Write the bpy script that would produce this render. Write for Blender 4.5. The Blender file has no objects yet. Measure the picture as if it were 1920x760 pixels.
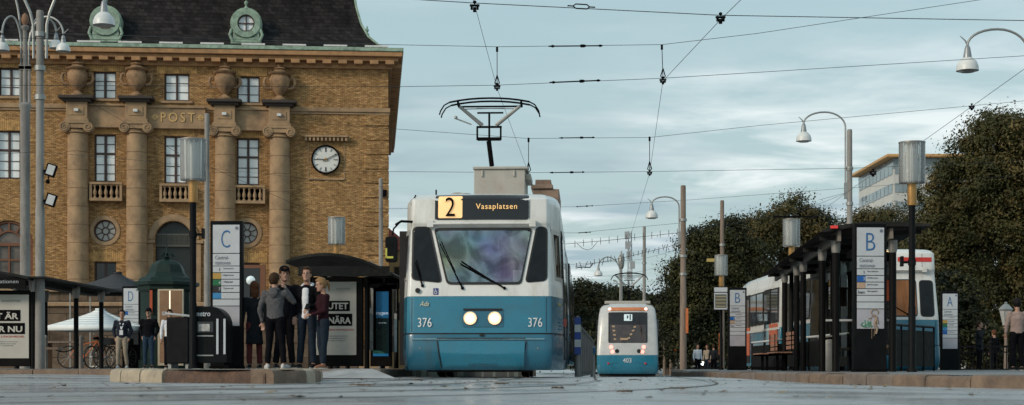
import bpy, math, random
import numpy as np
from mathutils import Vector, Matrix
R = math.radians
PI = math.pi
random.seed(7); rng = np.random.default_rng(11)
SC = bpy.context.scene
COL = SC.collection
F = 3000.0; HC = 0.17; HY = 690.0
def X(px, D): return (px - 960.0) * D / F
def Z(py, D): return HC + (HY - py) * D / F
def P(px, py, D): return (X(px, D), D, Z(py, D))

# ---------------------------------------------------------------- materials
MATS = {}
def newmat(name):
    m = bpy.data.materials.new(name); m.use_nodes = True
    nt = m.node_tree; b = nt.nodes['Principled BSDF']
    return m, nt, b
def N(nt, typ, **kw):
    n = nt.nodes.new(typ)
    for k, v in kw.items():
        if k in n.inputs: n.inputs[k].default_value = v
        else: setattr(n, k, v)
    return n
def mk(name, col, rough=.5, metal=0., var=.15, scale=6., bump=0., bscale=None, coat=0., trans=0., emit=None, es=0., alpha=1., rvar=.1, dirt=None, dirt_amt=.0, dscale=2.5, spec=.5, stretch=None):
    if name in MATS: return MATS[name]
    m, nt, b = newmat(name); L = nt.links
    b.inputs['Metallic'].default_value = metal
    b.inputs['Coat Weight'].default_value = coat
    b.inputs['Coat Roughness'].default_value = .12
    b.inputs['Specular IOR Level'].default_value = spec
    b.inputs['Transmission Weight'].default_value = trans
    b.inputs['Alpha'].default_value = alpha
    tc = N(nt, 'ShaderNodeTexCoord')
    src = tc.outputs['Object']
    if stretch:
        mp = N(nt, 'ShaderNodeMapping'); mp.inputs['Scale'].default_value = stretch
        L.new(src, mp.inputs['Vector']); src = mp.outputs['Vector']
    no = N(nt, 'ShaderNodeTexNoise', Scale=scale, Detail=6., Roughness=.62)
    L.new(src, no.inputs['Vector'])
    cr = N(nt, 'ShaderNodeMapRange'); cr.inputs['From Min'].default_value = .3; cr.inputs['From Max'].default_value = .7
    cr.inputs['To Min'].default_value = 1 - var; cr.inputs['To Max'].default_value = 1 + var
    L.new(no.outputs['Fac'], cr.inputs['Value'])
    mx = N(nt, 'ShaderNodeVectorMath', operation='SCALE'); mx.inputs[0].default_value = col[:3]
    L.new(cr.outputs['Result'], mx.inputs['Scale'])
    out = mx.outputs['Vector']
    if dirt is not None:
        n2 = N(nt, 'ShaderNodeTexNoise', Scale=dscale, Detail=8., Roughness=.7); L.new(src, n2.inputs['Vector'])
        r2 = N(nt, 'ShaderNodeMapRange'); r2.inputs['From Min'].default_value = .48; r2.inputs['From Max'].default_value = .72
        r2.inputs['To Min'].default_value = 0; r2.inputs['To Max'].default_value = dirt_amt
        L.new(n2.outputs['Fac'], r2.inputs['Value'])
        mc = N(nt, 'ShaderNodeMix', data_type='RGBA'); mc.inputs['B'].default_value = (*dirt, 1)
        L.new(r2.outputs['Result'], mc.inputs['Factor']); L.new(out, mc.inputs['A']); out = mc.outputs['Result']
    L.new(out, b.inputs['Base Color'])
    rr = N(nt, 'ShaderNodeMapRange'); rr.inputs['From Min'].default_value = .3; rr.inputs['From Max'].default_value = .7
    rr.inputs['To Min'].default_value = max(0, rough - rvar); rr.inputs['To Max'].default_value = min(1, rough + rvar)
    L.new(no.outputs['Fac'], rr.inputs['Value']); L.new(rr.outputs['Result'], b.inputs['Roughness'])
    if bump:
        n3 = N(nt, 'ShaderNodeTexNoise', Scale=bscale or scale * 4, Detail=6.); L.new(src, n3.inputs['Vector'])
        bp = N(nt, 'ShaderNodeBump', Strength=1., Distance=bump); L.new(n3.outputs['Fac'], bp.inputs['Height'])
        L.new(bp.outputs['Normal'], b.inputs['Normal'])
    if emit:
        b.inputs['Emission Color'].default_value = (*emit, 1); b.inputs['Emission Strength'].default_value = es
    MATS[name] = m
    return m

def m_brick(name, c1, c2, mortar, bw=.25, bh=.075, soot=.3):
    m, nt, b = newmat(name); L = nt.links
    tc = N(nt, 'ShaderNodeTexCoord')
    sep = N(nt, 'ShaderNodeSeparateXYZ'); L.new(tc.outputs['Object'], sep.inputs[0])
    ad = N(nt, 'ShaderNodeMath', operation='ADD'); L.new(sep.outputs['X'], ad.inputs[0]); L.new(sep.outputs['Y'], ad.inputs[1])
    cb = N(nt, 'ShaderNodeCombineXYZ'); L.new(ad.outputs[0], cb.inputs['X']); L.new(sep.outputs['Z'], cb.inputs['Y'])
    br = N(nt, 'ShaderNodeTexBrick'); br.inputs['Scale'].default_value = 1
    br.inputs['Brick Width'].default_value = bw; br.inputs['Row Height'].default_value = bh
    br.inputs['Mortar Size'].default_value = .011; br.inputs['Mortar Smooth'].default_value = .2
    br.inputs['Color1'].default_value = (*c1, 1); br.inputs['Color2'].default_value = (*c2, 1); br.inputs['Mortar'].default_value = (*mortar, 1)
    br.inputs['Bias'].default_value = -.1
    L.new(cb.outputs[0], br.inputs['Vector'])
    # per-brick scatter of dark and pale bricks
    vo = N(nt, 'ShaderNodeTexNoise', Scale=1., Detail=3., Roughness=.8)
    mp = N(nt, 'ShaderNodeMapping'); mp.inputs['Scale'].default_value = (1/bw*.8, 1/bh*.6, 1); L.new(cb.outputs[0], mp.inputs['Vector']); L.new(mp.outputs[0], vo.inputs['Vector'])
    r1 = N(nt, 'ShaderNodeMapRange'); r1.inputs['From Min'].default_value = .3; r1.inputs['From Max'].default_value = .7; r1.inputs['To Min'].default_value = .42; r1.inputs['To Max'].default_value = 1.45
    L.new(vo.outputs['Fac'], r1.inputs['Value'])
    n2 = N(nt, 'ShaderNodeTexNoise', Scale=.35, Detail=6., Roughness=.65); L.new(tc.outputs['Object'], n2.inputs['Vector'])
    r2 = N(nt, 'ShaderNodeMapRange'); r2.inputs['From Min'].default_value = .3; r2.inputs['From Max'].default_value = .7; r2.inputs['To Min'].default_value = 1 - soot; r2.inputs['To Max'].default_value = 1.1
    L.new(n2.outputs['Fac'], r2.inputs['Value'])
    mu = N(nt, 'ShaderNodeMath', operation='MULTIPLY'); L.new(r1.outputs[0], mu.inputs[0]); L.new(r2.outputs[0], mu.inputs[1])
    sc = N(nt, 'ShaderNodeVectorMath', operation='SCALE'); L.new(br.outputs['Color'], sc.inputs[0]); L.new(mu.outputs[0], sc.inputs['Scale'])
    n4 = N(nt, 'ShaderNodeTexNoise', Scale=1., Detail=7., Roughness=.7); mp4 = N(nt, 'ShaderNodeMapping'); mp4.inputs['Scale'].default_value = (.9, .9, .16); L.new(tc.outputs['Object'], mp4.inputs[0]); L.new(mp4.outputs[0], n4.inputs['Vector'])
    r4 = N(nt, 'ShaderNodeMapRange'); r4.inputs['From Min'].default_value = .52; r4.inputs['From Max'].default_value = .74; r4.inputs['To Min'].default_value = 1; r4.inputs['To Max'].default_value = 1 - soot*1.5; L.new(n4.outputs['Fac'], r4.inputs['Value'])
    s4 = N(nt, 'ShaderNodeVectorMath', operation='SCALE'); L.new(sc.outputs[0], s4.inputs[0]); L.new(r4.outputs[0], s4.inputs['Scale'])
    L.new(s4.outputs[0], b.inputs['Base Color']); b.inputs['Roughness'].default_value = .85; b.inputs['Specular IOR Level'].default_value = .2
    bp = N(nt, 'ShaderNodeBump', Strength=.8, Distance=.02); 
    inv = N(nt, 'ShaderNodeMath', operation='SUBTRACT'); inv.inputs[0].default_value = 1; L.new(br.outputs['Fac'], inv.inputs[1])
    ad2 = N(nt, 'ShaderNodeMath', operation='MULTIPLY_ADD'); L.new(vo.outputs['Fac'], ad2.inputs[0]); ad2.inputs[1].default_value = .8; L.new(inv.outputs[0], ad2.inputs[2])
    L.new(ad2.outputs[0], bp.inputs['Height']); L.new(bp.outputs[0], b.inputs['Normal'])
    MATS[name] = m; return m

def m_leaf(name, c1, c2, scale=.6):
    m, nt, b = newmat(name); L = nt.links
    tc = N(nt, 'ShaderNodeTexCoord')
    n1 = N(nt, 'ShaderNodeTexNoise', Scale=scale, Detail=4.); L.new(tc.outputs['Object'], n1.inputs['Vector'])
    n2 = N(nt, 'ShaderNodeTexWhiteNoise'); 
    n2.noise_dimensions = '3D'
    sn = N(nt, 'ShaderNodeVectorMath', operation='SNAP'); sn.inputs[1].default_value = (.3, .3, .3)
    L.new(tc.outputs['Object'], sn.inputs[0]); L.new(sn.outputs[0], n2.inputs['Vector'])
    r1 = N(nt, 'ShaderNodeMapRange'); r1.inputs['From Min'].default_value = .35; r1.inputs['From Max'].default_value = .68
    L.new(n1.outputs['Fac'], r1.inputs['Value'])
    mx = N(nt, 'ShaderNodeMix', data_type='RGBA'); mx.inputs['A'].default_value = (*c1, 1); mx.inputs['B'].default_value = (*c2, 1); L.new(r1.outputs[0], mx.inputs['Factor'])
    r2 = N(nt, 'ShaderNodeMapRange'); r2.inputs['To Min'].default_value = .88; r2.inputs['To Max'].default_value = 1.12; L.new(n2.outputs['Value'], r2.inputs['Value'])
    sc = N(nt, 'ShaderNodeVectorMath', operation='SCALE'); L.new(mx.outputs['Result'], sc.inputs[0]); L.new(r2.outputs[0], sc.inputs['Scale'])
    L.new(sc.outputs[0], b.inputs['Base Color']); b.inputs['Roughness'].default_value = .6; b.inputs['Specular IOR Level'].default_value = .25
    tr = N(nt, 'ShaderNodeBsdfTranslucent'); L.new(sc.outputs[0], tr.inputs['Color'])
    ms = N(nt, 'ShaderNodeMixShader'); ms.inputs[0].default_value = .25
    L.new(b.outputs[0], ms.inputs[1]); L.new(tr.outputs[0], ms.inputs[2]); L.new(ms.outputs[0], nt.nodes['Material Output'].inputs['Surface'])
    MATS[name] = m; return m

def m_clear(name, tint, mixg=.12, rough=.02, milk=0.):   # thin clear glass / acrylic: transparent with a glossy coat
    m, nt, b = newmat(name); L = nt.links
    nt.nodes.remove(b)
    t = N(nt, 'ShaderNodeBsdfTransparent'); t.inputs[0].default_value = (*tint, 1)
    g = N(nt, 'ShaderNodeBsdfGlossy'); g.inputs['Roughness'].default_value = rough
    fr = N(nt, 'ShaderNodeFresnel', IOR=1.5)
    ad = N(nt, 'ShaderNodeMath', operation='ADD'); ad.inputs[1].default_value = mixg; L.new(fr.outputs[0], ad.inputs[0]); ad.use_clamp = True
    ms = N(nt, 'ShaderNodeMixShader'); L.new(ad.outputs[0], ms.inputs[0]); L.new(t.outputs[0], ms.inputs[1]); L.new(g.outputs[0], ms.inputs[2])
    if milk:
        df = N(nt, 'ShaderNodeBsdfDiffuse'); df.inputs[0].default_value = (.95, .97, .96, 1); tl = N(nt, 'ShaderNodeBsdfTranslucent'); tl.inputs[0].default_value = (.95, .97, .96, 1)
        m1 = N(nt, 'ShaderNodeMixShader'); m1.inputs[0].default_value = .5; L.new(df.outputs[0], m1.inputs[1]); L.new(tl.outputs[0], m1.inputs[2])
        m2 = N(nt, 'ShaderNodeMixShader'); m2.inputs[0].default_value = milk; L.new(ms.outputs[0], m2.inputs[1]); L.new(m1.outputs[0], m2.inputs[2]); ms = m2
    L.new(ms.outputs[0], nt.nodes['Material Output'].inputs['Surface'])
    MATS[name] = m; return m

# ---------------------------------------------------------------- mesh builder
class MB:
    def __init__(s): s.v = []; s.f = []; s.m = []
    def add(s, vs, fs, mi=0):
        o = len(s.v); s.v += [tuple(v) for v in vs]; s.f += [tuple(i + o for i in f) for f in fs]; s.m += [mi] * len(fs); return s
    def box(s, c, d, rz=0., rx=0., ry=0., mi=0, taper=1.):
        hx, hy, hz = d[0]/2, d[1]/2, d[2]/2
        M = Matrix.Rotation(rz, 3, 'Z') @ Matrix.Rotation(ry, 3, 'Y') @ Matrix.Rotation(rx, 3, 'X'); c = Vector(c)
        vs = []
        for z in (-hz, hz):
            k = taper if z > 0 else 1.
            for x, y in ((-hx, -hy), (hx, -hy), (hx, hy), (-hx, hy)): vs.append(c + M @ Vector((x*k, y*k, z)))
        return s.add(vs, [(3,2,1,0),(4,5,6,7),(0,1,5,4),(1,2,6,5),(2,3,7,6),(3,0,4,7)], mi)
    def bb(s, x0, x1, y0, y1, z0, z1, mi=0): return s.box(((x0+x1)/2, (y0+y1)/2, (z0+z1)/2), (abs(x1-x0), abs(y1-y0), abs(z1-z0)), mi=mi)
    def bar(s, p0, p1, w, h, mi=0, up=(0,0,1)):
        p0 = Vector(p0); p1 = Vector(p1); t = (p1 - p0).normalized(); u = Vector(up)
        if abs(t.dot(u)) > .98: u = Vector((0, 1, 0))
        a = t.cross(u).normalized(); b = a.cross(t).normalized(); vs = []
        for p in (p0, p1):
            for x, y in ((-1,-1),(1,-1),(1,1),(-1,1)): vs.append(p + a*x*w/2 + b*y*h/2)
        return s.add(vs, [(0,1,2,3),(7,6,5,4),(0,4,5,1),(1,5,6,2),(2,6,7,3),(3,7,4,0)], mi)
    def tube(s, pts, r, n=8, mi=0, caps=True, close=False):
        pts = [Vector(p) for p in pts]; k = len(pts)
        rs = r if isinstance(r, (list, tuple)) else [r]*k
        T = []
        for i in range(k):
            a = pts[i-1] if (i > 0 or close) else pts[i]; b = pts[(i+1) % k] if (i < k-1 or close) else pts[i]
            T.append((b - a).normalized())
        u = Vector((0,0,1)) if abs(T[0].z) < .9 else Vector((1,0,0))
        u = (u - T[0]*u.dot(T[0])).normalized(); vs = []
        for i in range(k):
            u = (u - T[i]*u.dot(T[i])).normalized(); w = T[i].cross(u)
            for j in range(n):
                a = 2*PI*j/n; vs.append(pts[i] + (u*math.cos(a) + w*math.sin(a))*rs[i])
        fs = []
        for i in range(k if close else k-1):
            i2 = (i+1) % k
            for j in range(n): fs.append((i*n+j, i*n+(j+1)%n, i2*n+(j+1)%n, i2*n+j))
        if caps and not close: fs += [tuple(range(n))[::-1], tuple(range((k-1)*n, k*n))]
        return s.add(vs, fs, mi)
    def lathe(s, prof, c=(0,0,0), n=24, mi=0, axis='Z', caps=True, a0=0.):
        c = Vector(c); vs = []
        for r, z in prof:
            for j in range(n):
                a = 2*PI*j/n + a0; x, y = r*math.cos(a), r*math.sin(a)
                v = (x, y, z) if axis == 'Z' else ((x, z, y) if axis == 'Y' else (z, x, y))
                vs.append(c + Vector(v))
        k = len(prof); fs = []
        for i in range(k-1):
            for j in range(n): fs.append((i*n+j, i*n+(j+1)%n, (i+1)*n+(j+1)%n, (i+1)*n+j))
        if caps: fs += [tuple(range(n))[::-1], tuple(range((k-1)*n, k*n))]
        if axis == 'Y': fs = [f[::-1] for f in fs]
        return s.add(vs, fs, mi)
    def prism(s, poly, z0, z1, mi=0):        # poly in xy
        n = len(poly); vs = [(x, y, z0) for x, y in poly] + [(x, y, z1) for x, y in poly]
        return s.add(vs, [tuple(range(n))[::-1], tuple(range(n, 2*n))] + [(i, (i+1)%n, n+(i+1)%n, n+i) for i in range(n)], mi)
    def prismy(s, poly, y0, y1, mi=0):       # poly in xz, extruded along y
        n = len(poly); vs = [(x, y0, z) for x, z in poly] + [(x, y1, z) for x, z in poly]
        return s.add(vs, [tuple(range(n)), tuple(range(n, 2*n))[::-1]] + [(i, n+i, n+(i+1)%n, (i+1)%n) for i in range(n)], mi)
    def ring(s, c, ro, ri, y0, y1, n=32, mi=0):     # annulus facing -Y
        vs = []
        for r, y in ((ro, y1), (ro, y0), (ri, y0), (ri, y1)):
            for j in range(n): a = 2*PI*j/n; vs.append((c[0]+r*math.cos(a), y, c[1]+r*math.sin(a)))
        fs = []
        for k in range(3):
            for j in range(n): fs.append((k*n+j, k*n+(j+1)%n, (k+1)*n+(j+1)%n, (k+1)*n+j))
        return s.add(vs, fs, mi)
    def sphere(s, c, r, n=12, m=8, mi=0):
        if not isinstance(r, (tuple, list)): r = (r, r, r)
        prof = [(math.sin(PI*i/m), -math.cos(PI*i/m)) for i in range(m+1)]
        prof[0] = (.001, -1); prof[-1] = (.001, 1)
        o = len(s.v); s.lathe(prof, (0,0,0), n, mi)
        for i in range(o, len(s.v)): v = s.v[i]; s.v[i] = (c[0]+v[0]*r[0], c[1]+v[1]*r[1], c[2]+v[2]*r[2])
        return s
    def ell(s, pts, rad, n=14, mi=0, side=(1,0,0), cap=True):   # elliptical loft with rounded ends
        pts = [Vector(p) for p in pts]; k = len(pts); P2 = []; R2 = []
        rad = [(a, a) if not isinstance(a, (tuple, list)) else a for a in rad]
        if cap:
            t = (pts[0]-pts[1]).normalized(); q = min(rad[0])
            for f in (.98, .8, .45): P2.append(pts[0]+t*q*f*.8); g = math.sqrt(max(0, 1-f*f)); R2.append((rad[0][0]*max(g, .05), rad[0][1]*max(g, .05)))
        P2 += pts; R2 += rad
        if cap:
            t = (pts[-1]-pts[-2]).normalized(); q = min(rad[-1])
            for f in (.45, .8, .98): P2.append(pts[-1]+t*q*f*.8); g = math.sqrt(max(0, 1-f*f)); R2.append((rad[-1][0]*max(g, .05), rad[-1][1]*max(g, .05)))
        K = len(P2); vs = []; S = Vector(side)
        for i in range(K):
            t = (P2[min(i+1, K-1)] - P2[max(i-1, 0)]).normalized()
            u = S - t*S.dot(t)
            if u.length < .25: u = Vector((0,1,0)) - t*t.y
            u.normalize(); w = t.cross(u)
            for j in range(n):
                a = 2*PI*j/n; vs.append(P2[i] + u*math.cos(a)*R2[i][0] + w*math.sin(a)*R2[i][1])
        fs = [(i*n+j, i*n+(j+1)%n, (i+1)*n+(j+1)%n, (i+1)*n+j) for i in range(K-1) for j in range(n)]
        fs += [tuple(range(n))[::-1], tuple(range((K-1)*n, K*n))]
        return s.add(vs, fs, mi)
    def mesh(s, name, mats=None, smooth=True, ang=35):
        me = bpy.data.meshes.new(name); me.from_pydata(s.v, [], s.f); 
        if mats:
            for m in (mats if isinstance(mats, (list, tuple)) else [mats]): me.materials.append(m)
            if isinstance(mats, (list, tuple)) and len(mats) > 1: me.polygons.foreach_set('material_index', s.m)
        if smooth:
            me.polygons.foreach_set('use_smooth', [True]*len(me.polygons)); me.set_sharp_from_angle(angle=R(ang))
        me.update(); return me
    def build(s, name, mats, parent=None, bevel=0., smooth=True, ang=35, loc=None, seg=2, label=None):
        o = bpy.data.objects.new(name, s.mesh(name, mats, smooth, ang)); COL.objects.link(o)
        if parent: o.parent = parent
        if loc: o.location = loc
        if bevel:
            b = o.modifiers.new('bevel', 'BEVEL'); b.width = bevel; b.segments = seg; b.limit_method = 'ANGLE'; b.angle_limit = R(40)
        if label: o['label'] = label
        return o

def tag(o, label, cat, group=None, kind=None):
    o['label'] = label; o['category'] = cat
    if group: o['group'] = group
    if kind: o['kind'] = kind
    return o
def thing(name, label, cat, loc=(0,0,0), rz=0., group=None):
    o = bpy.data.objects.new(name, None); COL.objects.link(o); o.empty_display_size = .3
    o.location = loc; o.rotation_euler = (0, 0, rz); return tag(o, label, cat, group)
def struct(o): o['kind'] = 'structure'; return o
def dup(root, loc, rz=None, label=None):
    def rec(o, par):
        c = o.copy(); COL.objects.link(c)
        if par: c.parent = par
        for ch in [q for q in bpy.data.objects if q.parent == o and q != c]: rec(ch, c)
        return c
    r = rec(root, None); r.location = loc
    if rz is not None: r.rotation_euler = (0, 0, rz)
    if label: r['label'] = label
    return r

def text_mesh(body, w=None, h=None, depth=.004, shear=0., bold=0., spacing=1., align='C'):
    cu = bpy.data.curves.new('t', 'FONT'); cu.body = body; cu.size = 1; cu.extrude = depth/2; cu.shear = shear; cu.offset = bold
    cu.space_character = spacing; cu.resolution_u = 3; cu.space_line = .95
    o = bpy.data.objects.new('t', cu); COL.objects.link(o)
    dg = bpy.context.evaluated_depsgraph_get(); dg.update()
    me = bpy.data.meshes.new_from_object(o.evaluated_get(dg)); bpy.data.objects.remove(o)
    n = len(me.vertices); co = np.empty(n*3); me.vertices.foreach_get('co', co); co = co.reshape(-1, 3)
    mn, mx = co.min(0), co.max(0); sx, sy = mx[0]-mn[0], mx[1]-mn[1]
    kx = w/sx if w else None; ky = h/sy if h else None
    if kx is None: kx = ky
    if ky is None: ky = kx
    co[:, 0] -= (mn[0]+mx[0])/2 if align == 'C' else mn[0]
    co[:, 1] -= (mn[1]+mx[1])/2
    co[:, 0] *= kx; co[:, 1] *= ky
    out = np.stack([co[:, 0], -co[:, 2], co[:, 1]], 1)      # upright, facing -Y
    me.vertices.foreach_set('co', out.ravel()); me.update(); me.materials.clear()
    return me
def text(body, mat, parent, loc, w=None, h=None, rz=0., rx=0., name='lettering', **kw):
    me = text_mesh(body, w, h, **kw); me.name = name; me.materials.append(mat)
    o = bpy.data.objects.new(name, me); COL.objects.link(o); o.parent = parent; o.location = loc; o.rotation_euler = (rx, 0, rz); return o

def round_rect(x0, x1, z0, z1, r=.05, n=6):
    pts = []
    for cx, cz, a0 in ((x1-r, z1-r, 0), (x0+r, z1-r, 90), (x0+r, z0+r, 180), (x1-r, z0+r, 270)):
        for i in range(n+1): a = R(a0 + 90*i/n); pts.append((cx+r*math.cos(a), cz+r*math.sin(a)))
    return pts
def round_poly(poly, r=.06, n=5):
    out = []; k = len(poly)
    for i in range(k):
        p = Vector(poly[i]); a = Vector(poly[i-1]); b = Vector(poly[(i+1) % k])
        da = (a-p).normalized()*r; db = (b-p).normalized()*r
        for j in range(n+1):
            t = j/n; q = (p+da)*(1-t)**2 + p*2*t*(1-t) + (p+db)*t*t; out.append((q.x, q.y))
    return out
def inset(poly, d):
    c = Vector((sum(p[0] for p in poly)/len(poly), sum(p[1] for p in poly)/len(poly)))
    out = []
    n = len(poly)
    for i in range(n):
        p = Vector(poly[i]); t = (Vector(poly[(i+1) % n]) - Vector(poly[i-1]));
        if t.length < 1e-6: out.append(tuple(p)); continue
        nn = Vector((-t.y, t.x)).normalized()
        if nn.dot(c-p) < 0: nn = -nn
        q = p + nn*d; out.append((q.x, q.y))
    return out
def subdiv(poly, mx=.07):
    out = []
    for i in range(len(poly)):
        a, b = poly[i], poly[(i+1) % len(poly)]; d = math.hypot(b[0]-a[0], b[1]-a[1]); k = max(1, int(d/mx+.5))
        out += [(a[0]+(b[0]-a[0])*j/k, a[1]+(b[1]-a[1])*j/k) for j in range(k)]
    return out
def boxes(name, mat, parent, lst, **kw):          # each box is a part of its own: (x0, x1, y0, y1, z0, z1)
    for b in lst: MB().bb(*b).build(name, mat, parent, **kw)
def patch(mb, outline, fn, rings=(1, .93, .82, .7, .58, .46, .34, .22, .1), mi=0, edge=.006):
    outline = subdiv(outline)
    # a curved sheet following fn(x, z)->y, with a small rim going back to the surface
    cx = sum(p[0] for p in outline)/len(outline); cz = sum(p[1] for p in outline)/len(outline); n = len(outline)
    vs = []
    for k in rings:
        for x, z in outline:
            q = (cx+(x-cx)*k, cz+(z-cz)*k); vs.append((q[0], fn(*q), q[1]))
    vs.append((cx, fn(cx, cz), cz))
    fs = []
    for r_ in range(len(rings)-1):
        for j in range(n): fs.append((r_*n+j, r_*n+(j+1)%n, (r_+1)*n+(j+1)%n, (r_+1)*n+j))
    o = (len(rings)-1)*n
    for j in range(n): fs.append((o+j, o+(j+1)%n, len(rings)*n))
    base = len(vs)
    for x, z in outline: vs.append((x, fn(x, z)+edge, z))
    for j in range(n): fs.append((base+j, base+(j+1)%n, (j+1)%n, j))
    # make faces look to -Y (outline counter-clockwise in x,z seen from -Y)
    area = sum(outline[i][0]*outline[(i+1)%n][1]-outline[(i+1)%n][0]*outline[i][1] for i in range(n))
    if area < 0: fs = [f[::-1] for f in fs]
    return mb.add(vs, fs, mi)
# ---------------------------------------------------------------- materials used widely
m_stone = mk('brown_sandstone', (.33, .22, .125), .85, var=.25, scale=1.5, bump=.012, bscale=14, dirt=(.13,.08,.05), dirt_amt=.65, dscale=1.1)
m_stone2 = mk('cornice_stone', (.37, .205, .095), .85, var=.2, scale=2, bump=.01, bscale=12, dirt=(.08,.05,.03), dirt_amt=.5, dscale=1.6)
m_facade = m_brick('ochre_brick', (.40, .215, .078), (.66, .40, .175), (.15, .10, .06))
m_slate = m_brick('slate_roof_mat', (.034, .030, .030), (.010, .009, .010), (.003, .003, .004), bw=.36, bh=.24, soot=.45)
m_copper = mk('verdigris_copper', (.26, .36, .28), .7, var=.3, scale=3, bump=.01, dirt=(.07,.11,.08), dirt_amt=.8)
m_winframe = mk('dark_brown_window_paint', (.045, .02, .014), .5, var=.2)
m_woodframe = mk('brown_oak', (.16, .06, .025), .5, var=.3, scale=8, stretch=(6,6,1))
m_pane = mk('window_pane_glass', (.80, .84, .84), .08, var=.15, scale=.7, spec=.7, rvar=.03)
m_darkpane = mk('dark_window_glass', (.012, .014, .016), .06, var=.3, scale=2, spec=.6, rvar=.03)
m_black = mk('black_paint', (.007, .008, .009), .5, var=.3, scale=4, bump=.001, dirt=(.016,.015,.014), dirt_amt=.4, spec=.06)
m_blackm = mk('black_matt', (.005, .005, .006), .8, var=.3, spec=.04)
m_steel = mk('galvanised_steel', (.33, .34, .33), .5, .55, var=.2, scale=5, dirt=(.13,.12,.1), dirt_amt=.5)
m_conc = mk('weathered_mast_grey', (.24, .23, .215), .8, var=.25, scale=3, bump=.006, dirt=(.10,.085,.07), dirt_amt=.7, dscale=4, stretch=(1,1,.35))
m_wood = mk('grey_wooden_mast', (.21, .16, .125), .85, var=.3, scale=6, bump=.008, dirt=(.07,.05,.04), dirt_amt=.7, stretch=(3,3,.25))
m_white = mk('white_enamel', (.62, .64, .63), .4, var=.08, dirt=(.3,.28,.24), dirt_amt=.3)
m_brass = mk('bronze_collar', (.42, .24, .085), .4, .6, var=.2, stretch=(8,8,.5))
m_clear_m = m_clear('clear_acrylic', (.93, .945, .94), .02, .08, milk=.14)
m_shglass = m_clear('shelter_glass', (.60, .66, .65), .0, .02)
m_panelw = mk('sign_panel_white', (.50, .53, .56), .35, var=.05, dirt=(.38,.38,.38), dirt_amt=.3)
m_panelg = mk('sign_panel_grey', (.38, .38, .42), .45, var=.1, dirt=(.28,.27,.3), dirt_amt=.5, dscale=5)
m_blue = mk('sign_blue_ink', (.02, .12, .30), .5)
m_ink = mk('dark_ink', (.05, .055, .07), .6)
m_inkg = mk('grey_ink', (.16, .18, .22), .6)

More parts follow.
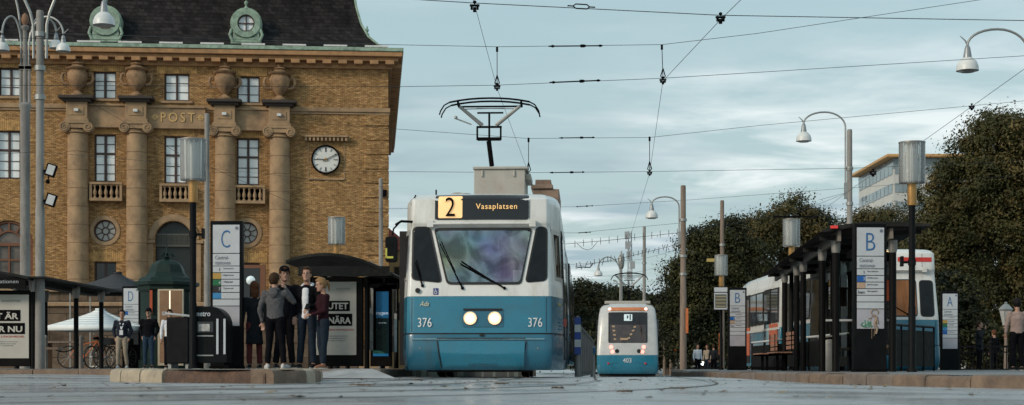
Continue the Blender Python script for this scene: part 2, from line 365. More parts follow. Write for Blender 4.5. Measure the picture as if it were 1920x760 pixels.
# ---------------------------------------------------------------- road and platforms
def zroad(x, y):
    def ss(a, b, t): t = max(0, min(1, (t-a)/(b-a))); return t*t*(3-2*t)
    z = -.24*max(0, min(1, (y-30)/38))
    z += .05*ss(-5.2, -9, x)*ss(14, 24, y)*(1-ss(34, 60, y))
    z -= .025*ss(2.6, 4.2, x)*(1-ss(19, 26, y))
    return z
def m_road():
    m, nt, b = newmat('wet_asphalt'); L = nt.links
    tc = N(nt, 'ShaderNodeTexCoord')
    big = N(nt, 'ShaderNodeTexNoise', Scale=.35, Detail=5., Roughness=.6); L.new(tc.outputs['Object'], big.inputs['Vector'])
    mid = N(nt, 'ShaderNodeTexNoise', Scale=3.2, Detail=8., Roughness=.7); L.new(tc.outputs['Object'], mid.inputs['Vector'])
    fine = N(nt, 'ShaderNodeTexNoise', Scale=60, Detail=4., Roughness=.7); L.new(tc.outputs['Object'], fine.inputs['Vector'])
    cr = N(nt, 'ShaderNodeValToRGB'); e = cr.color_ramp.elements
    e[0].position = .43; e[0].color = (.20, .20, .205, 1); e[1].position = .60; e[1].color = (.38, .385, .385, 1)
    bm0 = N(nt, 'ShaderNodeMath', operation='MULTIPLY_ADD'); L.new(big.outputs['Fac'], bm0.inputs[0]); bm0.inputs[1].default_value = .55; bh = N(nt, 'ShaderNodeMath', operation='MULTIPLY'); bh.inputs[1].default_value = .5; L.new(mid.outputs['Fac'], bh.inputs[0]); L.new(bh.outputs[0], bm0.inputs[2]); L.new(bm0.outputs[0], cr.inputs[0])
    # dark tar seams and patches with their own shape
    vo = N(nt, 'ShaderNodeTexVoronoi', feature='DISTANCE_TO_EDGE', Scale=.33)
    wn = N(nt, 'ShaderNodeTexNoise', Scale=1.2, Detail=4.); L.new(tc.outputs['Object'], wn.inputs['Vector'])
    wv = N(nt, 'ShaderNodeVectorMath', operation='SCALE'); L.new(wn.outputs['Color'], wv.inputs[0]); wv.inputs['Scale'].default_value = 1.2
    va = N(nt, 'ShaderNodeVectorMath', operation='ADD'); L.new(tc.outputs['Object'], va.inputs[0]); L.new(wv.outputs[0], va.inputs[1]); L.new(va.outputs[0], vo.inputs['Vector'])
    se = N(nt, 'ShaderNodeMapRange'); se.inputs['From Min'].default_value = .0; se.inputs['From Max'].default_value = .035; se.inputs['To Min'].default_value = .7; se.inputs['To Max'].default_value = 0
    L.new(vo.outputs['Distance'], se.inputs['Value'])
    bm_ = N(nt, 'ShaderNodeMath', operation='MULTIPLY'); L.new(se.outputs[0], bm_.inputs[0])
    gt = N(nt, 'ShaderNodeMapRange'); gt.inputs['From Min'].default_value = .5; gt.inputs['From Max'].default_value = .6; L.new(big.outputs['Fac'], gt.inputs['Value']); L.new(gt.outputs[0], bm_.inputs[1])
    mx = N(nt, 'ShaderNodeMix', data_type='RGBA'); mx.inputs['B'].default_value = (.05, .030, .026, 1)
    L.new(bm_.outputs[0], mx.inputs['Factor']); L.new(cr.outputs[0], mx.inputs['A']); L.new(mx.outputs['Result'], b.inputs['Base Color'])
    rr = N(nt, 'ShaderNodeMapRange'); rr.inputs['From Min'].default_value = .38; rr.inputs['From Max'].default_value = .62; rr.inputs['To Min'].default_value = .07; rr.inputs['To Max'].default_value = .48
    L.new(big.outputs['Fac'], rr.inputs['Value']); L.new(rr.outputs[0], b.inputs['Roughness'])
    b.inputs['Specular IOR Level'].default_value = .65
    ad = N(nt, 'ShaderNodeMath', operation='MULTIPLY_ADD'); ad.inputs[1].default_value = .35; L.new(fine.outputs['Fac'], ad.inputs[0]); L.new(mid.outputs['Fac'], ad.inputs[2])
    bp = N(nt, 'ShaderNodeBump', Strength=.9, Distance=.028); L.new(ad.outputs[0], bp.inputs['Height']); L.new(bp.outputs[0], b.inputs['Normal'])
    MATS['road'] = m; return m
m_road()
xs = [-900, -300, -120, -60, -40] + [-30 + .75*i for i in range(81)] + [40, 60, 120, 300, 900]
ys = [-60, -20, -5] + [.5*i for i in range(0, 140)] + [72, 80, 100, 140, 220, 400, 900, 2500]
mb = MB(); nx = len(xs)
mb.v = [(x, y, zroad(x, y)) for y in ys for x in xs]
mb.f = [(j*nx+i, j*nx+i+1, (j+1)*nx+i+1, (j+1)*nx+i) for j in range(len(ys)-1) for i in range(nx-1)]; mb.m = [0]*len(mb.f)
struct(mb.build('road', MATS['road'], ang=180))

def smoothpath(pts, n=8):
    out = []; k = len(pts)
    for i in range(k-1):
        p0 = Vector(pts[max(i-1, 0)]); p1 = Vector(pts[i]); p2 = Vector(pts[i+1]); p3 = Vector(pts[min(i+2, k-1)])
        for j in range(n):
            t = j/n; out.append(tuple(.5*((2*p1)+(p2-p0)*t+(2*p0-5*p1+4*p2-p3)*t*t+(3*p1-p0-3*p2+p3)*t**3)))
    out.append(tuple(pts[-1])); return out
m_kerb = mk('granite_kerb', (.16, .112, .078), .8, var=.35, scale=5, bump=.012, bscale=22, dirt=(.08,.055,.045), dirt_amt=.6, dscale=3)
m_kerbp = mk('pale_granite_kerb', (.36, .30, .22), .8, var=.25, scale=5, bump=.012, bscale=22, dirt=(.15,.11,.08), dirt_amt=.5, dscale=3)
m_pave = mk('platform_paving', (.17, .165, .16), .55, var=.25, scale=1.5, bump=.005, bscale=20, dirt=(.08,.075,.07), dirt_amt=.6)
def kerb_run(name, pts, zt, stone=.8, wid=.28, mats=None, r=.035, jit=.008, zb=-.06, flip=1):
    """granite kerb stones laid end to end: each stone a rounded block, small open joints"""
    path = [Vector((p[0], p[1])) for p in pts]; seg = []; tot = 0
    for a, b in zip(path, path[1:]): seg.append((tot, a, b)); tot += (b-a).length
    def at(s):
        s = max(0, min(tot-1e-4, s))
        for t0, a, b in reversed(seg):
            if s >= t0: return a + (b-a)*((s-t0)/max(1e-6, (b-a).length))
    mb = MB(); s = 0; k = 0
    while s < tot-.1:
        l = stone*random.uniform(.75, 1.25); e = min(tot, s+l)
        a, b = at(s+.011), at(e-.011); t = (b-a).normalized(); nrm = Vector((-t.y, t.x))*flip
        dz = random.uniform(-jit, jit); off = random.uniform(-.006, .006); z = zt(a, b) if callable(zt) else zt
        prof = [(0, zb), (0.004, z-r*1.2), (r*.35, z-r*.35), (r*1.2, z), (wid, z), (wid, zb)]
        vs = []; m_ = 5
        for i in range(m_+1):
            q = a + (b-a)*(i/m_)
            for (o, zz) in prof:
                w = random.uniform(-.004, .004) if 0 < i < m_ else 0
                p = q + nrm*(o+off+w); vs.append((p.x, p.y, zz + (dz if zz > 0 else 0) + (w if zz > 0 else 0)))
        n = len(prof); fs = [(i*n+j, (i+1)*n+j, (i+1)*n+j+1, i*n+j+1) for i in range(m_) for j in range(n-1)]
        fs += [tuple(range(n)), tuple(range(m_*n, m_*n+n))[::-1]]
        if flip < 0: fs = [f[::-1] for f in fs]
        mb.add(vs, fs, 1 if (mats and random.random() < .3) else 0); s = e; k += 1
    return struct(mb.build(name, mats or m_kerb, ang=40))
# right platform
RK = smoothpath([(9.5, 11.5), (6.4, 13.2), (4.55, 15.3), (3.85, 18.5), (3.62, 22), (3.62, 27), (3.55, 32), (3.45, 34.5), (4.2, 42), (6.2, 62), (8.5, 80)], 5)
kerb_run('kerb', RK, .10, .8, mats=[m_kerb, mk('grey_granite_kerb', (.17,.13,.105), .8, var=.4, scale=5, bump=.012, bscale=22, dirt=(.06,.045,.04), dirt_amt=.6)], flip=-1, zb=-.5, jit=.012)
pl = MB(); poly = [(x+.26*(1 if i > 4 else .7), y+.2*(1 if i < 10 else 0)) for i, (x, y) in enumerate(RK)] + [(60, 80), (60, 10)]
pl.v = [(x, y, .096) for x, y in poly]; pl.f = [tuple(range(len(poly)))]; pl.m = [0]
o = struct(pl.build('pavement', m_pave))
# left platform
LK = smoothpath([(-60, 36), (-26, 34.5), (-15, 32.5), (-8, 30.4), (-5.6, 28.2), (-4.4, 26.4), (-3.4, 25.5), (-2.35, 25.4), (-2.15, 26.4), (-2.1, 34), (-1.8, 44), (-.6, 62), (1.2, 80)], 5)
kerb_run('kerb', LK, lambda a, b: .15, .9, mats=[m_kerb, m_kerbp], flip=1, zb=-.5)
poly = [(x-.2, y+.2) for x, y in LK] + [(-80, 80), (-80, 36)]
pl = MB(); pl.v = [(x, y, .146) for x, y in poly]; pl.f = [tuple(range(len(poly)))]; pl.m = [0]
struct(pl.build('pavement', m_pave))
# short paved ramp from the left platform down to the track
mb = MB(); mb.add([(-4.4, 26.25, .151), (-4.9, 25.3, .012), (-1.75, 24.2, .012), (-2.2, 25.3, .155), (-4.4, 25.3, -.03), (-1.75, 24.6, -.03)], [(0,1,2,3)])
m_slab = mk('pale_ramp_slab', (.33, .33, .33), .6, var=.25, scale=3, bump=.004)
struct(mb.build('path', m_slab))
# traffic island in the road
IS = smoothpath([(-5.25, 22.5), (-5.2, 20.8), (-4.85, 19.6), (-4.2, 18.6), (-3.3, 17.5), (-2.55, 17.05), (-2.3, 17.3), (-2.25, 18.6), (-2.45, 20.5), (-2.7, 22.5), (-3.4, 24.2), (-4.6, 24.2), (-5.25, 22.5)], 4)
m_kerbd = mk('dark_rough_granite', (.10, .060, .042), .9, var=.5, scale=9, bump=.02, bscale=26, dirt=(.03,.02,.015), dirt_amt=.6, dscale=5)
kerb_run('kerb', IS[4:14], .155, .75, wid=.3, mats=[m_kerbp, m_kerbp], r=.05, jit=.006, zb=-.05, flip=1)
kerb_run('kerb', IS[13:21], .152, 1.5, wid=.3, mats=[m_kerbd, m_kerbd], r=.05, jit=.004, zb=-.05, flip=1)
kerb_run('kerb', IS[20:]+IS[:5], .155, .6, wid=.3, mats=[m_kerbp, m_kerb], r=.05, jit=.006, zb=-.05, flip=1)
mb = MB(); mb.v = [(x*.95-.19, y*.95+1.02, .150) for x, y in IS[:-1]]; mb.f = [tuple(range(len(IS)-1))]; mb.m = [0]
struct(mb.build('traffic_island', m_pave))

# tram tracks: steel rails with a dark groove, set in the road
def rails(name, cl, label=None):
    mb = MB(); cl = smoothpath(cl, 10)
    for sgn in (-1, 1):
        prev = None
        for i in range(len(cl)):
            a = Vector(cl[max(i-1, 0)]); b = Vector(cl[min(i+1, len(cl)-1)]); t = (b-a).normalized(); n = Vector((t.y, -t.x))
            c = Vector(cl[i]) + n*.72*sgn; row = []
            for o, dz in ((-.055, .004), (.015, .004)): p = c+n*o*sgn; row.append((p.x, p.y, zroad(p.x, p.y)+dz))
            for o, dz in ((.015, .003), (.055, .003)): p = c-n*0+n*o*sgn; row.append((p.x, p.y, zroad(p.x, p.y)+dz))
            if prev:
                mb.add([prev[0], prev[1], row[1], row[0]], [(0,1,2,3) if sgn > 0 else (3,2,1,0)], 0)
                mb.add([prev[2], prev[3], row[3], row[2]], [(0,1,2,3) if sgn > 0 else (3,2,1,0)], 1)
            prev = row
    return struct(mb.build(name, [mk('worn_rail_steel', (.30, .29, .28), .3, .9), mk('rail_groove', (.09,.08,.075), .9)]))
rails('tram_track', [(-14, 8.3), (-8, 9.3), (-4.2, 11.2), (-2.2, 14.2), (-1.1, 19), (-.565, 27), (.3, 46), (1.3, 68), (3.2, 110)])
rails('tram_track', [(-13.5, 5.6), (-6, 6.7), (-1.5, 9.6), (.8, 14), (1.75, 20), (2.15, 27), (2.75, 38), (3.7, 53), (4.9, 68), (8.5, 110)])
rails('tram_track', [(9.3, 33), (9.35, 44), (9.4, 55), (9.5, 75)])
# leaves, twigs and pebbles lying on the road
mb = MB()
for i in range(420):
    x, y = random.uniform(-5, 4), random.uniform(8, 27); z = zroad(x, y)
    s = random.uniform(.012, .045); a = random.uniform(0, PI)
    mb.add([(x+s*math.cos(a+k*PI/2)*(1 if k % 2 else .55), y+s*math.sin(a+k*PI/2), z+.004+random.uniform(0, .4)*s) for k in range(4)], [(0,1,2,3)], random.choice((0, 0, 1)))
for x, y, s in ((-1.35, 14.6, .07), (-1.2, 20.5, .06), (.35, 12.5, .04), (1.6, 21, .06), (.75, 10.6, .035), (-.1, 16, .05), (1.25, 12.3, .08)):
    z = zroad(x, y)
    for k in range(5):
        a = random.uniform(0, 2*PI); b = (x+random.uniform(-s, s), y+random.uniform(-s, s)*2)
        mb.bar((b[0]-math.cos(a)*s, b[1]-math.sin(a)*s, z+.012), (b[0]+math.cos(a)*s, b[1]+math.sin(a)*s, z+.02), .012, .008, mi=0)
o = mb.build('leaf_litter', [mk('dead_leaf', (.10, .06, .035), .8), mk('pale_leaf', (.22, .16, .08), .8)], smooth=False)
tag(o, 'small dead leaves and twigs scattered over the wet road', 'litter', kind='stuff')
# manhole cover in the near road
mc = thing('manhole_cover', 'round dark iron manhole cover let into the road in front of the large tram', 'manhole', (.15, 18.5, zroad(.15, 18.5)+.004))
MB().lathe([(.02, .006), (.30, .008), (.31, 0)], n=32, caps=False).build('cover', mk('cast_iron', (.04, .035, .032), .5, .6, bump=.004, bscale=60), mc)
MB().lathe([(.315, 0), (.33, .010), (.37, .010), (.39, 0)], n=32, caps=False).build('rim', m_steel, mc)

# ---------------------------------------------------------------- the post office
DC = 97.0
FO = Vector((X(728, DC), DC, 0)); FA = math.atan(.086)
FD = Vector((math.cos(FA), math.sin(FA), 0))
def fac(px, py):
    a = (px-960)/F
    # point (a*D, D) = FO + u*FD
    # a*(DC+u*sin) = FOx + u*cos
    u = (a*DC - FO.x)/(FD.x - a*FD.y); D = DC + u*FD.y
    return u, HC + (HY-py)*D/F
po = thing('post_office', 'large ochre brick post office with stone columns, urns, a clock and a dark slate roof', 'building', tuple(FO), FA)
def U(px): return fac(px, 400)[0]
def V(px, py): return fac(px, py)[1]
UL = U(-260); ZT = V(728, 118)          # wall top
# openings: (shape, u0, u1, z0, z1)
opens = []
wins_top = [(-95,-52,126,178),(0-2,42,127,180),(175,218,134,185),(308,355,138,189),(444,487,143,193)]
wins_mid = [(-95,-50,243,333),(-5,38,245,335),(177,217,252,341),(308,350,255,344),(444,486,259,347)]
wins_low = [(177,218,491,560),(441,487,493,560),(-95,-50,489,560)]
for l in (wins_top, wins_mid, wins_low):
    for a, b, c, d in l: opens.append(('rect', U(a), U(b), V(a, d), V(a, c)))
rounds = [(197, 433, 21), (463, 437, 21)]
for cx, cy, r in rounds:
    r_ = r*DC/F*.98; u, z = fac(cx, cy); opens.append(('circle', u-r_, u+r_, z-r_, z+r_))
arches = [(-30, 62, 413, 516), (291, 360, 415, 640)]
for a, b, c, d in arches: opens.append(('arch', U(a), U(b), V(a, d), V(a, c)))
REV = .32
def wall_holes(mb, u0, u1, z0, z1, opens, rev, mi=0):
    us = sorted(set([u0, u1] + [o[1] for o in opens] + [o[2] for o in opens])); zs = sorted(set([z0, z1] + [o[3] for o in opens] + [o[4] for o in opens]))
    for i in range(len(us)-1):
        for j in range(len(zs)-1):
            cu, cz = (us[i]+us[i+1])/2, (zs[j]+zs[j+1])/2
            if any(o[1] < cu < o[2] and o[3] < cz < o[4] for o in opens): continue
            mb.add([(us[i], 0, zs[j]), (us[i+1], 0, zs[j]), (us[i+1], 0, zs[j+1]), (us[i], 0, zs[j+1])], [(0,1,2,3)], mi)
    for s, a, b, c, d in opens:
        cx, r = (a+b)/2, (b-a)/2; n = 12
        if s == 'rect': out = [(a,c),(b,c),(b,d),(a,d)]
        elif s == 'circle':
            cz = (c+d)/2; out = [(cx+r*math.cos(2*PI*k/48), cz+r*math.sin(2*PI*k/48)) for k in range(48)]
            for q, (qx, qz) in enumerate(((b,d),(a,d),(a,c),(b,c))):
                arc = [out[(q*12+k) % 48] for k in range(13)]
                for k in range(12): mb.add([(qx,0,qz), (arc[k+1][0],0,arc[k+1][1]), (arc[k][0],0,arc[k][1])], [(0,1,2)], mi)
        else:
            cz = d - r; arc = [(cx+r*math.cos(PI*k/24), cz+r*math.sin(PI*k/24)) for k in range(25)]
            out = [(a,c),(b,c)] + arc
            for k in range(12): mb.add([(b,0,d), (arc[k+1][0],0,arc[k+1][1]), (arc[k][0],0,arc[k][1])], [(0,1,2)], mi)
            for k in range(12, 24): mb.add([(a,0,d), (arc[k+1][0],0,arc[k+1][1]), (arc[k][0],0,arc[k][1])], [(0,1,2)], mi)
        k_ = len(out)
        for k in range(k_):
            p, q = out[k], out[(k+1) % k_]
            if (Vector(p)-Vector(q)).length > 1e-6: mb.add([(p[0],0,p[1]), (p[0],rev,p[1]), (q[0],rev,q[1]), (q[0],0,q[1])], [(0,1,2,3)], mi)
mb = MB(); wall_holes(mb, UL, 0, 0, ZT, opens, REV)
DEP = 42
mb.add([(0,0,0),(0,DEP,0),(0,DEP,ZT),(0,0,ZT)], [(0,1,2,3)]); mb.add([(UL,0,0),(UL,DEP,0),(UL,DEP,ZT),(UL,0,ZT)], [(3,2,1,0)])
mb.add([(UL,DEP,0),(0,DEP,0),(0,DEP,ZT),(UL,DEP,ZT)], [(3,2,1,0)])
mb.build('wall', m_facade, po, smooth=False)
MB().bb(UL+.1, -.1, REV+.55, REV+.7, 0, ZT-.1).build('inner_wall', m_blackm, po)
# quoins at the corner: raised bands of brick
mb = MB(); uq = U(684); z = 0
while z < V(700, 215):
    mb.bb(uq, .035, -.07, .4, z+.05, z+.80); z += .87
mb.build('quoin', m_facade, po, bevel=.015, smooth=False)
# string course, cornice, dentils, gutter
def course(name, px0, u1, py, h, d, mat, y1=.1, **k):
    z1 = V(728, py); return MB().bb(UL if px0 is None else U(px0), u1, -d, y1, z1-h, z1).build(name, mat, po, bevel=.02, **k)
zsc = V(728, 204)
mb = MB().bb(UL, .12, -.16, .2, zsc-.26, zsc).bb(UL, .08, -.08, .2, zsc-.40, zsc-.262); mb.bb(.002, .12, .2, DEP, zsc-.26, zsc)
mb.build('string_course', m_stone, po, bevel=.02)
mb = MB()
OV = .85
mb.bb(UL-.3, OV, -OV, DEP+.3, ZT+.22, ZT+.50).bb(UL-.2, OV-.25, -OV+.25, DEP+.2, ZT-.02, ZT+.218).bb(UL, .22, -.22, DEP, ZT-.42, ZT-.022)
mb.build('cornice', m_stone2, po, bevel=.03)
u = .35; lst = []
while u > UL: lst.append((u-.52, u, -OV+.04, -.2, ZT-.24, ZT+.0)); u -= .94
v = .4
while v < 26: lst.append((.2, OV-.04, v, v+.52, ZT-.24, ZT+.0)); v += .94
boxes('dentil', m_stone2, po, lst, bevel=.02)
mb = MB(); mb.bb(UL-.35, OV+.06, -OV-.06, -OV+.16, ZT+.52, ZT+.74).bb(OV-.16, OV+.06, -OV+.162, DEP, ZT+.52, ZT+.74)
for k in range(16):
    u = OV - k*1.9; mb.bb(u-.05, u, -OV-.075, -OV+.17, ZT+.505, ZT+.755)
mb.build('gutter', m_copper, po, bevel=.02)
# roof: flared mansard
prof = [(0.0, .50), (.55, .72), (1.25, 1.15), (1.9, 1.8), (2.35, 2.7), (2.65, 3.8), (2.85, 5.2), (3.2, 8.5)]
rf = MB(); rows = []
for d, h in prof:
    d0 = -OV+.18+d; rows.append([(UL+d0+.0, d0, ZT+h), (-d0, d0, ZT+h), (-d0, DEP-d0, ZT+h), (UL+d0, DEP-d0, ZT+h)])
for a, b in zip(rows, rows[1:]):
    for i in range(4): rf.add([a[i], a[(i+1) % 4], b[(i+1) % 4], b[i]], [(0,1,2,3)])
rf.add(rows[-1], [(0,1,2,3)])
roof = rf.build('roof', m_slate, po, smooth=False)
mb = MB(); mb.tube([(r[1][0]+.02, r[1][1]-.02, r[1][2]+.02) for r in rows], .07, 6); mb.build('ridge', m_copper, roof)
# snow guards: pale bars just over the gutter
boxes('snow_guard', mk('pale_zinc', (.66,.64,.62), .5, .2), roof, [(U(px), U(px+44), -OV+.72, -OV+.78, ZT+.92, ZT+1.02) for px in range(-163, 735, 77)])
# copper bull's-eye dormers
def dormer(px, py):
    u, z = fac(px, py); yf = .55; z += .25
    pass
    mb = MB(); c = (u, z)
    mb.ring(c, .86, .52, yf-.1, yf+.3, 32).ring(c, .95, .80, yf-.02, yf+.5, 32)
    mb.bb(u-.78, u+.78, yf-.02, yf+.8, z-1.12, z-.62); mb.bb(u-.92, u+.92, yf-.1, yf+.3, z-1.25, z-1.12)
    for s in (-1, 1): mb.tube([(u+s*.80, yf, z-1.1), (u+s*.98, yf, z-.7), (u+s*.86, yf, z-.35)], .09, 8)
    mb.lathe([(.93, yf+.1), (.9, yf+1.9)], (u, 0, z), 32, axis='Y', caps=False)
    mb.lathe([(.02, .86), (.16, .9), (.10, 1.0), (.04, 1.1), (.12, 1.2), (.13, 1.28), (.02, 1.4)], (u, yf+.1, z), 12)

    o = mb.build('dormer', m_copper, roof, ang=40)
    return u, yf, z
for px, py in ((460, 48), (195, 44), (-60, 40)):
    u, yf, z = dormer(px, py)
    g = MB().lathe([(.52, 0), (.01, 0)], (u, yf+.12, z), 28, axis='Y', caps=False)
    g.build('dormer_pane', m_pane, roof, smooth=False)
    f = MB().ring((u, z), .53, .45, yf+.0, yf+.11, 28); f.bb(u-.03, u+.03, yf+.03, yf+.1, z-.46, z+.46).bb(u-.45, u+.45, yf+.025, yf+.09, z-.03, z+.03)
    f.build('dormer_frame', m_winframe, roof)
u, z = fac(691, 80); fin = MB().bb(u-.5, u+.2, 1.2, 2.2, z-.6, z+.4).lathe([(.22, .4), (.10, .55), (.16, .8), (.05, .95), (.12, 1.05), (.02, 1.35)], (u-.1, 1.6, z), 10)
fin.build('finial', m_copper, roof)
# windows
def rwin(u0, u1, z0, z1, cols=2, rowz=(.33, .66), heavy=None, y=REV-.12, mat=None, pane=None):
    mat = mat or m_winframe; w = MB(); t = .09
    w.bb(u0, u1, y-.02, y+.1, z0, z0+t).bb(u0, u1, y-.02, y+.1, z1-t, z1).bb(u0, u0+t, y-.019, y+.099, z0+t, z1-t).bb(u1-t, u1, y-.019, y+.099, z0+t, z1-t)
    cu = (u0+u1)/2; w.bb(cu-.07, cu+.07, y-.04, y+.09, z0+t, z1-t)
    if heavy: zz = z0+(z1-z0)*heavy; w.bb(u0+t, u1-t, y-.035, y+.085, zz-.06, zz+.06)
    for r in rowz: zz = z0+(z1-z0)*r; w.bb(u0+t, u1-t, y+.01, y+.07, zz-.022, zz+.022)
    f = w.build('window', mat, po, bevel=.008)
    p = MB()
    for a, b in ((u0+t*.5, cu-.01), (cu+.01, u1-t*.5)):
        # each casement leans a touch its own way so the panes mirror the sky unevenly
        j = random.uniform(-.03, .03); k = random.uniform(-.02, .02)
        p.add([(a, y+.05+j, z0+.04), (b, y+.05-j, z0+.04), (b, y+.05-j+k, z1-.04), (a, y+.05+j+k, z1-.04)], [(0,1,2,3)])
    p.build('pane', pane or m_pane, f, smooth=False)
    return f
for a, b, c, d in wins_top: rwin(U(a), U(b), V(a, d), V(a, c), rowz=(.33, .66))
for a, b, c, d in wins_mid: rwin(U(a), U(b), V(a, d), V(a, c), rowz=(.18, .37, .80), heavy=.60)
for a, b, c, d in wins_low: rwin(U(a), U(b), V(a, d), V(a, c), rowz=(), pane=m_darkpane)
# flat brick arches (soldier course) above windows and sills
for l, s in ((wins_top, 1), (wins_mid, 1), (wins_low, 0)):
    for a, b, c, d in l:
        u0, u1, z1, z0 = U(a), U(b), V(a, c), V(a, d); n = 18; w = (u1-u0+.9); mb = MB()
        for k in range(n):
            x = u0-.45 + w*k/n; mb.bb(x+.012, x+w/n-.012, -.02, .05, z1+.03, z1+.6+.08*((k*7) % 3 == 0))
        mb.build('window_arch', mk('soldier_brick', (.46, .27, .10), .85, var=.5, scale=3), po, smooth=False)
        if s and l is wins_top: MB().bb(u0-.2, u1+.2, -.12, .1, z0-.16, z0-.01).build('window_sill', m_stone, po, bevel=.015)
for cx, cy, r in rounds:
    u, z = fac(cx, cy); r_ = r*DC/F*.98; y = REV-.15
    w = MB().ring((u, z), r_, r_-.1, y, y+.1, 40).ring((u, z), .24, .17, y+.01, y+.09, 20)
    for k in range(8):
        a = PI/8+k*PI/4; w.bar((u+.2*math.cos(a), y+.05, z+.2*math.sin(a)), (u+(r_-.08)*math.cos(a), y+.05, z+(r_-.08)*math.sin(a)), .05, .05)
    f = w.build('round_window', m_winframe, po); MB().lathe([(r_-.02, 0), (.01, 0)], (u, y+.07, z), 36, axis='Y', caps=False).build('pane', mk('pale_dirty_pane', (.36,.36,.33), .2, var=.3, scale=2), f, smooth=False)
    MB().ring((u, z), r_+.22, r_-.005, -.05, .03, 40).build('round_window_surround', m_stone, po)
# left arched window: oak frame
a, b, c, d = arches[0]; u0, u1, z0, z1 = U(a), U(b), V(a, d), V(a, c); cu = (u0+u1)/2; r = (u1-u0)/2; y = REV-.12; zc = z1-r
w = MB(); 
arc = lambda rr, n=24: [(cu+rr*math.cos(PI*k/n), y, zc+rr*math.sin(PI*k/n)) for k in range(n+1)]
w.tube(arc(r-.09), .09, 6).tube(arc(r*.55), .06, 6)
for x, t in ((u0+.09, .09), (u1-.09, .09), (cu-r*.5, .06), (cu+r*.5, .06), (cu, .05)): w.bar((x, y, z0), (x, y, zc), t*2, .14)
w.bar((u0, y-.02, zc), (u1, y-.02, zc), .16, .18); w.bar((u0, y-.01, (z0+zc)/2), (u1, y-.01, (z0+zc)/2), .1, .1)
for k in range(1, 6): aa = PI*k/6; w.bar((cu+r*.55*math.cos(aa), y, zc+r*.55*math.sin(aa)), (cu+r*.93*math.cos(aa), y, zc+r*.93*math.sin(aa)), .1, .1)
f = w.build('arched_window', m_woodframe, po)
MB().add([(cu+(r-.05)*math.cos(PI*k/24), y+.07, zc+(r-.05)*math.sin(PI*k/24)) for k in range(25)]+[(u0+.05, y+.07, z0), (u1-.05, y+.07, z0)], [tuple(range(27))]).build('pane', mk('brown_reflecting_pane', (.12,.10,.085), .1, var=.4, scale=1.5), f, smooth=False)
# dark arched gateway with pierced grille band
a, b, c, d = arches[1]; u0, u1, z0, z1 = U(a), U(b), V(a, d), V(a, c); cu = (u0+u1)/2; r = (u1-u0)/2; zc = z1-r; y = REV-.05
w = MB(); zb0, zb1 = V(325, 459), V(325, 441)
w.bb(u0, u1, y-.05, y+.05, zb0-.1, zb0).bb(u0, u1, y-.05, y+.05, zb1, zb1+.1)
n = 7
for i in range(n):
    for j in range(2):
        cx, cz = u0+(u1-u0)*(i+.5)/n, zb0+(zb1-zb0)*(j+.5)/2
        w.ring((cx, cz), .135, .085, y-.03, y+.03, 12); w.bar((cx-.16, y, cz-.14), (cx+.16, y, cz+.14), .03, .03); w.bar((cx-.16, y, cz+.14), (cx+.16, y, cz-.14), .03, .03)
w.build('grille_band', mk('oxidised_bronze', (.10,.10,.085), .5, .4), po)
MB().add([(cu+r*math.cos(PI*k/24), y+.16, zc+r*math.sin(PI*k/24)) for k in range(25)]+[(u0, y+.16, z0), (u1, y+.16, z0)], [tuple(range(27))]).build('gateway_door', mk('dark_green_door', (.010,.016,.014), .4), po, smooth=False)
w = MB(); 
for k in range(17): aa = PI*(k+.5)/17; c0 = Vector((cu+(r+.22)*math.cos(aa), 0, zc+(r+.22)*math.sin(aa))); w.box(tuple(c0+Vector((0,-.03,0))), (.40, .14, .27), ry=-aa)
w.bb(u0-.55, u0-.08, -.2, .1, 0, zc-.25).bb(u1+.08, u1+.55, -.2, .1, 0, zc-.25).bb(u0-.7, u0+.02, -.28, .12, zc-.248, zc-.05).bb(u1-.02, u1+.7, -.28, .12, zc-.248, zc-.05)
w.build('arch_surround', m_stone, po, bevel=.015)
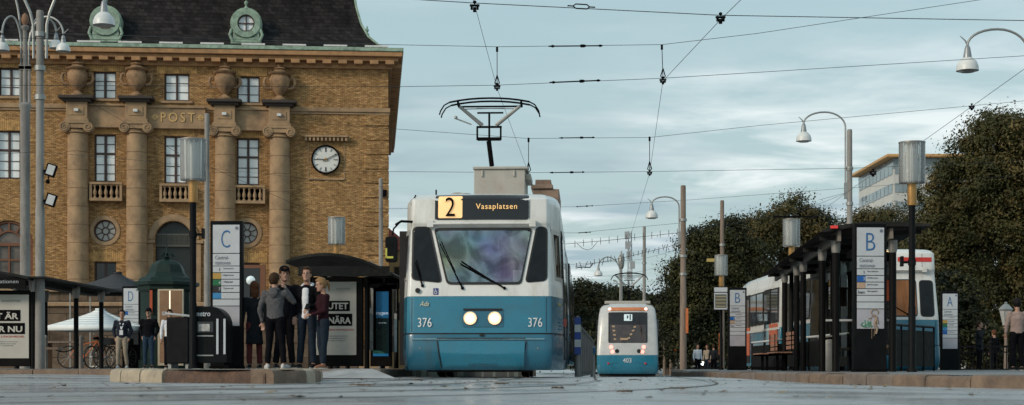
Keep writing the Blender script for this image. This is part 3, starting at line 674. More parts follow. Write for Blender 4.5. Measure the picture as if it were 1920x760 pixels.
# giant ionic columns with pedestal blocks, slabs and urns
def spiral(cx, cz, r, s):
    return [(cx+s*rr*math.cos(t), cz+rr*math.sin(t)) for k in range(22) for t, rr in [(PI/2-k*.55 if False else PI/2 - k*.42, r*(1-k/24))]]
for px, ycap in ((148, 242), (258, 243), (423, 249), (525, 251)):
    u = U(px); zcap = V(px, ycap); zslab = V(px, ycap-57+0); yc = -.28
    col = MB(); z = 0; rr = .62
    ztop = zcap-.35; nd = 13; h = (ztop)/nd
    for k in range(nd):
        r0 = .66-.06*(k/nd); r1 = .66-.06*((k+1)/nd)
        col.lathe([(r0-.022, z+.004), (r0, z+.016), (r1, z+h-.016), (r1-.022, z+h-.004)], (u, yc, 0), 28); z += h
    col.build('column', m_stone, po, ang=50)
    cp = MB()
    cp.lathe([(.58, ztop), (.70, ztop+.06), (.60, ztop+.13), (.66, ztop+.22)], (u, yc, 0), 28)
    cp.bb(u-.72, u+.72, yc-.62, yc+.5, zcap+.22, zcap+.36).bb(u-.6, u+.6, yc-.55, yc+.5, zcap-.05, zcap+.218)
    for s in (-1, 1):
        cx = u+s*.68; cz = zcap+.0
        cp.lathe([(.30, yc-.6), (.30, yc+.4)], (cx, 0, cz), 20, axis='Y')
        pts = [(cx+s*(.27*(1-k/26))*math.sin(k*.48), yc-.62, cz+(.27*(1-k/26))*math.cos(k*.48)) for k in range(24)]
        cp.tube(pts, .035, 6)
    cp.build('capital', m_stone, po, ang=45)
    b0 = zcap+.362; pd = MB(); pd.bb(u-.62, u+.62, -.75, .1, b0, zslab-.3).bb(u-.42, u+.42, -.79, -.745, b0+.35, zslab-.6).bb(u-.70, u+.70, -.83, .1, b0, b0+.14)
    pd.build('pedestal', m_stone, po, bevel=.03)
    sl = MB(); sl.bb(u-1.02, u+1.02, -1.15, .1, zslab-.14, zslab+.03).bb(u-.82, u+.82, -.95, .1, zslab-.298, zslab-.142)
    sl.build('slab', mk('sooty_slab', (.045,.035,.03), .85, var=.3), po, bevel=.02)
    zb = zslab+.03
    ur = MB(); pr = [(.42, 0), (.44, .12), (.24, .26), (.16, .34), (.30, .5), (.50, .78), (.60, 1.1), (.62, 1.35), (.52, 1.48), (.50, 1.56), (.66, 1.62), (.70, 1.70), (.42, 1.78), (.30, 1.88), (.40, 1.95), (.30, 2.02), (.10, 2.08), (.16, 2.16), (.05, 2.24)]
    ur.lathe([(a_, b_+zb) for a_, b_ in pr], (u, -.45, 0), 24)
    for s in (-1, 1):
        ur.tube([(u+s*.52, -.45, zb+.75), (u+s*.78, -.45, zb+.80), (u+s*.92, -.45, zb+1.05), (u+s*.86, -.45, zb+1.35), (u+s*.70, -.45, zb+1.42), (u+s*.66, -.45, zb+1.25)], [.07,.09,.10,.10,.08,.05], 8)
    ur.build('urn', mk('urn_stone', (.28,.17,.09), .8, var=.45, scale=1.6, dirt=(.06,.035,.022), dirt_amt=.8, dscale=1.8), po, ang=60)
    MB().bb(u-.13, u+.13, -.95, -.80, b0+.55, b0+.72).build('facade_spotlight', m_white, po, bevel=.02)
# recessed friezes between the columns, with the gilt lettering POST
for (a, b, t, bo) in ((166, 240, 200, 236), (276, 386, 204, 238), (441, 507, 208, 242)):
    u0, u1, z1, z0 = U(a), U(b), V(a, t), V(a, bo)
    mb = MB().bb(u0, u1, -.3, .05, z0, z1).bb(u0, u1, -.38, .05, z0-.14, z0-.002).bb(u0, u1, -.40, .05, z1+.002, z1+.12)
    f = mb.build('frieze', m_stone, po, bevel=.015)
    if a == 276:
        ub, ue = U(300), U(369); m_gilt = mk('gilt_letters', (.58,.38,.15), .5, .2)
        text('POST', m_gilt, f, ((ub+ue)/2, -.325, (z0+z1)/2+.0), w=(ue-ub)*.92, h=.56, spacing=1.35, depth=.04)
        for s in (-1, 1):
            cx = (ub+ue)/2+s*(ue-ub)*.62; w = MB().ring((cx, (z0+z1)/2), .16, .09, -.33, -.3, 12).bar((cx-.24, -.32, (z0+z1)/2), (cx+.24, -.32, (z0+z1)/2), .03, .05).bar((cx, -.32, (z0+z1)/2-.2), (cx, -.32, (z0+z1)/2+.2), .03, .05)
            w.build('ornament', m_gilt, f)
# balustrades under the first-floor windows
for (a, b, t, bo) in ((170, 231, 343, 378), (301, 359, 346, 380), (439, 498, 349, 383)):
    u0, u1, z1, z0 = U(a), U(b), V(a, t), V(a, bo); y = -.35
    mb = MB().bb(u0, u1, y-.16, y+.16, z1-.13, z1).bb(u0, u1, y-.18, y+.6, z0, z0+.17).bb(u0, u0+.14, y-.13, y+.13, z0+.172, z1-.132).bb(u1-.14, u1, y-.13, y+.13, z0+.172, z1-.132)
    n = 5; h = z1-.13-z0-.17
    for k in range(n):
        x = u0+.14+(u1-u0-.28)*(k+.5)/n
        mb.lathe([(r_, z0+.17+h*q) for r_, q in ((.10,0),(.10,.08),(.05,.14),(.11,.36),(.105,.48),(.045,.72),(.05,.82),(.09,.9),(.09,1))], (x, y, 0), 10)
    mb.build('balustrade', m_stone, po, ang=50)
    MB().bb(u0+.05, u1-.05, -.04, .02, z0+.17, z1-.16).build('balcony_shade_sheet', m_blackm, po)  # black sheet on the wall paints the shade behind the balusters
# clock with hood and thin frame
u, z = fac(611, 300); rc = 27*DC/F
ck = MB().lathe([(rc-.04, 0), (.01, 0)], (u, -.14, z), 48, axis='Y', caps=False).build('clock_face', mk('clock_white', (.66,.66,.62), .4, var=.05), po, smooth=False)
MB().ring((u, z), rc, rc-.10, -.22, .0, 48).build('clock_rim', m_blackm, ck)
for k in range(12):
    a = k*PI/6; l = .26 if k % 3 == 0 else .17; w = .07 if k % 3 == 0 else .045
    MB().bar((u+(rc-.15-l)*math.sin(a), -.155, z+(rc-.15-l)*math.cos(a)), (u+(rc-.15)*math.sin(a), -.155, z+(rc-.15)*math.cos(a)), w, .02).build('hour_mark', m_blackm, ck)
a = R(274); b = R(62)
MB().bar((u-.15*math.sin(a), -.17, z-.15*math.cos(a)), (u+.52*math.sin(a), -.17, z+.52*math.cos(a)), .09, .02).build('hour_hand', m_blackm, ck)
MB().bar((u-.2*math.sin(b), -.195, z-.2*math.cos(b)), (u+.72*math.sin(b), -.195, z+.72*math.cos(b)), .06, .02).build('minute_hand', m_blackm, ck)
MB().lathe([(.09, -.22), (.09, -.16)], (u, 0, z), 16, axis='Y').build('hub', m_brass, ck)
u0, u1 = U(570), U(653); zh = V(611, 262)
mb = MB().bb(u0, u1, -.42, .05, zh+.1, zh+.22)
k = u0+.06
while k < u1-.1: mb.bb(k, k+.14, -.36, .04, zh-.12, zh+.098); k += .24
mb.build('clock_hood', m_stone, po, bevel=.015)
zs = V(611, 336); mb = MB().bb(U(577), U(646), -.10, .05, zs-.05, zs+.05)
for q in (U(577), U(645)): mb.bb(q, q+.05, -.03, .03, zs+.05, zh-.12)
mb.build('clock_surround', m_stone, po)
# doors with lit panes behind the passengers
u, z = fac(463, 500)
# small black box and drain on the corner
u, z = fac(722, 363); MB().bb(u-.3, u+.1, -.2, .05, z-.2, z+.2).build('alarm_box', m_blackm, po)
# sloping plinth of the building
MB().bb(UL, .06, -.10, .05, 0, 1.6).build('plinth', m_stone, po, bevel=.03)

# house with the red roof behind
hs = thing('yellow_house', 'small yellow house with a red tiled roof seen between post office and large tram', 'building', (X(742, 135), 135, 0))
m_yel = mk('yellow_render', (.36, .24, .11), .8); m_redr = m_brick('red_tiles', (.30,.06,.045), (.36,.09,.06), (.12,.03,.02), bw=.3, bh=.3)
zt = Z(470, 135); mb = MB().bb(-6, 1.4, 0, 14, 0, zt); mb.build('wall', m_yel, hs)
zr = Z(436, 135); mb = MB(); mb.add([(-6.3,-.4,zt+.02),(1.7,-.4,zt+.02),(1.7,14.4,zt+.02),(-6.3,14.4,zt+.02),(-3.6,5,zr+1),(-1.2,5,zr+1),(-1.2,9,zr+1),(-3.6,9,zr+1)], [(3,2,1,0),(0,1,5,4),(1,2,6,5),(2,3,7,6),(3,0,4,7),(4,5,6,7)])
mb.build('roof', m_redr, hs, smooth=False)
for x in (-.9, .25):
    for zz in (4.2, 7.2):
        w = MB().bb(x-.38, x+.38, -.06, -.01, zz, zz+1.5).build('window', m_winframe, hs); MB().bb(x-.3, x+.3, -.075, -.062, zz+.08, zz+1.42).build('pane', m_darkpane, w)

# office block far right
DO = 300
ob = thing('office_block', 'pale multi-storey office block with flat overhanging orange-edged roof rising behind the trees', 'building', (X(1675, DO), DO, 0), R(0))
m_offw = mk('pale_concrete_cladding', (.50, .50, .47), .7, var=.08, scale=.2); m_offg = mk('office_glass', (.20,.25,.27), .12, var=.25, scale=.3)
ztp = Z(291, DO); W1 = 17.4; W2 = 13
mb = MB().bb(0, W1, 0, 30, 0, ztp-.6)
ob_ = mb.build('wall', m_offw, ob)
for k in range(7):
    zb = ztp-1.0-3.45*(k+1)+.9
    for i in range(11):
        x0 = .3 + i*1.56
        if k % 2 and i == 3: continue
        w = MB().bb(x0, x0+1.42, -.12, -.02, zb, zb+1.75).build('window', m_offg, ob)
    for i in range(9):
        y0 = .6+i*3.2
        MB().bb(-.12, -.02, y0, y0+2.7, zb, zb+1.75).build('window', m_offg, ob)
MB().bb(-1.6, W1+1.2, -1.8, 31, ztp-.55, ztp).build('roof', mk('orange_roof_edge', (.48,.27,.10), .6), ob, bevel=.1)
MB().bb(-.05, W1+.05, -.05, 30, ztp-2.6, ztp-.62).build('top_band', m_offg, ob)
text('POLAR', m_inkg, ob, (-.14, 24, ztp-5.6), w=5, h=1.0, rz=R(-90))

# station hall roof in the distance
DS = 210
sh = thing('station_hall', 'distant grey station hall with low sloping roof and glazed gable behind the small tram', 'building', (X(1240, DS), DS, 0))
m_hall = mk('grey_zinc_roof', (.20,.20,.22), .5, .3, stretch=(1,1,1))
z0, z1, z2 = Z(566, DS), Z(548, DS), Z(520, DS)
mb = MB(); mb.add([(-7, 0, z0-1.6), (0.5, 0, z1-1.2), (10, 0, z2-.5), (10, 30, z2+1), (-7, 30, z0)], [(0,1,2,3,4)]); mb.bb(-6.8, 10, .4, 29, 0, z0-2)
mb.build('roof', m_hall, sh, smooth=False)
mb = MB(); mb.tube([(-1.5, -.3, 0), (-1.0, -.3, z0-1.5), (1, -.3, z1-.4), (10, -.3, z2)], .28, 8); mb.tube([(1, -.3, z0-5), (2.2, -.3, z1-2.2), (4, -.3, z1-1.2), (10, -.3, z1-.5)], .18, 8)
for k in range(5): mb.bar((2+k*2, -.25, 2), (2+k*2, -.25, z1-1), .12, .12)
mb.build('gable_frame', mk('hall_white', (.5,.5,.5), .5), sh)
MB().add([(.5, -.05, 0), (10, -.05, 0), (10, -.05, z2-.7), (1, -.05, z1-1)], [(0,1,2,3)]).build('gable_glass', mk('hall_teal_glass', (.05,.12,.13), .1), sh)

# brown stone terrace wall behind the tents
tw = thing('terrace_wall', 'dark brown stone terrace wall with cap stones behind the tents and bicycles', 'wall', (X(190, 60), 60, 0))
m_tw = m_brick('terrace_blocks', (.16,.115,.08), (.12,.085,.06), (.05,.04,.03), bw=1.3, bh=.55)
zt = Z(575, 60); MB().bb(-9, 9.6, 0, .6, 0, zt).build('masonry', m_tw, tw, smooth=False); MB().bb(-9.1, 9.7, -.1, .7, zt+.002, zt+.16).build('cap_stones', m_stone, tw, bevel=.03)
hb = thing('stone_annex', 'low dark brown stone annex with flat roof at the foot of the post office', 'building', (X(190, 75), 75, 0))
MB().bb(-14, 1.9, 0, 8, 0, Z(548, 75)).build('wall', m_tw, hb, smooth=False); MB().bb(-14.2, 2.1, -.2, 8, Z(548, 75)+.002, Z(542, 75)).build('roof_edge', m_stone, hb, bevel=.03)
# ---------------------------------------------------------------- trees
m_lfA = m_leaf('foliage_olive', (.015, .023, .009), (.095, .090, .030), .5)
m_lfB = m_leaf('foliage_dark', (.008, .013, .007), (.045, .048, .018), .35)
m_lfC = m_leaf('foliage_autumn', (.030, .032, .012), (.165, .125, .046), .7)
m_bark = mk('tree_bark', (.06, .045, .035), .9, var=.3, bump=.02, bscale=10)
def crown_mesh(lobes, nclump, per, leaf, sig, mats, inner=.35, seed=0):
    g = np.random.default_rng(seed)
    w = np.array([l[3]*l[4]*l[5] for l in lobes])**(2/3); w /= w.sum()
    cs = []; cm = []
    pick = g.choice(len(lobes), nclump, p=w)
    for k in range(nclump):
        l = lobes[pick[k]]; d = g.normal(size=3); d /= np.linalg.norm(d)
        if d[2] < -.3 and g.random() < .5: d[2] *= -1
        r = 1-abs(g.normal(0, .20)) if g.random() > inner else g.random()**.5
        if g.random() < .10: r = g.uniform(1.0, 1.22)
        r *= 1 + .10*math.sin(d[0]*7+k % 3)*math.cos(d[2]*6+l[0])
        cs.append(np.array(l[:3]) + d*np.array(l[3:6])*r)
        cm.append(g.random())
    cs = np.array(cs); n = nclump*per
    sg = sig*g.uniform(.35, 1.25, nclump)
    off = g.normal(size=(n, 3))*np.repeat(sg, per)[:, None]*np.array([1, 1, .62])
    c = np.repeat(cs, per, 0) + off
    # leaf quads: random basis, leaning outward and up
    nrm = g.normal(size=(n, 3))*.42 + off/np.repeat(sg, per)[:, None]*.6 + np.array([0, 0, .5]); nrm /= np.linalg.norm(nrm, axis=1)[:, None]
    t = np.cross(nrm, g.normal(size=(n, 3))); t /= np.linalg.norm(t, axis=1)[:, None]; b = np.cross(nrm, t)
    s = leaf*g.uniform(.55, 1.3, n)[:, None]
    v = np.empty((n, 4, 3)); v[:, 0] = c - t*s; v[:, 1] = c - b*s*.5 + nrm*s*.12; v[:, 2] = c + t*s; v[:, 3] = c + b*s*.5 + nrm*s*.12
    me = bpy.data.meshes.new('crown'); me.vertices.add(n*4); me.vertices.foreach_set('co', v.ravel())
    me.loops.add(n*4); me.loops.foreach_set('vertex_index', np.arange(n*4, dtype=np.int32)); me.polygons.add(n)
    me.polygons.foreach_set('loop_start', np.arange(0, n*4, 4, dtype=np.int32)); me.polygons.foreach_set('loop_total', np.full(n, 4, dtype=np.int32))
    for m in mats: me.materials.append(m)
    mi = np.repeat((np.array(cm) < .35).astype(np.int32), per) if len(mats) > 1 else np.zeros(n, np.int32)
    me.polygons.foreach_set('material_index', mi); me.update(); me.validate(); return me
TN = [0]
def tree(label, px, D, lobes_px, nclump, per, leaf, sig, mats, name='tree', depth=.8, trunk_r=.3, group='trees beyond the tram stop', cat='tree', inner=.3, trunk=True):
    """lobes_px: (px, py, radius_px, squash)"""
    TN[0] += 1
    t = thing(name, label, cat, (X(px, D), D, -.1), group=group)
    L = []
    g = random.Random(TN[0]*13)
    for a, b, r, q in lobes_px:
        rm = r*D/F; L.append((X(a, D)-X(px, D), g.uniform(-.35, .35)*rm*depth, Z(b, D)+.1, rm, rm*depth, rm*q))
    me = crown_mesh(L, nclump, per, leaf, sig, mats, inner, TN[0])
    o = bpy.data.objects.new('crown', me); COL.objects.link(o); o.parent = t
    if trunk:
        mb = MB(); top = max(l[2] for l in L)*.6; mb.tube([(0,0,-.3), (.05,0,.6), (-.06,.05,top*.45), (.1,0,top)], [trunk_r*1.5, trunk_r, trunk_r*.8, trunk_r*.35], 10)
        for l in L: mb.tube([(0,0,top*.35), (l[0]*.4, l[1]*.4, (top*.4+l[2])*.5), (l[0]*.85, l[1]*.85, l[2])], [trunk_r*.55, trunk_r*.32, .04], 7)
        mb.build('trunk', m_bark, t)
    return t
tree('huge dark broad-crowned tree filling the right end of the view beyond the railing', 1835, 74,
     [(1890, 300, 88, 1), (1818, 372, 84, .95), (1850, 460, 120, 1), (1775, 520, 70, 1), (1930, 420, 110, 1), (1840, 610, 100, .8), (1765, 440, 48, 1), (1975, 560, 110, 1), (1735, 620, 70, .8), (1845, 262, 45, .9)],
     1500, 180, .078, .40, [m_lfA, m_lfC], depth=.8, trunk_r=.55, inner=.25)
tree('lower olive tree with a rounded crown to the right of the orange and white tram', 1790, 66,
     [(1790, 560, 48, 1), (1765, 620, 50, 1), (1835, 640, 55, .9), (1880, 660, 50, .8)], 260, 80, .09, .30, [m_lfB, m_lfA], trunk_r=.2)
tree('ragged golden brown tree directly below the office block between mast and glass lamp', 1655, 98,
     [(1630, 425, 42, .9), (1675, 440, 50, 1), (1600, 470, 50, 1), (1650, 520, 70, 1), (1700, 500, 50, 1), (1610, 580, 70, 1), (1690, 590, 70, 1)], 470, 130, .092, .42, [m_lfC, m_lfA], trunk_r=.35)
tree('broad golden brown tree with uneven top behind the far tram shelter', 1490, 92,
     [(1497, 402, 36, .9), (1450, 432, 42, .9), (1535, 432, 36, .9), (1405, 448, 38, .9), (1490, 480, 80, 1), (1560, 480, 50, 1), (1400, 530, 75, 1), (1520, 580, 80, 1), (1440, 620, 80, .9)], 720, 140, .088, .42, [m_lfC, m_lfA], trunk_r=.4)
tree('tall dark tree behind the grey wooden mast beside the small tram', 1330, 88,
     [(1325, 470, 42, 1), (1365, 450, 40, 1), (1295, 520, 42, 1), (1345, 540, 62, 1), (1290, 590, 50, 1), (1360, 620, 70, .9), (1300, 650, 55, .8), (1395, 480, 35, 1)], 570, 140, .085, .40, [m_lfA, m_lfB], trunk_r=.35)
tree('low bush-like tree under the station hall between the small tram and the wooden mast', 1255, 96,
     [(1262, 575, 28, 1), (1240, 610, 30, 1), (1282, 620, 35, 1), (1250, 655, 38, .9)], 230, 75, .11, .36, [m_lfB, m_lfA], trunk_r=.2)
tree('rounded grey-green tree directly beside the side of the large tram', 1105, 125,
     [(1100, 560, 34, 1), (1080, 600, 40, 1), (1125, 590, 30, 1), (1105, 640, 45, 1), (1060, 640, 50, 1)], 260, 75, .15, .5, [m_lfC, m_lfA], trunk_r=.35)
tree('distant grey-green tree whose top shows above the roof of the small tram', 1165, 150,
     [(1150, 560, 26, .8), (1185, 565, 28, .7), (1215, 572, 24, .8), (1170, 610, 50, 1), (1220, 620, 40, 1)], 240, 75, .17, .6, [m_lfA, m_lfC], trunk_r=.35)
# far-off mass of bushes and undergrowth under the trees
g = random.Random(5); L = []
for k in range(46):
    px = 1100+k*22; D = g.uniform(96, 118); L.append((X(px, D), D, g.uniform(.8, 2.2), g.uniform(2, 3.2), 2, g.uniform(1.5, 2.6)))
me = crown_mesh(L, 1100, 60, .16, .45, [m_lfB, m_lfA], .4, 99)
o = bpy.data.objects.new('undergrowth', me); COL.objects.link(o); tag(o, 'dark mass of bushes and hedges under the far trees', 'bushes', kind='stuff')
# far bank of grass and hill beyond
mb = MB(); xs_ = [-400+20*i for i in range(60)]
g = random.Random(9)
hz = [Z(650+g.uniform(-8, 8), 420) for _ in xs_]
mb.v = [(x, 420, -1) for x in xs_] + [(x, 430, h) for x, h in zip(xs_, hz)] + [(x, 700, h+4) for x, h in zip(xs_, hz)]
n = len(xs_); mb.f = [(j*n+i, j*n+i+1, (j+1)*n+i+1, (j+1)*n+i) for j in range(2) for i in range(n-1)]; mb.m = [0]*len(mb.f)
struct(mb.build('hill', mk('far_hill_wood', (.035,.042,.03), .9, var=.5, scale=.08), ang=180))
# ---------------------------------------------------------------- trams
m_tblue = mk('tram_blue_paint', (.016, .175, .27), .28, var=.10, scale=1.2, coat=.5, dirt=(.05,.10,.12), dirt_amt=.45, dscale=2.2)
m_tblue2 = mk('tram_blue_paint_dark', (.013, .125, .20), .3, var=.12, scale=1.5, coat=.4, dirt=(.04,.06,.06), dirt_amt=.65, dscale=3, stretch=(1.5,1.5,.5))
m_twhite = mk('tram_white_paint', (.70, .70, .67), .32, var=.05, scale=1.5, coat=.4, dirt=(.40,.36,.29), dirt_amt=.55, dscale=2.2, stretch=(1.6,1.6,.4))
m_troof = mk('tram_roof_grey', (.38, .36, .32), .6, var=.12, dirt=(.20,.14,.10), dirt_amt=.6, dscale=3)
m_rubber = mk('rubber_gasket', (.008, .008, .008), .5)
m_under = mk('underframe', (.010, .009, .009), .8)
def m_screen():
    m, nt, b = newmat('windscreen_glass'); L = nt.links; nt.nodes.remove(b)
    tc = N(nt, 'ShaderNodeTexCoord'); tn = N(nt, 'ShaderNodeTexNoise', Scale=1.1, Detail=2.); L.new(tc.outputs['Object'], tn.inputs['Vector'])
    hs = N(nt, 'ShaderNodeHueSaturation', Saturation=1.5, Value=1.5); L.new(tn.outputs['Color'], hs.inputs['Color'])
    mt = N(nt, 'ShaderNodeMix', data_type='RGBA'); mt.inputs['Factor'].default_value = .55; mt.inputs['A'].default_value = (1, 1, 1, 1); L.new(hs.outputs[0], mt.inputs['B'])  # noise tint paints a blotchy coloured sheen into the reflection
    g = N(nt, 'ShaderNodeBsdfGlossy'); g.inputs['Roughness'].default_value = .03; L.new(mt.outputs['Result'], g.inputs['Color'])
    t = N(nt, 'ShaderNodeBsdfTransparent'); t.inputs[0].default_value = (.62, .66, .66, 1)
    n2 = N(nt, 'ShaderNodeTexNoise', Scale=2.4, Detail=4., Distortion=1.2); L.new(tc.outputs['Object'], n2.inputs['Vector'])
    mr_ = N(nt, 'ShaderNodeMapRange'); mr_.inputs['From Min'].default_value = .35; mr_.inputs['From Max'].default_value = .65; mr_.inputs['To Min'].default_value = .16; mr_.inputs['To Max'].default_value = .42; L.new(n2.outputs['Fac'], mr_.inputs['Value'])
    bp = N(nt, 'ShaderNodeBump', Strength=.25, Distance=.03); L.new(tn.outputs['Fac'], bp.inputs['Height']); L.new(bp.outputs[0], g.inputs['Normal'])
    ms = N(nt, 'ShaderNodeMixShader'); L.new(mr_.outputs[0], ms.inputs[0]); L.new(t.outputs[0], ms.inputs[1]); L.new(g.outputs[0], ms.inputs[2])
    L.new(ms.outputs[0], nt.nodes['Material Output'].inputs['Surface']); MATS['screen'] = m; return m
m_screen()
m_tside = mk('tram_side_glass', (.010, .012, .014), .12, var=.3, spec=.25)
m_warmg = mk('painted_reflection_glass', (.10, .045, .02), .12, var=.9, scale=2.5, spec=.3, stretch=(3, 1, .5), emit=(.6,.24,.07), es=.12)  # warm streaks and faint glow paint a reflection into the glass
m_lamp_on = mk('lit_headlamp', (1,.9,.75), .3, emit=(1,.88,.70), es=9, var=0); m_lamp_rim = mk('lit_headlamp_rim', (1,.8,.5), .3, emit=(1,.62,.30), es=1.5, var=0)
m_lamp_red = mk('lit_tail_lamp', (.8,.1,.1), .3, emit=(1,.34,.26), es=2, var=0)
m_chrome = mk('lamp_chrome', (.6,.58,.55), .2, .9, var=.05)
m_amber = mk('amber_display', (.9,.5,.1), .5, emit=(1,.70,.40), es=.42, var=.0)
m_amberp = mk('lit_number_panel', (.8,.5,.2), .5, emit=(1,.62,.30), es=.5, var=.05)
m_disp = mk('display_black', (.012,.010,.010), .12, spec=.6)
m_skin_num = mk('white_transfer', (.72,.74,.74), .4, var=0)

class Front:
    """nose surface of a tram cab, x across, y back, z up. rows: (z, y0, half, bow)"""
    def __init__(s, rows, fw, bw, tl, corner=.10): s.rows = rows; s.fw = fw; s.bw = bw; s.tl = tl; s.c = corner
    def row(s, z):
        r = s.rows
        if z <= r[0][0]: return r[0][1:]
        for a, b in zip(r, r[1:]):
            if z <= b[0]:
                t = (z-a[0])/(b[0]-a[0]); return tuple(a[i]+(b[i]-a[i])*t for i in (1, 2, 3))
        return r[-1][1:]
    def y(s, x, z, off=0.):
        y0, k, bow = s.row(z); fw = s.fw*k; e = abs(x)/fw
        return y0 + bow*min(e, 1)**2.4 + (max(0, e-1)*fw*2.5) - off
    def side_x(s, y, z):      # half width at distance y back (taper panel)
        y0, k, bow = s.row(z); ya = y0+bow+.10; t = max(0, min(1, (y-ya)/(s.tl-ya))); t = 1-(1-t)**1.35
        return k*(s.fw+.035) + (s.bw*min(1, k+.0) - k*(s.fw+.035))*t
    def plan(s, z, yend, nf=20):
        y0, k, bow = s.row(z); fw = s.fw*k; pts = []
        for i in range(nf+1):
            x = -fw + 2*fw*i/nf; pts.append((x*.985 if abs(abs(x)-fw) < 1e-6 else x, s.y(x, z)))
        rt = [(fw+.025, y0+bow+.045), (fw+.035*k, y0+bow+.10)]
        for f in (.15, .35, .6, .85, 1.0): yy = y0+bow+.10+(s.tl-(y0+bow+.10))*f; rt.append((s.side_x(yy, z), yy))
        rt.append((s.side_x(s.tl, z), yend))
        return [(-a, b) for a, b in rt[::-1]] + pts + rt
def inpoly(x, z, P_):
    c = False; j = len(P_)-1
    for i in range(len(P_)):
        if (P_[i][1] > z) != (P_[j][1] > z) and x < (P_[j][0]-P_[i][0])*(z-P_[i][1])/(P_[j][1]-P_[i][1])+P_[i][0]: c = not c
        j = i
    return c
def shell(fr, zs, yend, cap=True, hole=None, nf=20):
    mb = MB(); rows = [fr.plan(z, yend, nf) for z in zs]; n = len(rows[0])
    for z, r in zip(zs, rows): mb.v += [(x, y, z) for x, y in r]
    for j in range(len(zs)-1):
        for i in range(n-1):
            if hole and rows[j][i][1] < 1 and all(inpoly(rows[q][w][0], zs[q], hole) for q in (j, j+1) for w in (i, i+1)): continue
            mb.f.append((j*n+i, j*n+i+1, (j+1)*n+i+1, (j+1)*n+i)); mb.m.append(0)
    if cap: mb.f.append(tuple(range((len(zs)-1)*n, len(zs)*n))); mb.m.append(0)
    return mb
def panel_side(mb, fr, s, y0, y1, z0, z1, off, n=5, mi=0, rim=.004):
    """panel following the side surface. s=+1 right side, -1 left"""
    vs = []
    for i in range(n+1):
        y = y0+(y1-y0)*i/n
        for z in (z0, (z0+z1)/2, z1): vs.append((s*(fr.side_x(y, z)+off), y, z))
    fs = []
    for i in range(n):
        for j in range(2): f = (i*3+j, (i+1)*3+j, (i+1)*3+j+1, i*3+j+1); fs.append(f if s > 0 else f[::-1])
    mb.add(vs, fs, mi)
    # rim
    c = [(y0, z0), (y1, z0), (y1, z1), (y0, z1)]
    for (a, b), (c_, d) in zip(c, c[1:]+c[:1]):
        q = [(s*(fr.side_x(a, b)+off), a, b), (s*(fr.side_x(c_, d)+off), c_, d), (s*(fr.side_x(c_, d)-.01), c_, d), (s*(fr.side_x(a, b)-.01), a, b)]
        mb.add(q, [(3,2,1,0) if s > 0 else (0,1,2,3)], mi)

def pantograph(parent, x, y, zb, zt, half=.86):
    pg = MB().tube([(x+.03, y, zb), (x-.03, y, zb+.48)], .046, 8).bar((x-.24, y, zb+.52), (x+.20, y, zb+.52), .07, .06).bar((x-.26, y, zb+.75), (x+.22, y, zb+.75), .06, .035)
    for q in (-.25, .2): pg.tube([(x+q, y, zb+.5), (x+q, y, zb+.76)], .018, 6)
    pg.tube([(x-.02, y, zb+.48), (x-.02, y, zb+1.0)], .02, 6).bar((x-.25, y, zb+1.02), (x+.25, y, zb+1.02), .03, .03)
    o = pg.build('pantograph', m_blackm, parent)
    a = MB(); k = (zt-.10-(zb+.76))
    for s in (-1, 1): a.tube([(x+s*.13-.02, y, zb+.78), (x+s*.58, y-.15, zt-.13)], [.042, .032], 8)
    for s in (-1, 1): a.tube([(x+s*.50, y-.12, zt-.18), (x-s*.26, y-.04, zb+1.10)], .010, 5)
    a.tube([(x-.66, y, zt-.34), (x-.36, y, zb+.80)], .014, 6); a.sphere((x-.66, y, zt-.32), .035, 8, 6)
    a.build('arm', m_steel, o)
    h = MB()
    for yy in (y-.28, y+.08):
        h.tube([(x+half*q, yy, zt-.075*abs(q)**2.2) for q in (-1,-.75,-.5,-.25,0,.25,.5,.75,1)], .018, 8)
        for s in (-1, 1): h.tube([(x+s*half, yy, zt-.075), (x+s*(half+.10), yy, zt-.13), (x+s*(half+.17), yy, zt-.24), (x+s*(half+.19), yy, zt-.31)], .013, 6)
    for q in (-.6, .6): h.bar((x+q, y-.28, zt-.09), (x+q, y+.08, zt-.09), .035, .07)
    h.bar((x-.6, y-.1, zt-.13), (x+.6, y-.1, zt-.13), .03, .03)
    h.build('contact_head', m_blackm, o)
    return o

def mirror_arm(parent):
    pass

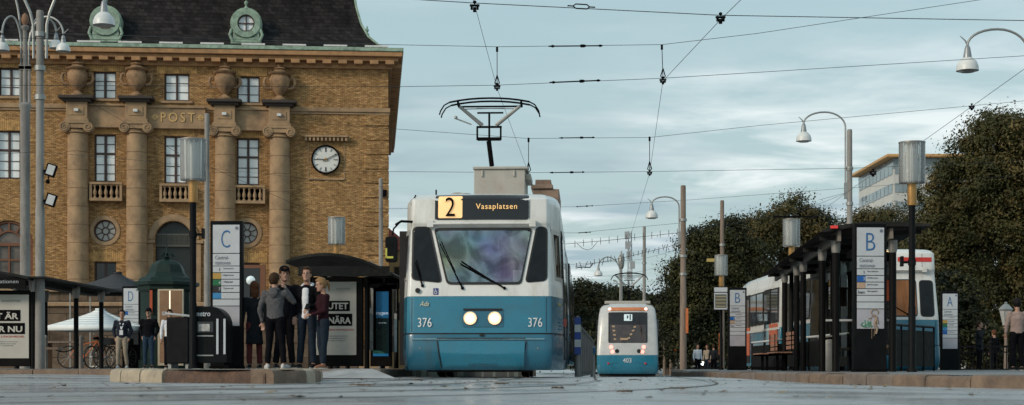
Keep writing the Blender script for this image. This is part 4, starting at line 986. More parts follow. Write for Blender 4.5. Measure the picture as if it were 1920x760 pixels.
def m31(loc, rz, label, number, name, dest, route='2', sections=((5.6, 0),), detail=True, stripe=False, lens=9.2):
    t = thing('tram', label, 'tram', loc, rz, )
    ZB, ZC = .13, 1.385
    rows = [(ZB, .14, .975, .06), (.20, .06, .985, .06), (.40, 0.0, 1.0, .06), (.72, .035, .998, .06), (.76, .05, .995, .06), (1.385, .085, .99, .06), (1.58, .12, .985, .06), (2.58, .33, .955, .06), (2.62, .30, .955, .06), (2.66, .29, .955, .06), (3.05, .34, .95, .06), (3.13, .44, .92, .14), (3.17, .62, .88, .15), (3.20, 1.2, .80, .1)]
    fr = Front(rows, 1.215, 1.42, 1.35)
    # sheet metal: white upper shell, blue skirt, darker bumper
    ws_hole = [((836-897)/111.1, Z(532, 27)), ((977-897)/111.1, Z(532, 27)), ((996-897)/111.1, Z(425, 27)), ((810-897)/111.1, Z(425, 27))]
    zs_fine = [1.385, 1.45, 1.5, 1.54, 1.58] + [1.60+.04*q for q in range(24)]
    up = shell(fr, (zs_fine + [2.58] if detail else [1.385, 1.45, 1.58, 1.8, 2.1, 2.4, 2.58]) + [ 2.62, 2.66, 2.8, 2.95, 3.05, 3.09, 3.13, 3.15, 3.17, 3.20], lens, hole=ws_hole if detail else None, nf=90 if detail else 20)
    body = up.build('body', m_twhite, t, ang=50)
    sk = shell(fr, [.76, .9, 1.1, 1.25, 1.383], lens, cap=False).build('skirt', m_tblue, t, ang=50)
    bu = shell(fr, [.13, .20, .30, .40, .55, .70, .735], lens, cap=False).build('bumper', m_tblue2, t, ang=50)
    fr2 = Front([(r[0], r[1]+.02, r[2]*.995, r[3]) for r in rows], 1.215, 1.42, 1.35)
    shell(fr2, [.60, .78], lens-.1, cap=False).build('groove', m_rubber, t)
    # coupling cover
    px = lambda p: (p-897)/111.1
    S = lambda x, z, off: fr.y(x, z, off)
    ol = [(px(830), Z(694, 27)), (px(982), Z(694, 27)), (px(984), Z(640, 27)), (px(822), Z(640, 27))]
    cc = MB(); patch(cc, round_poly(ol, .04), lambda x, z: S(x, z, .035+.02*math.cos(x)), edge=.06); c_ = cc.build('coupling_cover', m_tblue, t, ang=60)
    q = MB(); 
    for a, b in ((822, 828), (983, 978)):
        q.tube([(px(a)-.03*(1 if a < 900 else -1), S(px(a), .63, .015), .63), (px(a), S(px(a), .4, .012), .40), (px(b)-.01, S(px(b), .2, .015), .16)], .008, 5)
    q.tube([(px(p), S(px(p), .665, .02), .665) for p in (818, 860, 900, 940, 985)], .012, 6)
    q.build('panel_gap', m_rubber, t)
    pl_ = MB(); pl_.tube([(px(p), S(px(p), .655, .02), .655) for p in (770, 800, 830, 897, 960, 990, 1020)], .010, 6)
    pl_.build('trim_line', mk('pale_blue_line', (.22,.38,.45), .3), t)
    pn = mk('etched_marks', (.02,.06,.09), .5)
    if detail: text('GÖTEBORG', pn, t, (px(905), S(.07, .22, .075)+.0, Z(684, 27)), w=.5, h=.05)
    # windscreen with gasket
    def glassy(name, ol, mat, goff=.012, r=.06, gas=.035):
        g = MB(); patch(g, round_poly(ol, r), lambda x, z: S(x, z, goff)); f = g.build(name+'_gasket', m_rubber, t, ang=60)
        g = MB(); patch(g, round_poly(inset(ol, gas), r*.8), lambda x, z: S(x, z, goff+.006), edge=.004); return g.build(name, mat, f, ang=80)
    zz = lambda y: Z(y, 27)
    ws = [(px(836), zz(533)), (px(977), zz(533)), (px(997), zz(424)), (px(809), zz(424))]
    wsc = None
    if detail:
        # only a frame of rubber round the real opening, the pane inside it, and the cab behind
        o1, o2 = subdiv(round_poly(ws, .07)), subdiv(round_poly(inset(ws, .05), .06)); g = MB(); n_ = 120
        def samp(pl, q):
            L_ = [0]
            for i in range(len(pl)): L_.append(L_[-1]+math.hypot(pl[(i+1) % len(pl)][0]-pl[i][0], pl[(i+1) % len(pl)][1]-pl[i][1]))
            d_ = q*L_[-1]
            for i in range(len(pl)):
                if d_ <= L_[i+1]+1e-9: f_ = (d_-L_[i])/(L_[i+1]-L_[i]); a_, b_ = pl[i], pl[(i+1) % len(pl)]; return (a_[0]+(b_[0]-a_[0])*f_, a_[1]+(b_[1]-a_[1])*f_)
            return pl[0]
        cc_ = (0.06, 2.07)
        def ray(pl, ang_):     # outline point in direction ang_
            dx_, dz_ = math.cos(ang_), math.sin(ang_); best = 0
            for i in range(len(pl)):
                a_, b_ = pl[i], pl[(i+1) % len(pl)]; ex, ez = b_[0]-a_[0], b_[1]-a_[1]; det = dx_*-ez+dz_*ex
                if abs(det) < 1e-12: continue
                u_ = ((a_[0]-cc_[0])*-ez+(a_[1]-cc_[1])*ex)/det; v_ = (dx_*(a_[1]-cc_[1])-dz_*(a_[0]-cc_[0]))/det
                if u_ > 0 and -1e-6 <= v_ <= 1+1e-6: best = max(best, u_)
            return (cc_[0]+dx_*best, cc_[1]+dz_*best)
        vs_ = []; fs_ = []
        for q in range(n_):
            a_ = 2*PI*q/n_; p1, p2 = ray(o1, a_), ray(o2, a_)
            vs_ += [(p1[0], S(p1[0], p1[1], -.004), p1[1]), (p1[0], S(p1[0], p1[1], .016), p1[1]), (p2[0], S(p2[0], p2[1], .014), p2[1]), (p2[0], S(p2[0], p2[1], -.05), p2[1])]
        for q in range(n_):
            w_ = (q+1) % n_
            for e_ in range(3): fs_.append((q*4+e_, w_*4+e_, w_*4+e_+1, q*4+e_+1))
        g.add(vs_, fs_); gk = g.build('windscreen_gasket', m_rubber, t, ang=60)
        g = MB(); patch(g, round_poly(inset(ws, .03), .06), lambda x, z: S(x, z, .004), edge=.003); wsc = g.build('windscreen', MATS['screen'], gk, ang=80)
        m_dash = mk('dashboard_grey', (.10, .10, .10), .6); m_cab = mk('cab_lining', (.34, .33, .30), .7)
        MB().bb(-1.0, 1.0, .42, .95, 1.40, 1.60).bb(-.35, .45, .62, .98, 1.60, 1.72).build('dashboard', m_dash, t, bevel=.03)
        MB().bb(-1.05, 1.05, 1.95, 2.0, 1.3, 2.95).build('cab_bulkhead', m_cab, t)
        MB().bb(.30, .85, 1.92, 1.945, 1.4, 2.6).build('cab_door', m_dash, t)
        MB().ell([(-.05, 1.5, 1.35), (-.05, 1.55, 1.7), (-.05, 1.58, 2.05)], [(.25,.08),(.26,.08),(.20,.06)], 14).build('driver_seat', m_dash, t)
        MB().box((-.70, 1.2, 1.95), (.30, .25, .16)).bb(.55, .75, .7, .8, 1.60, 1.86).build('ticket_machine', m_panelw, t, bevel=.01)
        for x_ in (-.45, .12, .18): MB().tube([(x_, 1.9, 1.4), (x_, 1.9, 2.8)], .018, 8).build('grab_pole', mk('pale_pole', (.6,.58,.45), .3), t)
    else:
        glassy('windscreen', [(-.69, 1.46), (.69, 1.46), (.69, 2.40), (-.69, 2.40)], m_warmg, r=.09)
    sb = MB() if detail else None
    if detail: patch(sb, round_poly([(px(816), zz(441)), (px(991), zz(441)), (px(993), zz(430)), (px(814), zz(430))], .02), lambda x, z: S(x, z, -.02), edge=.003); sb.build('sun_blind', m_tside, t)
    if not detail:
        for s_ in (-1, 1): glassy('side_screen', [(min(s_*.76, s_*1.12), 1.46), (max(s_*.76, s_*1.12), 1.46), (max(s_*.76, s_*1.12), 2.38), (min(s_*.76, s_*1.12), 2.38)], m_warmg if s_ < 0 else m_tside, r=.10)
    if detail: glassy('side_screen', [(px(768), zz(524)), (px(828), zz(530)), (px(803), zz(421)), (px(768), zz(421))], m_tside, r=.09)
    if detail: glassy('side_screen', [(px(983), zz(530)), (px(1026), zz(526)), (px(1026), zz(423)), (px(1004), zz(421))], m_tside, r=.09)
    for p, za, zb_ in ((770, .78, 1.36), (1024, .78, 1.36), (812, 2.70, 3.04), (992, 2.70, 3.04)):
        MB().tube([(px(p), S(px(p), za+(zb_-za)*q/4, .002), za+(zb_-za)*q/4) for q in range(5)], .004, 4).build('panel_seam', m_rubber, t)
    for q in range(5):
        x = -1.0+.5*q; MB().lathe([(.012, -.012), (.012, 0)], (x, S(x, .50, .0), .50), 8, axis='Y').build('bumper_bolt', m_steel, t)
    # hood bar over the screens
    hb = MB(); hb.tube([(px(p), S(px(p), 2.635, .05), 2.63) for p in (800, 830, 860, 897, 940, 970, 1000)], .022, 8)
    for p in (803, 997): hb.box((px(p), S(px(p), 2.64, .04), 2.63), (.11, .06, .11))
    hb.build('eyebrow_bar', m_twhite, t)
    # destination display
    dz0, dz1 = zz(407), zz(362)
    if not detail:
        nb = MB(); patch(nb, round_rect(-.19, .19, dz0-.02, dz1+.02, .06), lambda x, z: S(x, z, .012)); dd = nb.build('route_sign', m_rubber, t)
        nb = MB(); patch(nb, round_rect(-.165, .165, dz0, dz1, .05), lambda x, z: S(x, z, .019)); nb_ = nb.build('route_number_panel', m_amberp, dd)
        text(route, m_blackm, nb_, (0, S(0, 2.85, .034), (dz0+dz1)/2), w=.165, h=.33, rx=-.12)
    else:
     d = MB(); patch(d, round_poly([(px(812), dz0-.02), (px(990), dz0-.02), (px(990), dz1+.02), (px(812), dz1+.02)], .05), lambda x, z: S(x, z, .012)); dd = d.build('destination_display', m_disp, t, ang=60)
     yq = S(px(840), 2.85, .028)
     tilt = -math.atan((.34-.29)/.39)
     nb = MB(); patch(nb, round_poly([(px(818), dz0+.01), (px(864), dz0+.01), (px(864), dz1-.01), (px(818), dz1-.01)], .03), lambda x, z: S(x, z, .019)); nb_ = nb.build('route_number_panel', m_amberp, dd)
     text(route, m_blackm, nb_, (px(841), S(px(841), 2.85, .034), (dz0+dz1)/2), w=.165, h=.33, rx=tilt*1)
     text(dest, m_amber, dd, (px(929), S(px(929), 2.85, .040), (dz0+dz1)/2-.01), w=.70, h=.125, rx=tilt, spacing=1.15)
    # roofline drip edge
    # headlamps in a recessed bar
    if detail:
     lb = MB(); patch(lb, round_rect(px(866), px(943), zz(613), zz(584), .03), lambda x, z: S(x, z, .014)); lb_ = lb.build('lamp_bezel', m_tblue2, t)
     MB().bb(px(868), px(941), S(0, 1.16, .03), S(0, 1.16, 0), zz(582), zz(578.5)).build('lamp_slot', m_rubber, t)
    for p in ((881, 927) if detail else ()):
        x = px(p); y = S(x, .99, .0); 
        h = MB().lathe([(.112, y), (.120, y-.035), (.11, y-.045), (.096, y-.02)], (x, 0, zz(597)), 24, axis='Y', caps=False).build('headlight', m_chrome, t)
        MB().lathe([(.060, y-.040), (.096, y-.022)], (x, 0, zz(597)), 24, axis='Y', caps=False).build('reflector', m_lamp_rim, h); MB().lathe([(.001, y-.055), (.04, y-.050), (.060, y-.040)], (x, 0, zz(597)), 24, axis='Y', caps=False).build('lens', m_lamp_on, h)
    MB().bb(px(899), px(907), S(0, .83, .05), S(0, .83, 0), zz(630), zz(626)).build('socket_cover', m_rubber, t)
    # numbers and name
    for p in (795, 1003):
        if number: text(number, m_skin_num, t, (px(p), S(px(p), .93, .02), zz(604.5)), w=.24, h=.155, name='fleet_number', rz=R(-8) if p < 897 else R(8), depth=.006)
    if detail: text('Ada', mk('cream_script', (.62,.60,.45), .5), t, (px(794), S(px(794), 1.23, .02), zz(569)), w=.16, h=.085, name='name_lettering', shear=.4, rz=R(-8), depth=.006)
    # wheelchair sticker
    st = MB(); x = px(815.5); patch(st, round_rect(x-.043, x+.043, zz(552), zz(539.5), .01), lambda a, b: S(a, b, .012)); s_ = st.build('wheelchair_sticker', mk('sticker_indigo', (.03,.045,.18), .4), t)
    k = MB(); y = S(x, 1.46, .019); k.ring((x+.0, zz(548)), .026, .018, y-.003, y, 14).bar((x-.005, y, zz(546)), (x-.007, y, zz(542)), .008, .004).bar((x-.005, y, zz(545)), (x+.02, y, zz(545)), .006, .004); k.sphere((x-.008, y, zz(541.3)), .008, 6, 5)
    k.build('wheelchair_symbol', m_skin_num, s_)
    MB().lathe([(.04, S(px(781), 1.47, .05)), (.045, S(px(781), 1.47, 0))], (px(781), 0, zz(544)), 12, axis='Y').build('horn', m_rubber, t)
    # wipers
    def wiper(a, b, c=None):
        w = MB(); pa, pb = (px(a[0]), zz(a[1])), (px(b[0]), zz(b[1]))
        w.tube([(pa[0], S(*pa, .03), pa[1]), (pa[0]*.6+pb[0]*.4, S(pa[0]*.6+pb[0]*.4, pa[1]*.6+pb[1]*.4, .06), pa[1]*.6+pb[1]*.4+.01), (pb[0], S(*pb, .045), pb[1])], [.016, .012, .008], 6)
        m0 = (pa[0]*.62+pb[0]*.38, pa[1]*.62+pb[1]*.38); w.tube([(m0[0]+.02, S(*m0, .032), m0[1]), (pb[0]+.02, S(*pb, .028), pb[1]+.04)], .009, 5)
        w.sphere((pa[0], S(*pa, .02), pa[1]), .028, 8, 6); w.build('wiper', m_blackm, t)
    wiper((866, 540), (822, 455)); wiper((945, 540), (861, 493)); wiper((790, 535), (775, 490))
    # cab side window, doors and side windows on both sides
    for s in (-1, 1):
        w = MB(); panel_side(w, fr, s, .55, 1.28, 1.68, 2.55, .012); f = w.build('cab_window_frame', mk('worn_alu', (.42,.40,.36), .4, .5), t)
        w = MB(); panel_side(w, fr, s, .64, 1.22, 1.74, 2.47, .018); w.build('cab_window', m_darkpane, f)
        # passenger saloon side
        y = 1.75; k = 0
        while y < lens-.8:
            door = k in (0, 3)
            w = MB(); 
            if door: panel_side(w, fr, s, y, y+1.25, .32, 2.62, .022); f = w.build('door', m_under, t); w = MB(); panel_side(w, fr, s, y+.1, y+1.15, 1.0, 2.5, .030); w.build('pane', m_darkpane, f)
            else: panel_side(w, fr, s, y, y+1.25, 1.50, 2.60, .020); f = w.build('window', m_rubber, t); w = MB(); panel_side(w, fr, s, y+.05, y+1.2, 1.55, 2.55, .027); w.build('pane', m_darkpane, f)
            y += 1.38; k += 1
    mk('marker_lamp', (.5,.08,.05), .3)
    MB().box((1.44, 1.75, .98), (.05, .12, .14)).build('side_marker', MATS['marker_lamp'], t)
    if detail: 
        o = text('VÄSTTRAFIK', mk('gold_transfer', (.5,.42,.2), .5), t, (fr.side_x(.8, 1.3)+.012, .8, 1.27), w=.3, h=.06, rz=R(90-9))
        for k in range(4): text('Göteborgs Spårvägar', mk('faint_transfer', (.09,.24,.32), .5), t, (fr.side_x(.95, 1.05-.06*k)+.012, .95, 1.02-.06*k), w=.34, h=.035, rz=R(90-8))
        MB().tube([(fr.side_x(.30+.0, z)+.002, .5, z) for z in (1.39, 1.8, 2.2, 2.6)], .006, 5).build('seam', m_rubber, t)
    # roof equipment
    if detail:
        a0, a1 = (869-909.6)/97, (976-909.6)/97
        xa, xb = X(869, 29.5)-loc[0]+.1, X(976, 29.5)-loc[0]-.02
        rb = MB().bb(xa, xb, 2.2, 3.7, 3.06+.14, Z(318, 29.2)).bb(xa-.02, xb+.05, 2.16, 3.75, Z(318, 29.2)+.002, Z(313, 29.2))
        for k in (xa+.15, xb-.2): rb.box((k, 2.185, Z(326, 29.2)), (.04, .03, .12))
        rb.bb(xb, xb+.1, 2.4, 3.4, Z(335, 29.2), Z(324, 29.2))
        rb.build('roof_box', m_troof, t, bevel=.012)
        xc = X(980, 31)-loc[0]; rc_ = MB().bb(xc, xc+.52, 4.3, 6.6, 3.2, Z(352, 31)).bb(xc-.03, xc+.40, 4.25, 6.6, Z(352, 31)+.002, Z(344, 31)).bb(xc+.05, xc+.36, 4.4, 6.4, Z(344, 31)+.002, Z(333, 31))
        rc_.build('resistor_box', mk('brown_roof_unit', (.27,.18,.13), .6, dirt=(.1,.06,.04), dirt_amt=.6), t, bevel=.015)
        MB().lathe([(.13, 3.18), (.13, 3.25), (.07, 3.28)], (px(845), 1.4, 0), 16).lathe([(.14, 3.18), (.13, 3.26), (.02, 3.27)], (px(857), 1.4, 0), 16).build('roof_vent', m_troof, t)
        MB().tube([(px(808), .9, 3.1), (px(808), .9, 3.28)], .014, 6).build('aerial', m_blackm, t)
        pantograph(t, X(919, 30.6)-loc[0]-.0-.16, 3.6, Z(312, 30.6), Z(184, 30.3), .76)
        # left edge: drip rail and door leaf folded outwards, mirror
        gr = MB().tube([(-1.16, .52, 2.66), (-1.19, .52, 3.0), (-1.12, .55, 3.15)], .012, 6).build('grab_rail', m_blackm, t)
        dl = MB().bb(-1.50, -1.36, 1.38, 1.50, .22, 2.60); dl.build('door', m_under, t, bevel=.01)
        ma = MB().tube([(-1.05, .40, 2.67), (-1.35, .34, 2.68), (-1.45, .36, 2.62)], .022, 8).tube([(-1.36, .34, 2.68), (-1.48, .34, 2.55), (-1.50, .34, 2.44)], .015, 6)
        ma_ = ma.build('mirror_arm', m_blackm, t)
        hd = MB(); poly = round_rect(-1.62, -1.42, 1.98, 2.42, .05); hd.prismy(poly, .30, .44); h_ = hd.build('mirror', m_black, ma_, bevel=.012)
        MB().bar((-1.60, .292, 2.05), (-1.60, .292, 2.22), .03, .01).bar((-1.60, .292, 2.06), (-1.48, .292, 2.06), .01, .035).build('yellow_mark', mk('yellow_tape', (.50,.48,.08), .5), h_)
    if stripe:
        for xa_, xb_ in ((-1.1, -.24), (.24, 1.1)):
         w = MB(); ol = [(xa_, 2.84), (xb_, 2.84), (xb_, 2.95), (xa_, 2.95)]; patch(w, ol, lambda x, z: S(x, z, .012)); w.build('red_stripe', mk('red_stripe_paint', (.55,.03,.02), .4), t)
    # underframe, bogie and wheels
    uf = MB().bb(-1.2, 1.2, .5, lens-.2, .30, .55).bb(-.85, .85, .9, 3.1, .16, .31).bb(-1.0, -.78, .7, 3.2, .2, .42).bb(.78, 1.0, .7, 3.2, .2, .42).bb(-.9, .9, .35, .5, .10, .35)
    uf.build('underframe', m_under, t)
    for y in (1.2, 2.9):
        for s in (-1, 1):
            w = MB().lathe([(.05, -.07), (.30, -.06), (.33, -.02), (.33, .05), (.35, .06), (.35, .08), (.05, .08)], (s*.74, y, .34), 24, axis='X'); w.build('wheel', mk('wheel_steel', (.09,.075,.065), .5, .6), t)
    # trailing articulated sections
    yb = lens; ang = 0.; px_, py_ = 0., lens
    H = Vector((0, lens, 0)); th = 0.
    for ln, dth in sections:
        th += R(dth); sec = bpy.data.objects.new('rear_section', None); COL.objects.link(sec); sec.parent = t; sec.location = H; sec.rotation_euler = (0, 0, th)
        yb0, yb1 = .55, ln
        def prof2(k=1.): return [(-1.42, 1.385), (1.42, 1.385), (1.40, 2.66), (1.33, 3.0), (1.15, 3.15), (.7, 3.2), (-.7, 3.2), (-1.15, 3.15), (-1.33, 3.0), (-1.40, 2.66)]
        b = MB().prismy(prof2(), yb0, yb1).build('body', m_twhite, sec, bevel=.02)
        MB().bb(-1.425, 1.425, yb0, yb1, .25, 1.383).build('skirt', m_tblue, sec, bevel=.02)
        MB().bb(-1.25, 1.25, -.1, yb0, .4, 3.0).build('gangway', m_rubber, sec)
        MB().bb(-1.1, 1.1, .7, yb1-.3, .12, .25).build('underframe', m_under, sec)
        for s in (-1, 1):
            y = yb0+.25; k = 0
            while y < yb1-1.2:
                if k % 3 == 1:
                    f = MB().bb(s*1.40, s*1.445, y, y+1.2, .35, 2.6).build('door', m_under, sec); MB().bb(s*1.44, s*1.452, y+.1, y+1.1, .95, 2.45).build('pane', m_darkpane, f)
                else:
                    f = MB().bb(s*1.38, s*1.44, y, y+1.25, 1.55, 2.58).build('window', m_rubber, sec); MB().bb(s*1.43, s*1.449, y+.05, y+1.2, 1.6, 2.53).build('pane', m_darkpane, f)
                y += 1.4; k += 1
        MB().bb(-.6, .6, 1.5, yb1-1.5, 3.2, 3.38).build('roof_box', m_troof, sec, bevel=.02)
        H = H + Matrix.Rotation(th, 3, 'Z') @ Vector((0, ln, 0))
    return t, fr
tram1, fr1 = m31((-.565, 27, 0), R(-2.6), 'large blue and white tram with lit headlights, its display reading 2 Vasaplatsen', '376', 'tram', 'Vasaplatsen', sections=((8.8, 0), (8.8, 0)))

# the small tram driving away: rounded white and blue tail
D2 = 68.0; z2 = zroad(4.9, 68)
t = thing('tram', 'smaller rounded white and blue tram numbered 403 seen from behind between the tracks', 'tram', (X(1176.5, D2), D2, z2), R(-4.2))
s2 = F/D2; px2 = lambda p: (p-1176.5)/s2; zz2 = lambda y: Z(y, D2)-z2
rows = [(.16, .12, .97, .12), (.3, .02, 1, .12), (.9, 0, 1, .12), (1.0, .02, 1, .12), (1.3, .05, .995, .14), (2.2, .22, .965, .18), (2.7, .38, .93, .2), (2.95, .52, .89, .22), (3.1, .72, .82, .22), (3.17, .95, .73, .2), (3.19, 1.4, .6, .2)]
f2 = Front(rows, 1.27, 1.32, .9); S2 = lambda x, z, off: f2.y(x, z, off)
zc = zz2(666)
m_w2 = mk('pale_grey_tram_paint', (.50,.51,.50), .35, var=.06, coat=.3, dirt=(.3,.29,.26), dirt_amt=.4)
shell(f2, [zc, 1.3, 1.7, 2.2, 2.5, 2.7, 2.85, 2.95, 3.03, 3.1, 3.15, 3.17, 3.19], 14).build('body', m_w2, t, ang=60)
shell(f2, [.16, .22, .3, .6, zc-.002], 14, cap=False).build('skirt', m_tblue, t, ang=60)
MB().bb(-1.2, 1.2, .3, 13.9, -.02+.06, .3).build('underframe', m_under, t)
def pt(name, x0, x1, y0, y1, mat, off=.012, r=.04, par=None):
    g = MB(); patch(g, round_rect(px2(x0), px2(x1), zz2(y1), zz2(y0), r), lambda x, z: S2(x, z, off)); return g.build(name, mat, par or t, ang=60)
pt('window_surround', 1140.5, 1214, 585, 643, m_disp, .012, .05)
pt('rear_window', 1144, 1211, 609, 642, mk('lit_saloon_glass', (.05,.035,.03), .08, var=.5, scale=3, spec=.8), .02, .03)
# pale grab poles and seat backs seen inside the saloon, painted as glowing reflection strips on the glass
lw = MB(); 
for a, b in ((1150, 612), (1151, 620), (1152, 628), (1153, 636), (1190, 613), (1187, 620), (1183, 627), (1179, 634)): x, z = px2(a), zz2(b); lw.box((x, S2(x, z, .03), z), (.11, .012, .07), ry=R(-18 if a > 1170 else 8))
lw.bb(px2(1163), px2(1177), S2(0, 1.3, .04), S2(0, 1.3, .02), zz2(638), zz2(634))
lw.build('saloon_glow_strips', mk('glowing_strip', (.30,.21,.13), .5, emit=(1,.72,.45), es=.10), t)
pt('orange_lightbar', 1140, 1214, 575.5, 582, mk('orange_paint', (.55,.19,.075), .4), .03, .03)
for p in (1143, 1211): x = px2(p); MB().lathe([(.002, -.04), (.06, -.03), (.07, 0)], (x, S2(x, zz2(579), .03), zz2(579)), 12, axis='Y', caps=False).build('marker_light', mk('pink_white_lamp', (1,.7,.6), .3, emit=(1,.62,.5), es=1.5), t)
nb = pt('route_box', 1170, 1185.5, 589, 601.5, mk('route_box_lit', (.5,.6,.62), .5, emit=(.6,.75,.8), es=.35), .022, .02)
text('1', m_ink, nb, (px2(1176.5), S2(0, zz2(595), .035), zz2(595)), h=.17, w=.06); MB().bb(px2(1180.5), px2(1183), S2(0, 2.1, .07), S2(0, 2.1, .0), zz2(600), zz2(590)).build('route_flag', m_ink, nb)
for p in (1146, 1207):
    x = px2(p)
    for y_ in (651, 660): z = zz2(y_); MB().lathe([(.002, -.035), (.07, -.03), (.085, 0)], (x+(.06 if p < 1176 else -.06)*(y_ > 655), S2(x, z, .0), z), 14, axis='Y', caps=False).build('tail_light', m_lamp_red, t)
for p in (1157, 1198): x = px2(p); z = zz2(658.5); MB().lathe([(.06, -.03), (.085, -.03), (.09, .0)], (x, S2(x, z, .0), z), 14, axis='Y').build('reflector', m_rubber, t)
text('403', m_skin_num, t, (px2(1176), S2(0, zz2(676), .02), zz2(676)), w=.36, h=.19, name='fleet_number')
g = MB(); ol = round_rect(px2(1147), px2(1205), zz2(690), zz2(681), .05); 
g.tube([(x, S2(x, z, .008), z) for x, z in ol], .010, 5, close=True); g.build('panel_gap', m_tblue2, t)
for p in (1141, 1210): x = px2(p); z = zz2(682); MB().sphere((x, S2(x, z, .01), z), .05, 10, 6).build('reflector', mk('red_reflector', (.5,.03,.04), .3), t)
for s in (-1, 1): 
    MB().box((s*1.30, .9, 1.55), (.10, .14, .42)).tube([(s*1.25, 1, 1.6), (s*1.38, .9, 1.75)], .03, 6).build('mirror', m_black, t, bevel=.02)
    y = 1.3
    while y < 12: MB().bb(s*1.27, s*1.345, y, y+1.2, 1.35, 2.5).build('window', m_darkpane, t); y += 1.35
MB().bb(-1.0, 1.0, 2.0, 9, 3.19, 3.34).build('roof_box', m_troof, t, bevel=.03)
pg_z = Z(566, 70)-z2
pantograph(t, px2(1180), 2.6, pg_z-.05, Z(511, 70)-z2, .62)

# right-hand tram: cab section angled towards us, two sections trailing to the left
D3 = 39.6
t3, fr3 = m31((X(1671, D3), D3, -.02), R(.5), 'orange and white tram with a red roof stripe and number 2 behind the right platform', None, 'tram', None, sections=((8.6, -.4),), detail=False, stripe=True, lens=7.0)
m_orange = mk('orange_advert', (.55,.13,.06), .4); m_lblue = mk('pale_blue_advert', (.20,.36,.42), .4)
for sec in [c for c in t3.children if c.name.startswith('rear_section')]:
    MB().bb(-1.455, -1.43, 1.0, 2.4, .60, 1.52).build('orange_panel', m_orange, sec); MB().bb(-1.455, -1.43, 2.42, 3.0, .60, 1.52).build('blue_panel', m_lblue, sec)
    MB().bb(-1.455, -1.43, 6.4, 7.4, .60, 1.52).build('orange_panel', m_orange, sec); MB().bb(-1.46, -1.43, .6, 8.8, 1.33, 1.40).build('white_rail', m_twhite, sec)
sec = [c for c in t3.children if c.name.startswith('rear_section')][0]
pgr = MB().bar((0, 5, 3.2), (-.5, 4.2, 4.5), .06, .06).bar((-.5, 4.2, 4.5), (0, 6, 5.15), .05, .05).bar((-.75, 5.9, 5.15), (.75, 5.9, 5.15), .05, .05).build('pantograph', m_blackm, sec)
# ---------------------------------------------------------------- masts with bell lamps
def bell(mb_parent, c, k=1., diff=True):
    """bell-shaped lamp hanging at c (centre of rim)"""
    b = MB().lathe([(.245*k, 0), (.24*k, .03*k), (.235*k, .10*k), (.20*k, .19*k), (.13*k, .265*k), (.085*k, .29*k)], c, 28, caps=False).build('lamp_shade', m_white, mb_parent, ang=60)
    MB().lathe([(.23*k, .012*k), (.15*k, -.03*k), (.01, -.045*k)], c, 20, caps=False).build('diffuser', mk('dim_diffuser', (.30,.30,.29), .2), b)
    MB().lathe([(.095*k, .27*k), (.085*k, .36*k), (.06*k, .50*k), (.045*k, .54*k), (.02, .56*k)], c, 16).build('neck', mk('lamp_neck_grey', (.26,.28,.29), .4, .3), b)
    return b
def arc_arm(p0, up, reach, drop, n=14):
    """arm from p0 going up then over in a half circle; reach = signed (x,y) to the lamp"""
    pts = []; rx, ry = reach
    for i in range(n+1):
        a = PI - PI*i/n*1.0; f = (1+math.cos(a))/2
        pts.append((p0[0]+rx*f, p0[1]+ry*f, p0[2]+up+math.sin(a)*abs(math.hypot(rx, ry))*.52 - drop*(i/n)**3))
    return [tuple(p0)] + pts
def mast(label, px, D, top_py, wpx, arms=(), name='tram_mast', zb=.1, mat=None, bands=(), group='tall masts for wires and lamps', lean=0.):
    t = thing(name, label, 'mast', (X(px, D), D, zb), 0, group)
    h = Z(top_py, D)-zb; w = wpx*D/F/2
    mb = MB(); zs_ = [0, .02, h*.45, h*.452, h*.8, h-.05, h]; rs = [w*1.08, w*1.08, w*1.0, w*.9, w*.85, w*.82, w*.7]
    mb.lathe([(r, z) for r, z in zip(rs, zs_)], n=14); mb.build('pole', mat or m_conc, t, ang=40)
    for z in bands: MB().lathe([(w*1.0, z-.05), (w*1.14, z-.05), (w*1.14, z+.05), (w*1.0, z+.05)], n=14).build('clamp_band', m_steel, t)
    for (lpx, lpy, z0, up) in arms:      # lamp rim position in the photograph at this distance
        lx = X(lpx, D)-X(px, D); lz = Z(lpy, D)-zb; sg = 1 if lx > 0 else -1
        dx = lx-sg*w*1.3; hook = lz+.56
        R_ = abs(dx)*.36; base = (sg*w*1.3, 0, z0)
        zc = hook-.12; pts = [(sg*w*1.1, 0, z0-.5), base, (base[0], 0, zc-.3)]
        for i in range(15):
            a = PI-PI*i/14; f = (1+math.cos(a))/2; zz_ = zc+math.sin(a)*R_
            if i > 7: e = hook+.0; zz_ = e+(zz_-zc)*((zc+R_-e)/R_)
            pts.append((base[0]+dx*f, 0, zz_))
        arm = MB().tube(pts, .028, 8); arm.tube([(lx, 0, hook+.0), (lx+sg*.05, 0, hook+.10), (lx+sg*.16, 0, hook+.20)], [.02, .018, .008], 6)
        a_ = arm.build('lamp_arm', m_steel, t); bell(t, (lx, 0, lz))
        MB().box((sg*w*1.15, 0, z0-.3), (.10, .10, .5)).build('arm_bracket', m_steel, t)
    return t
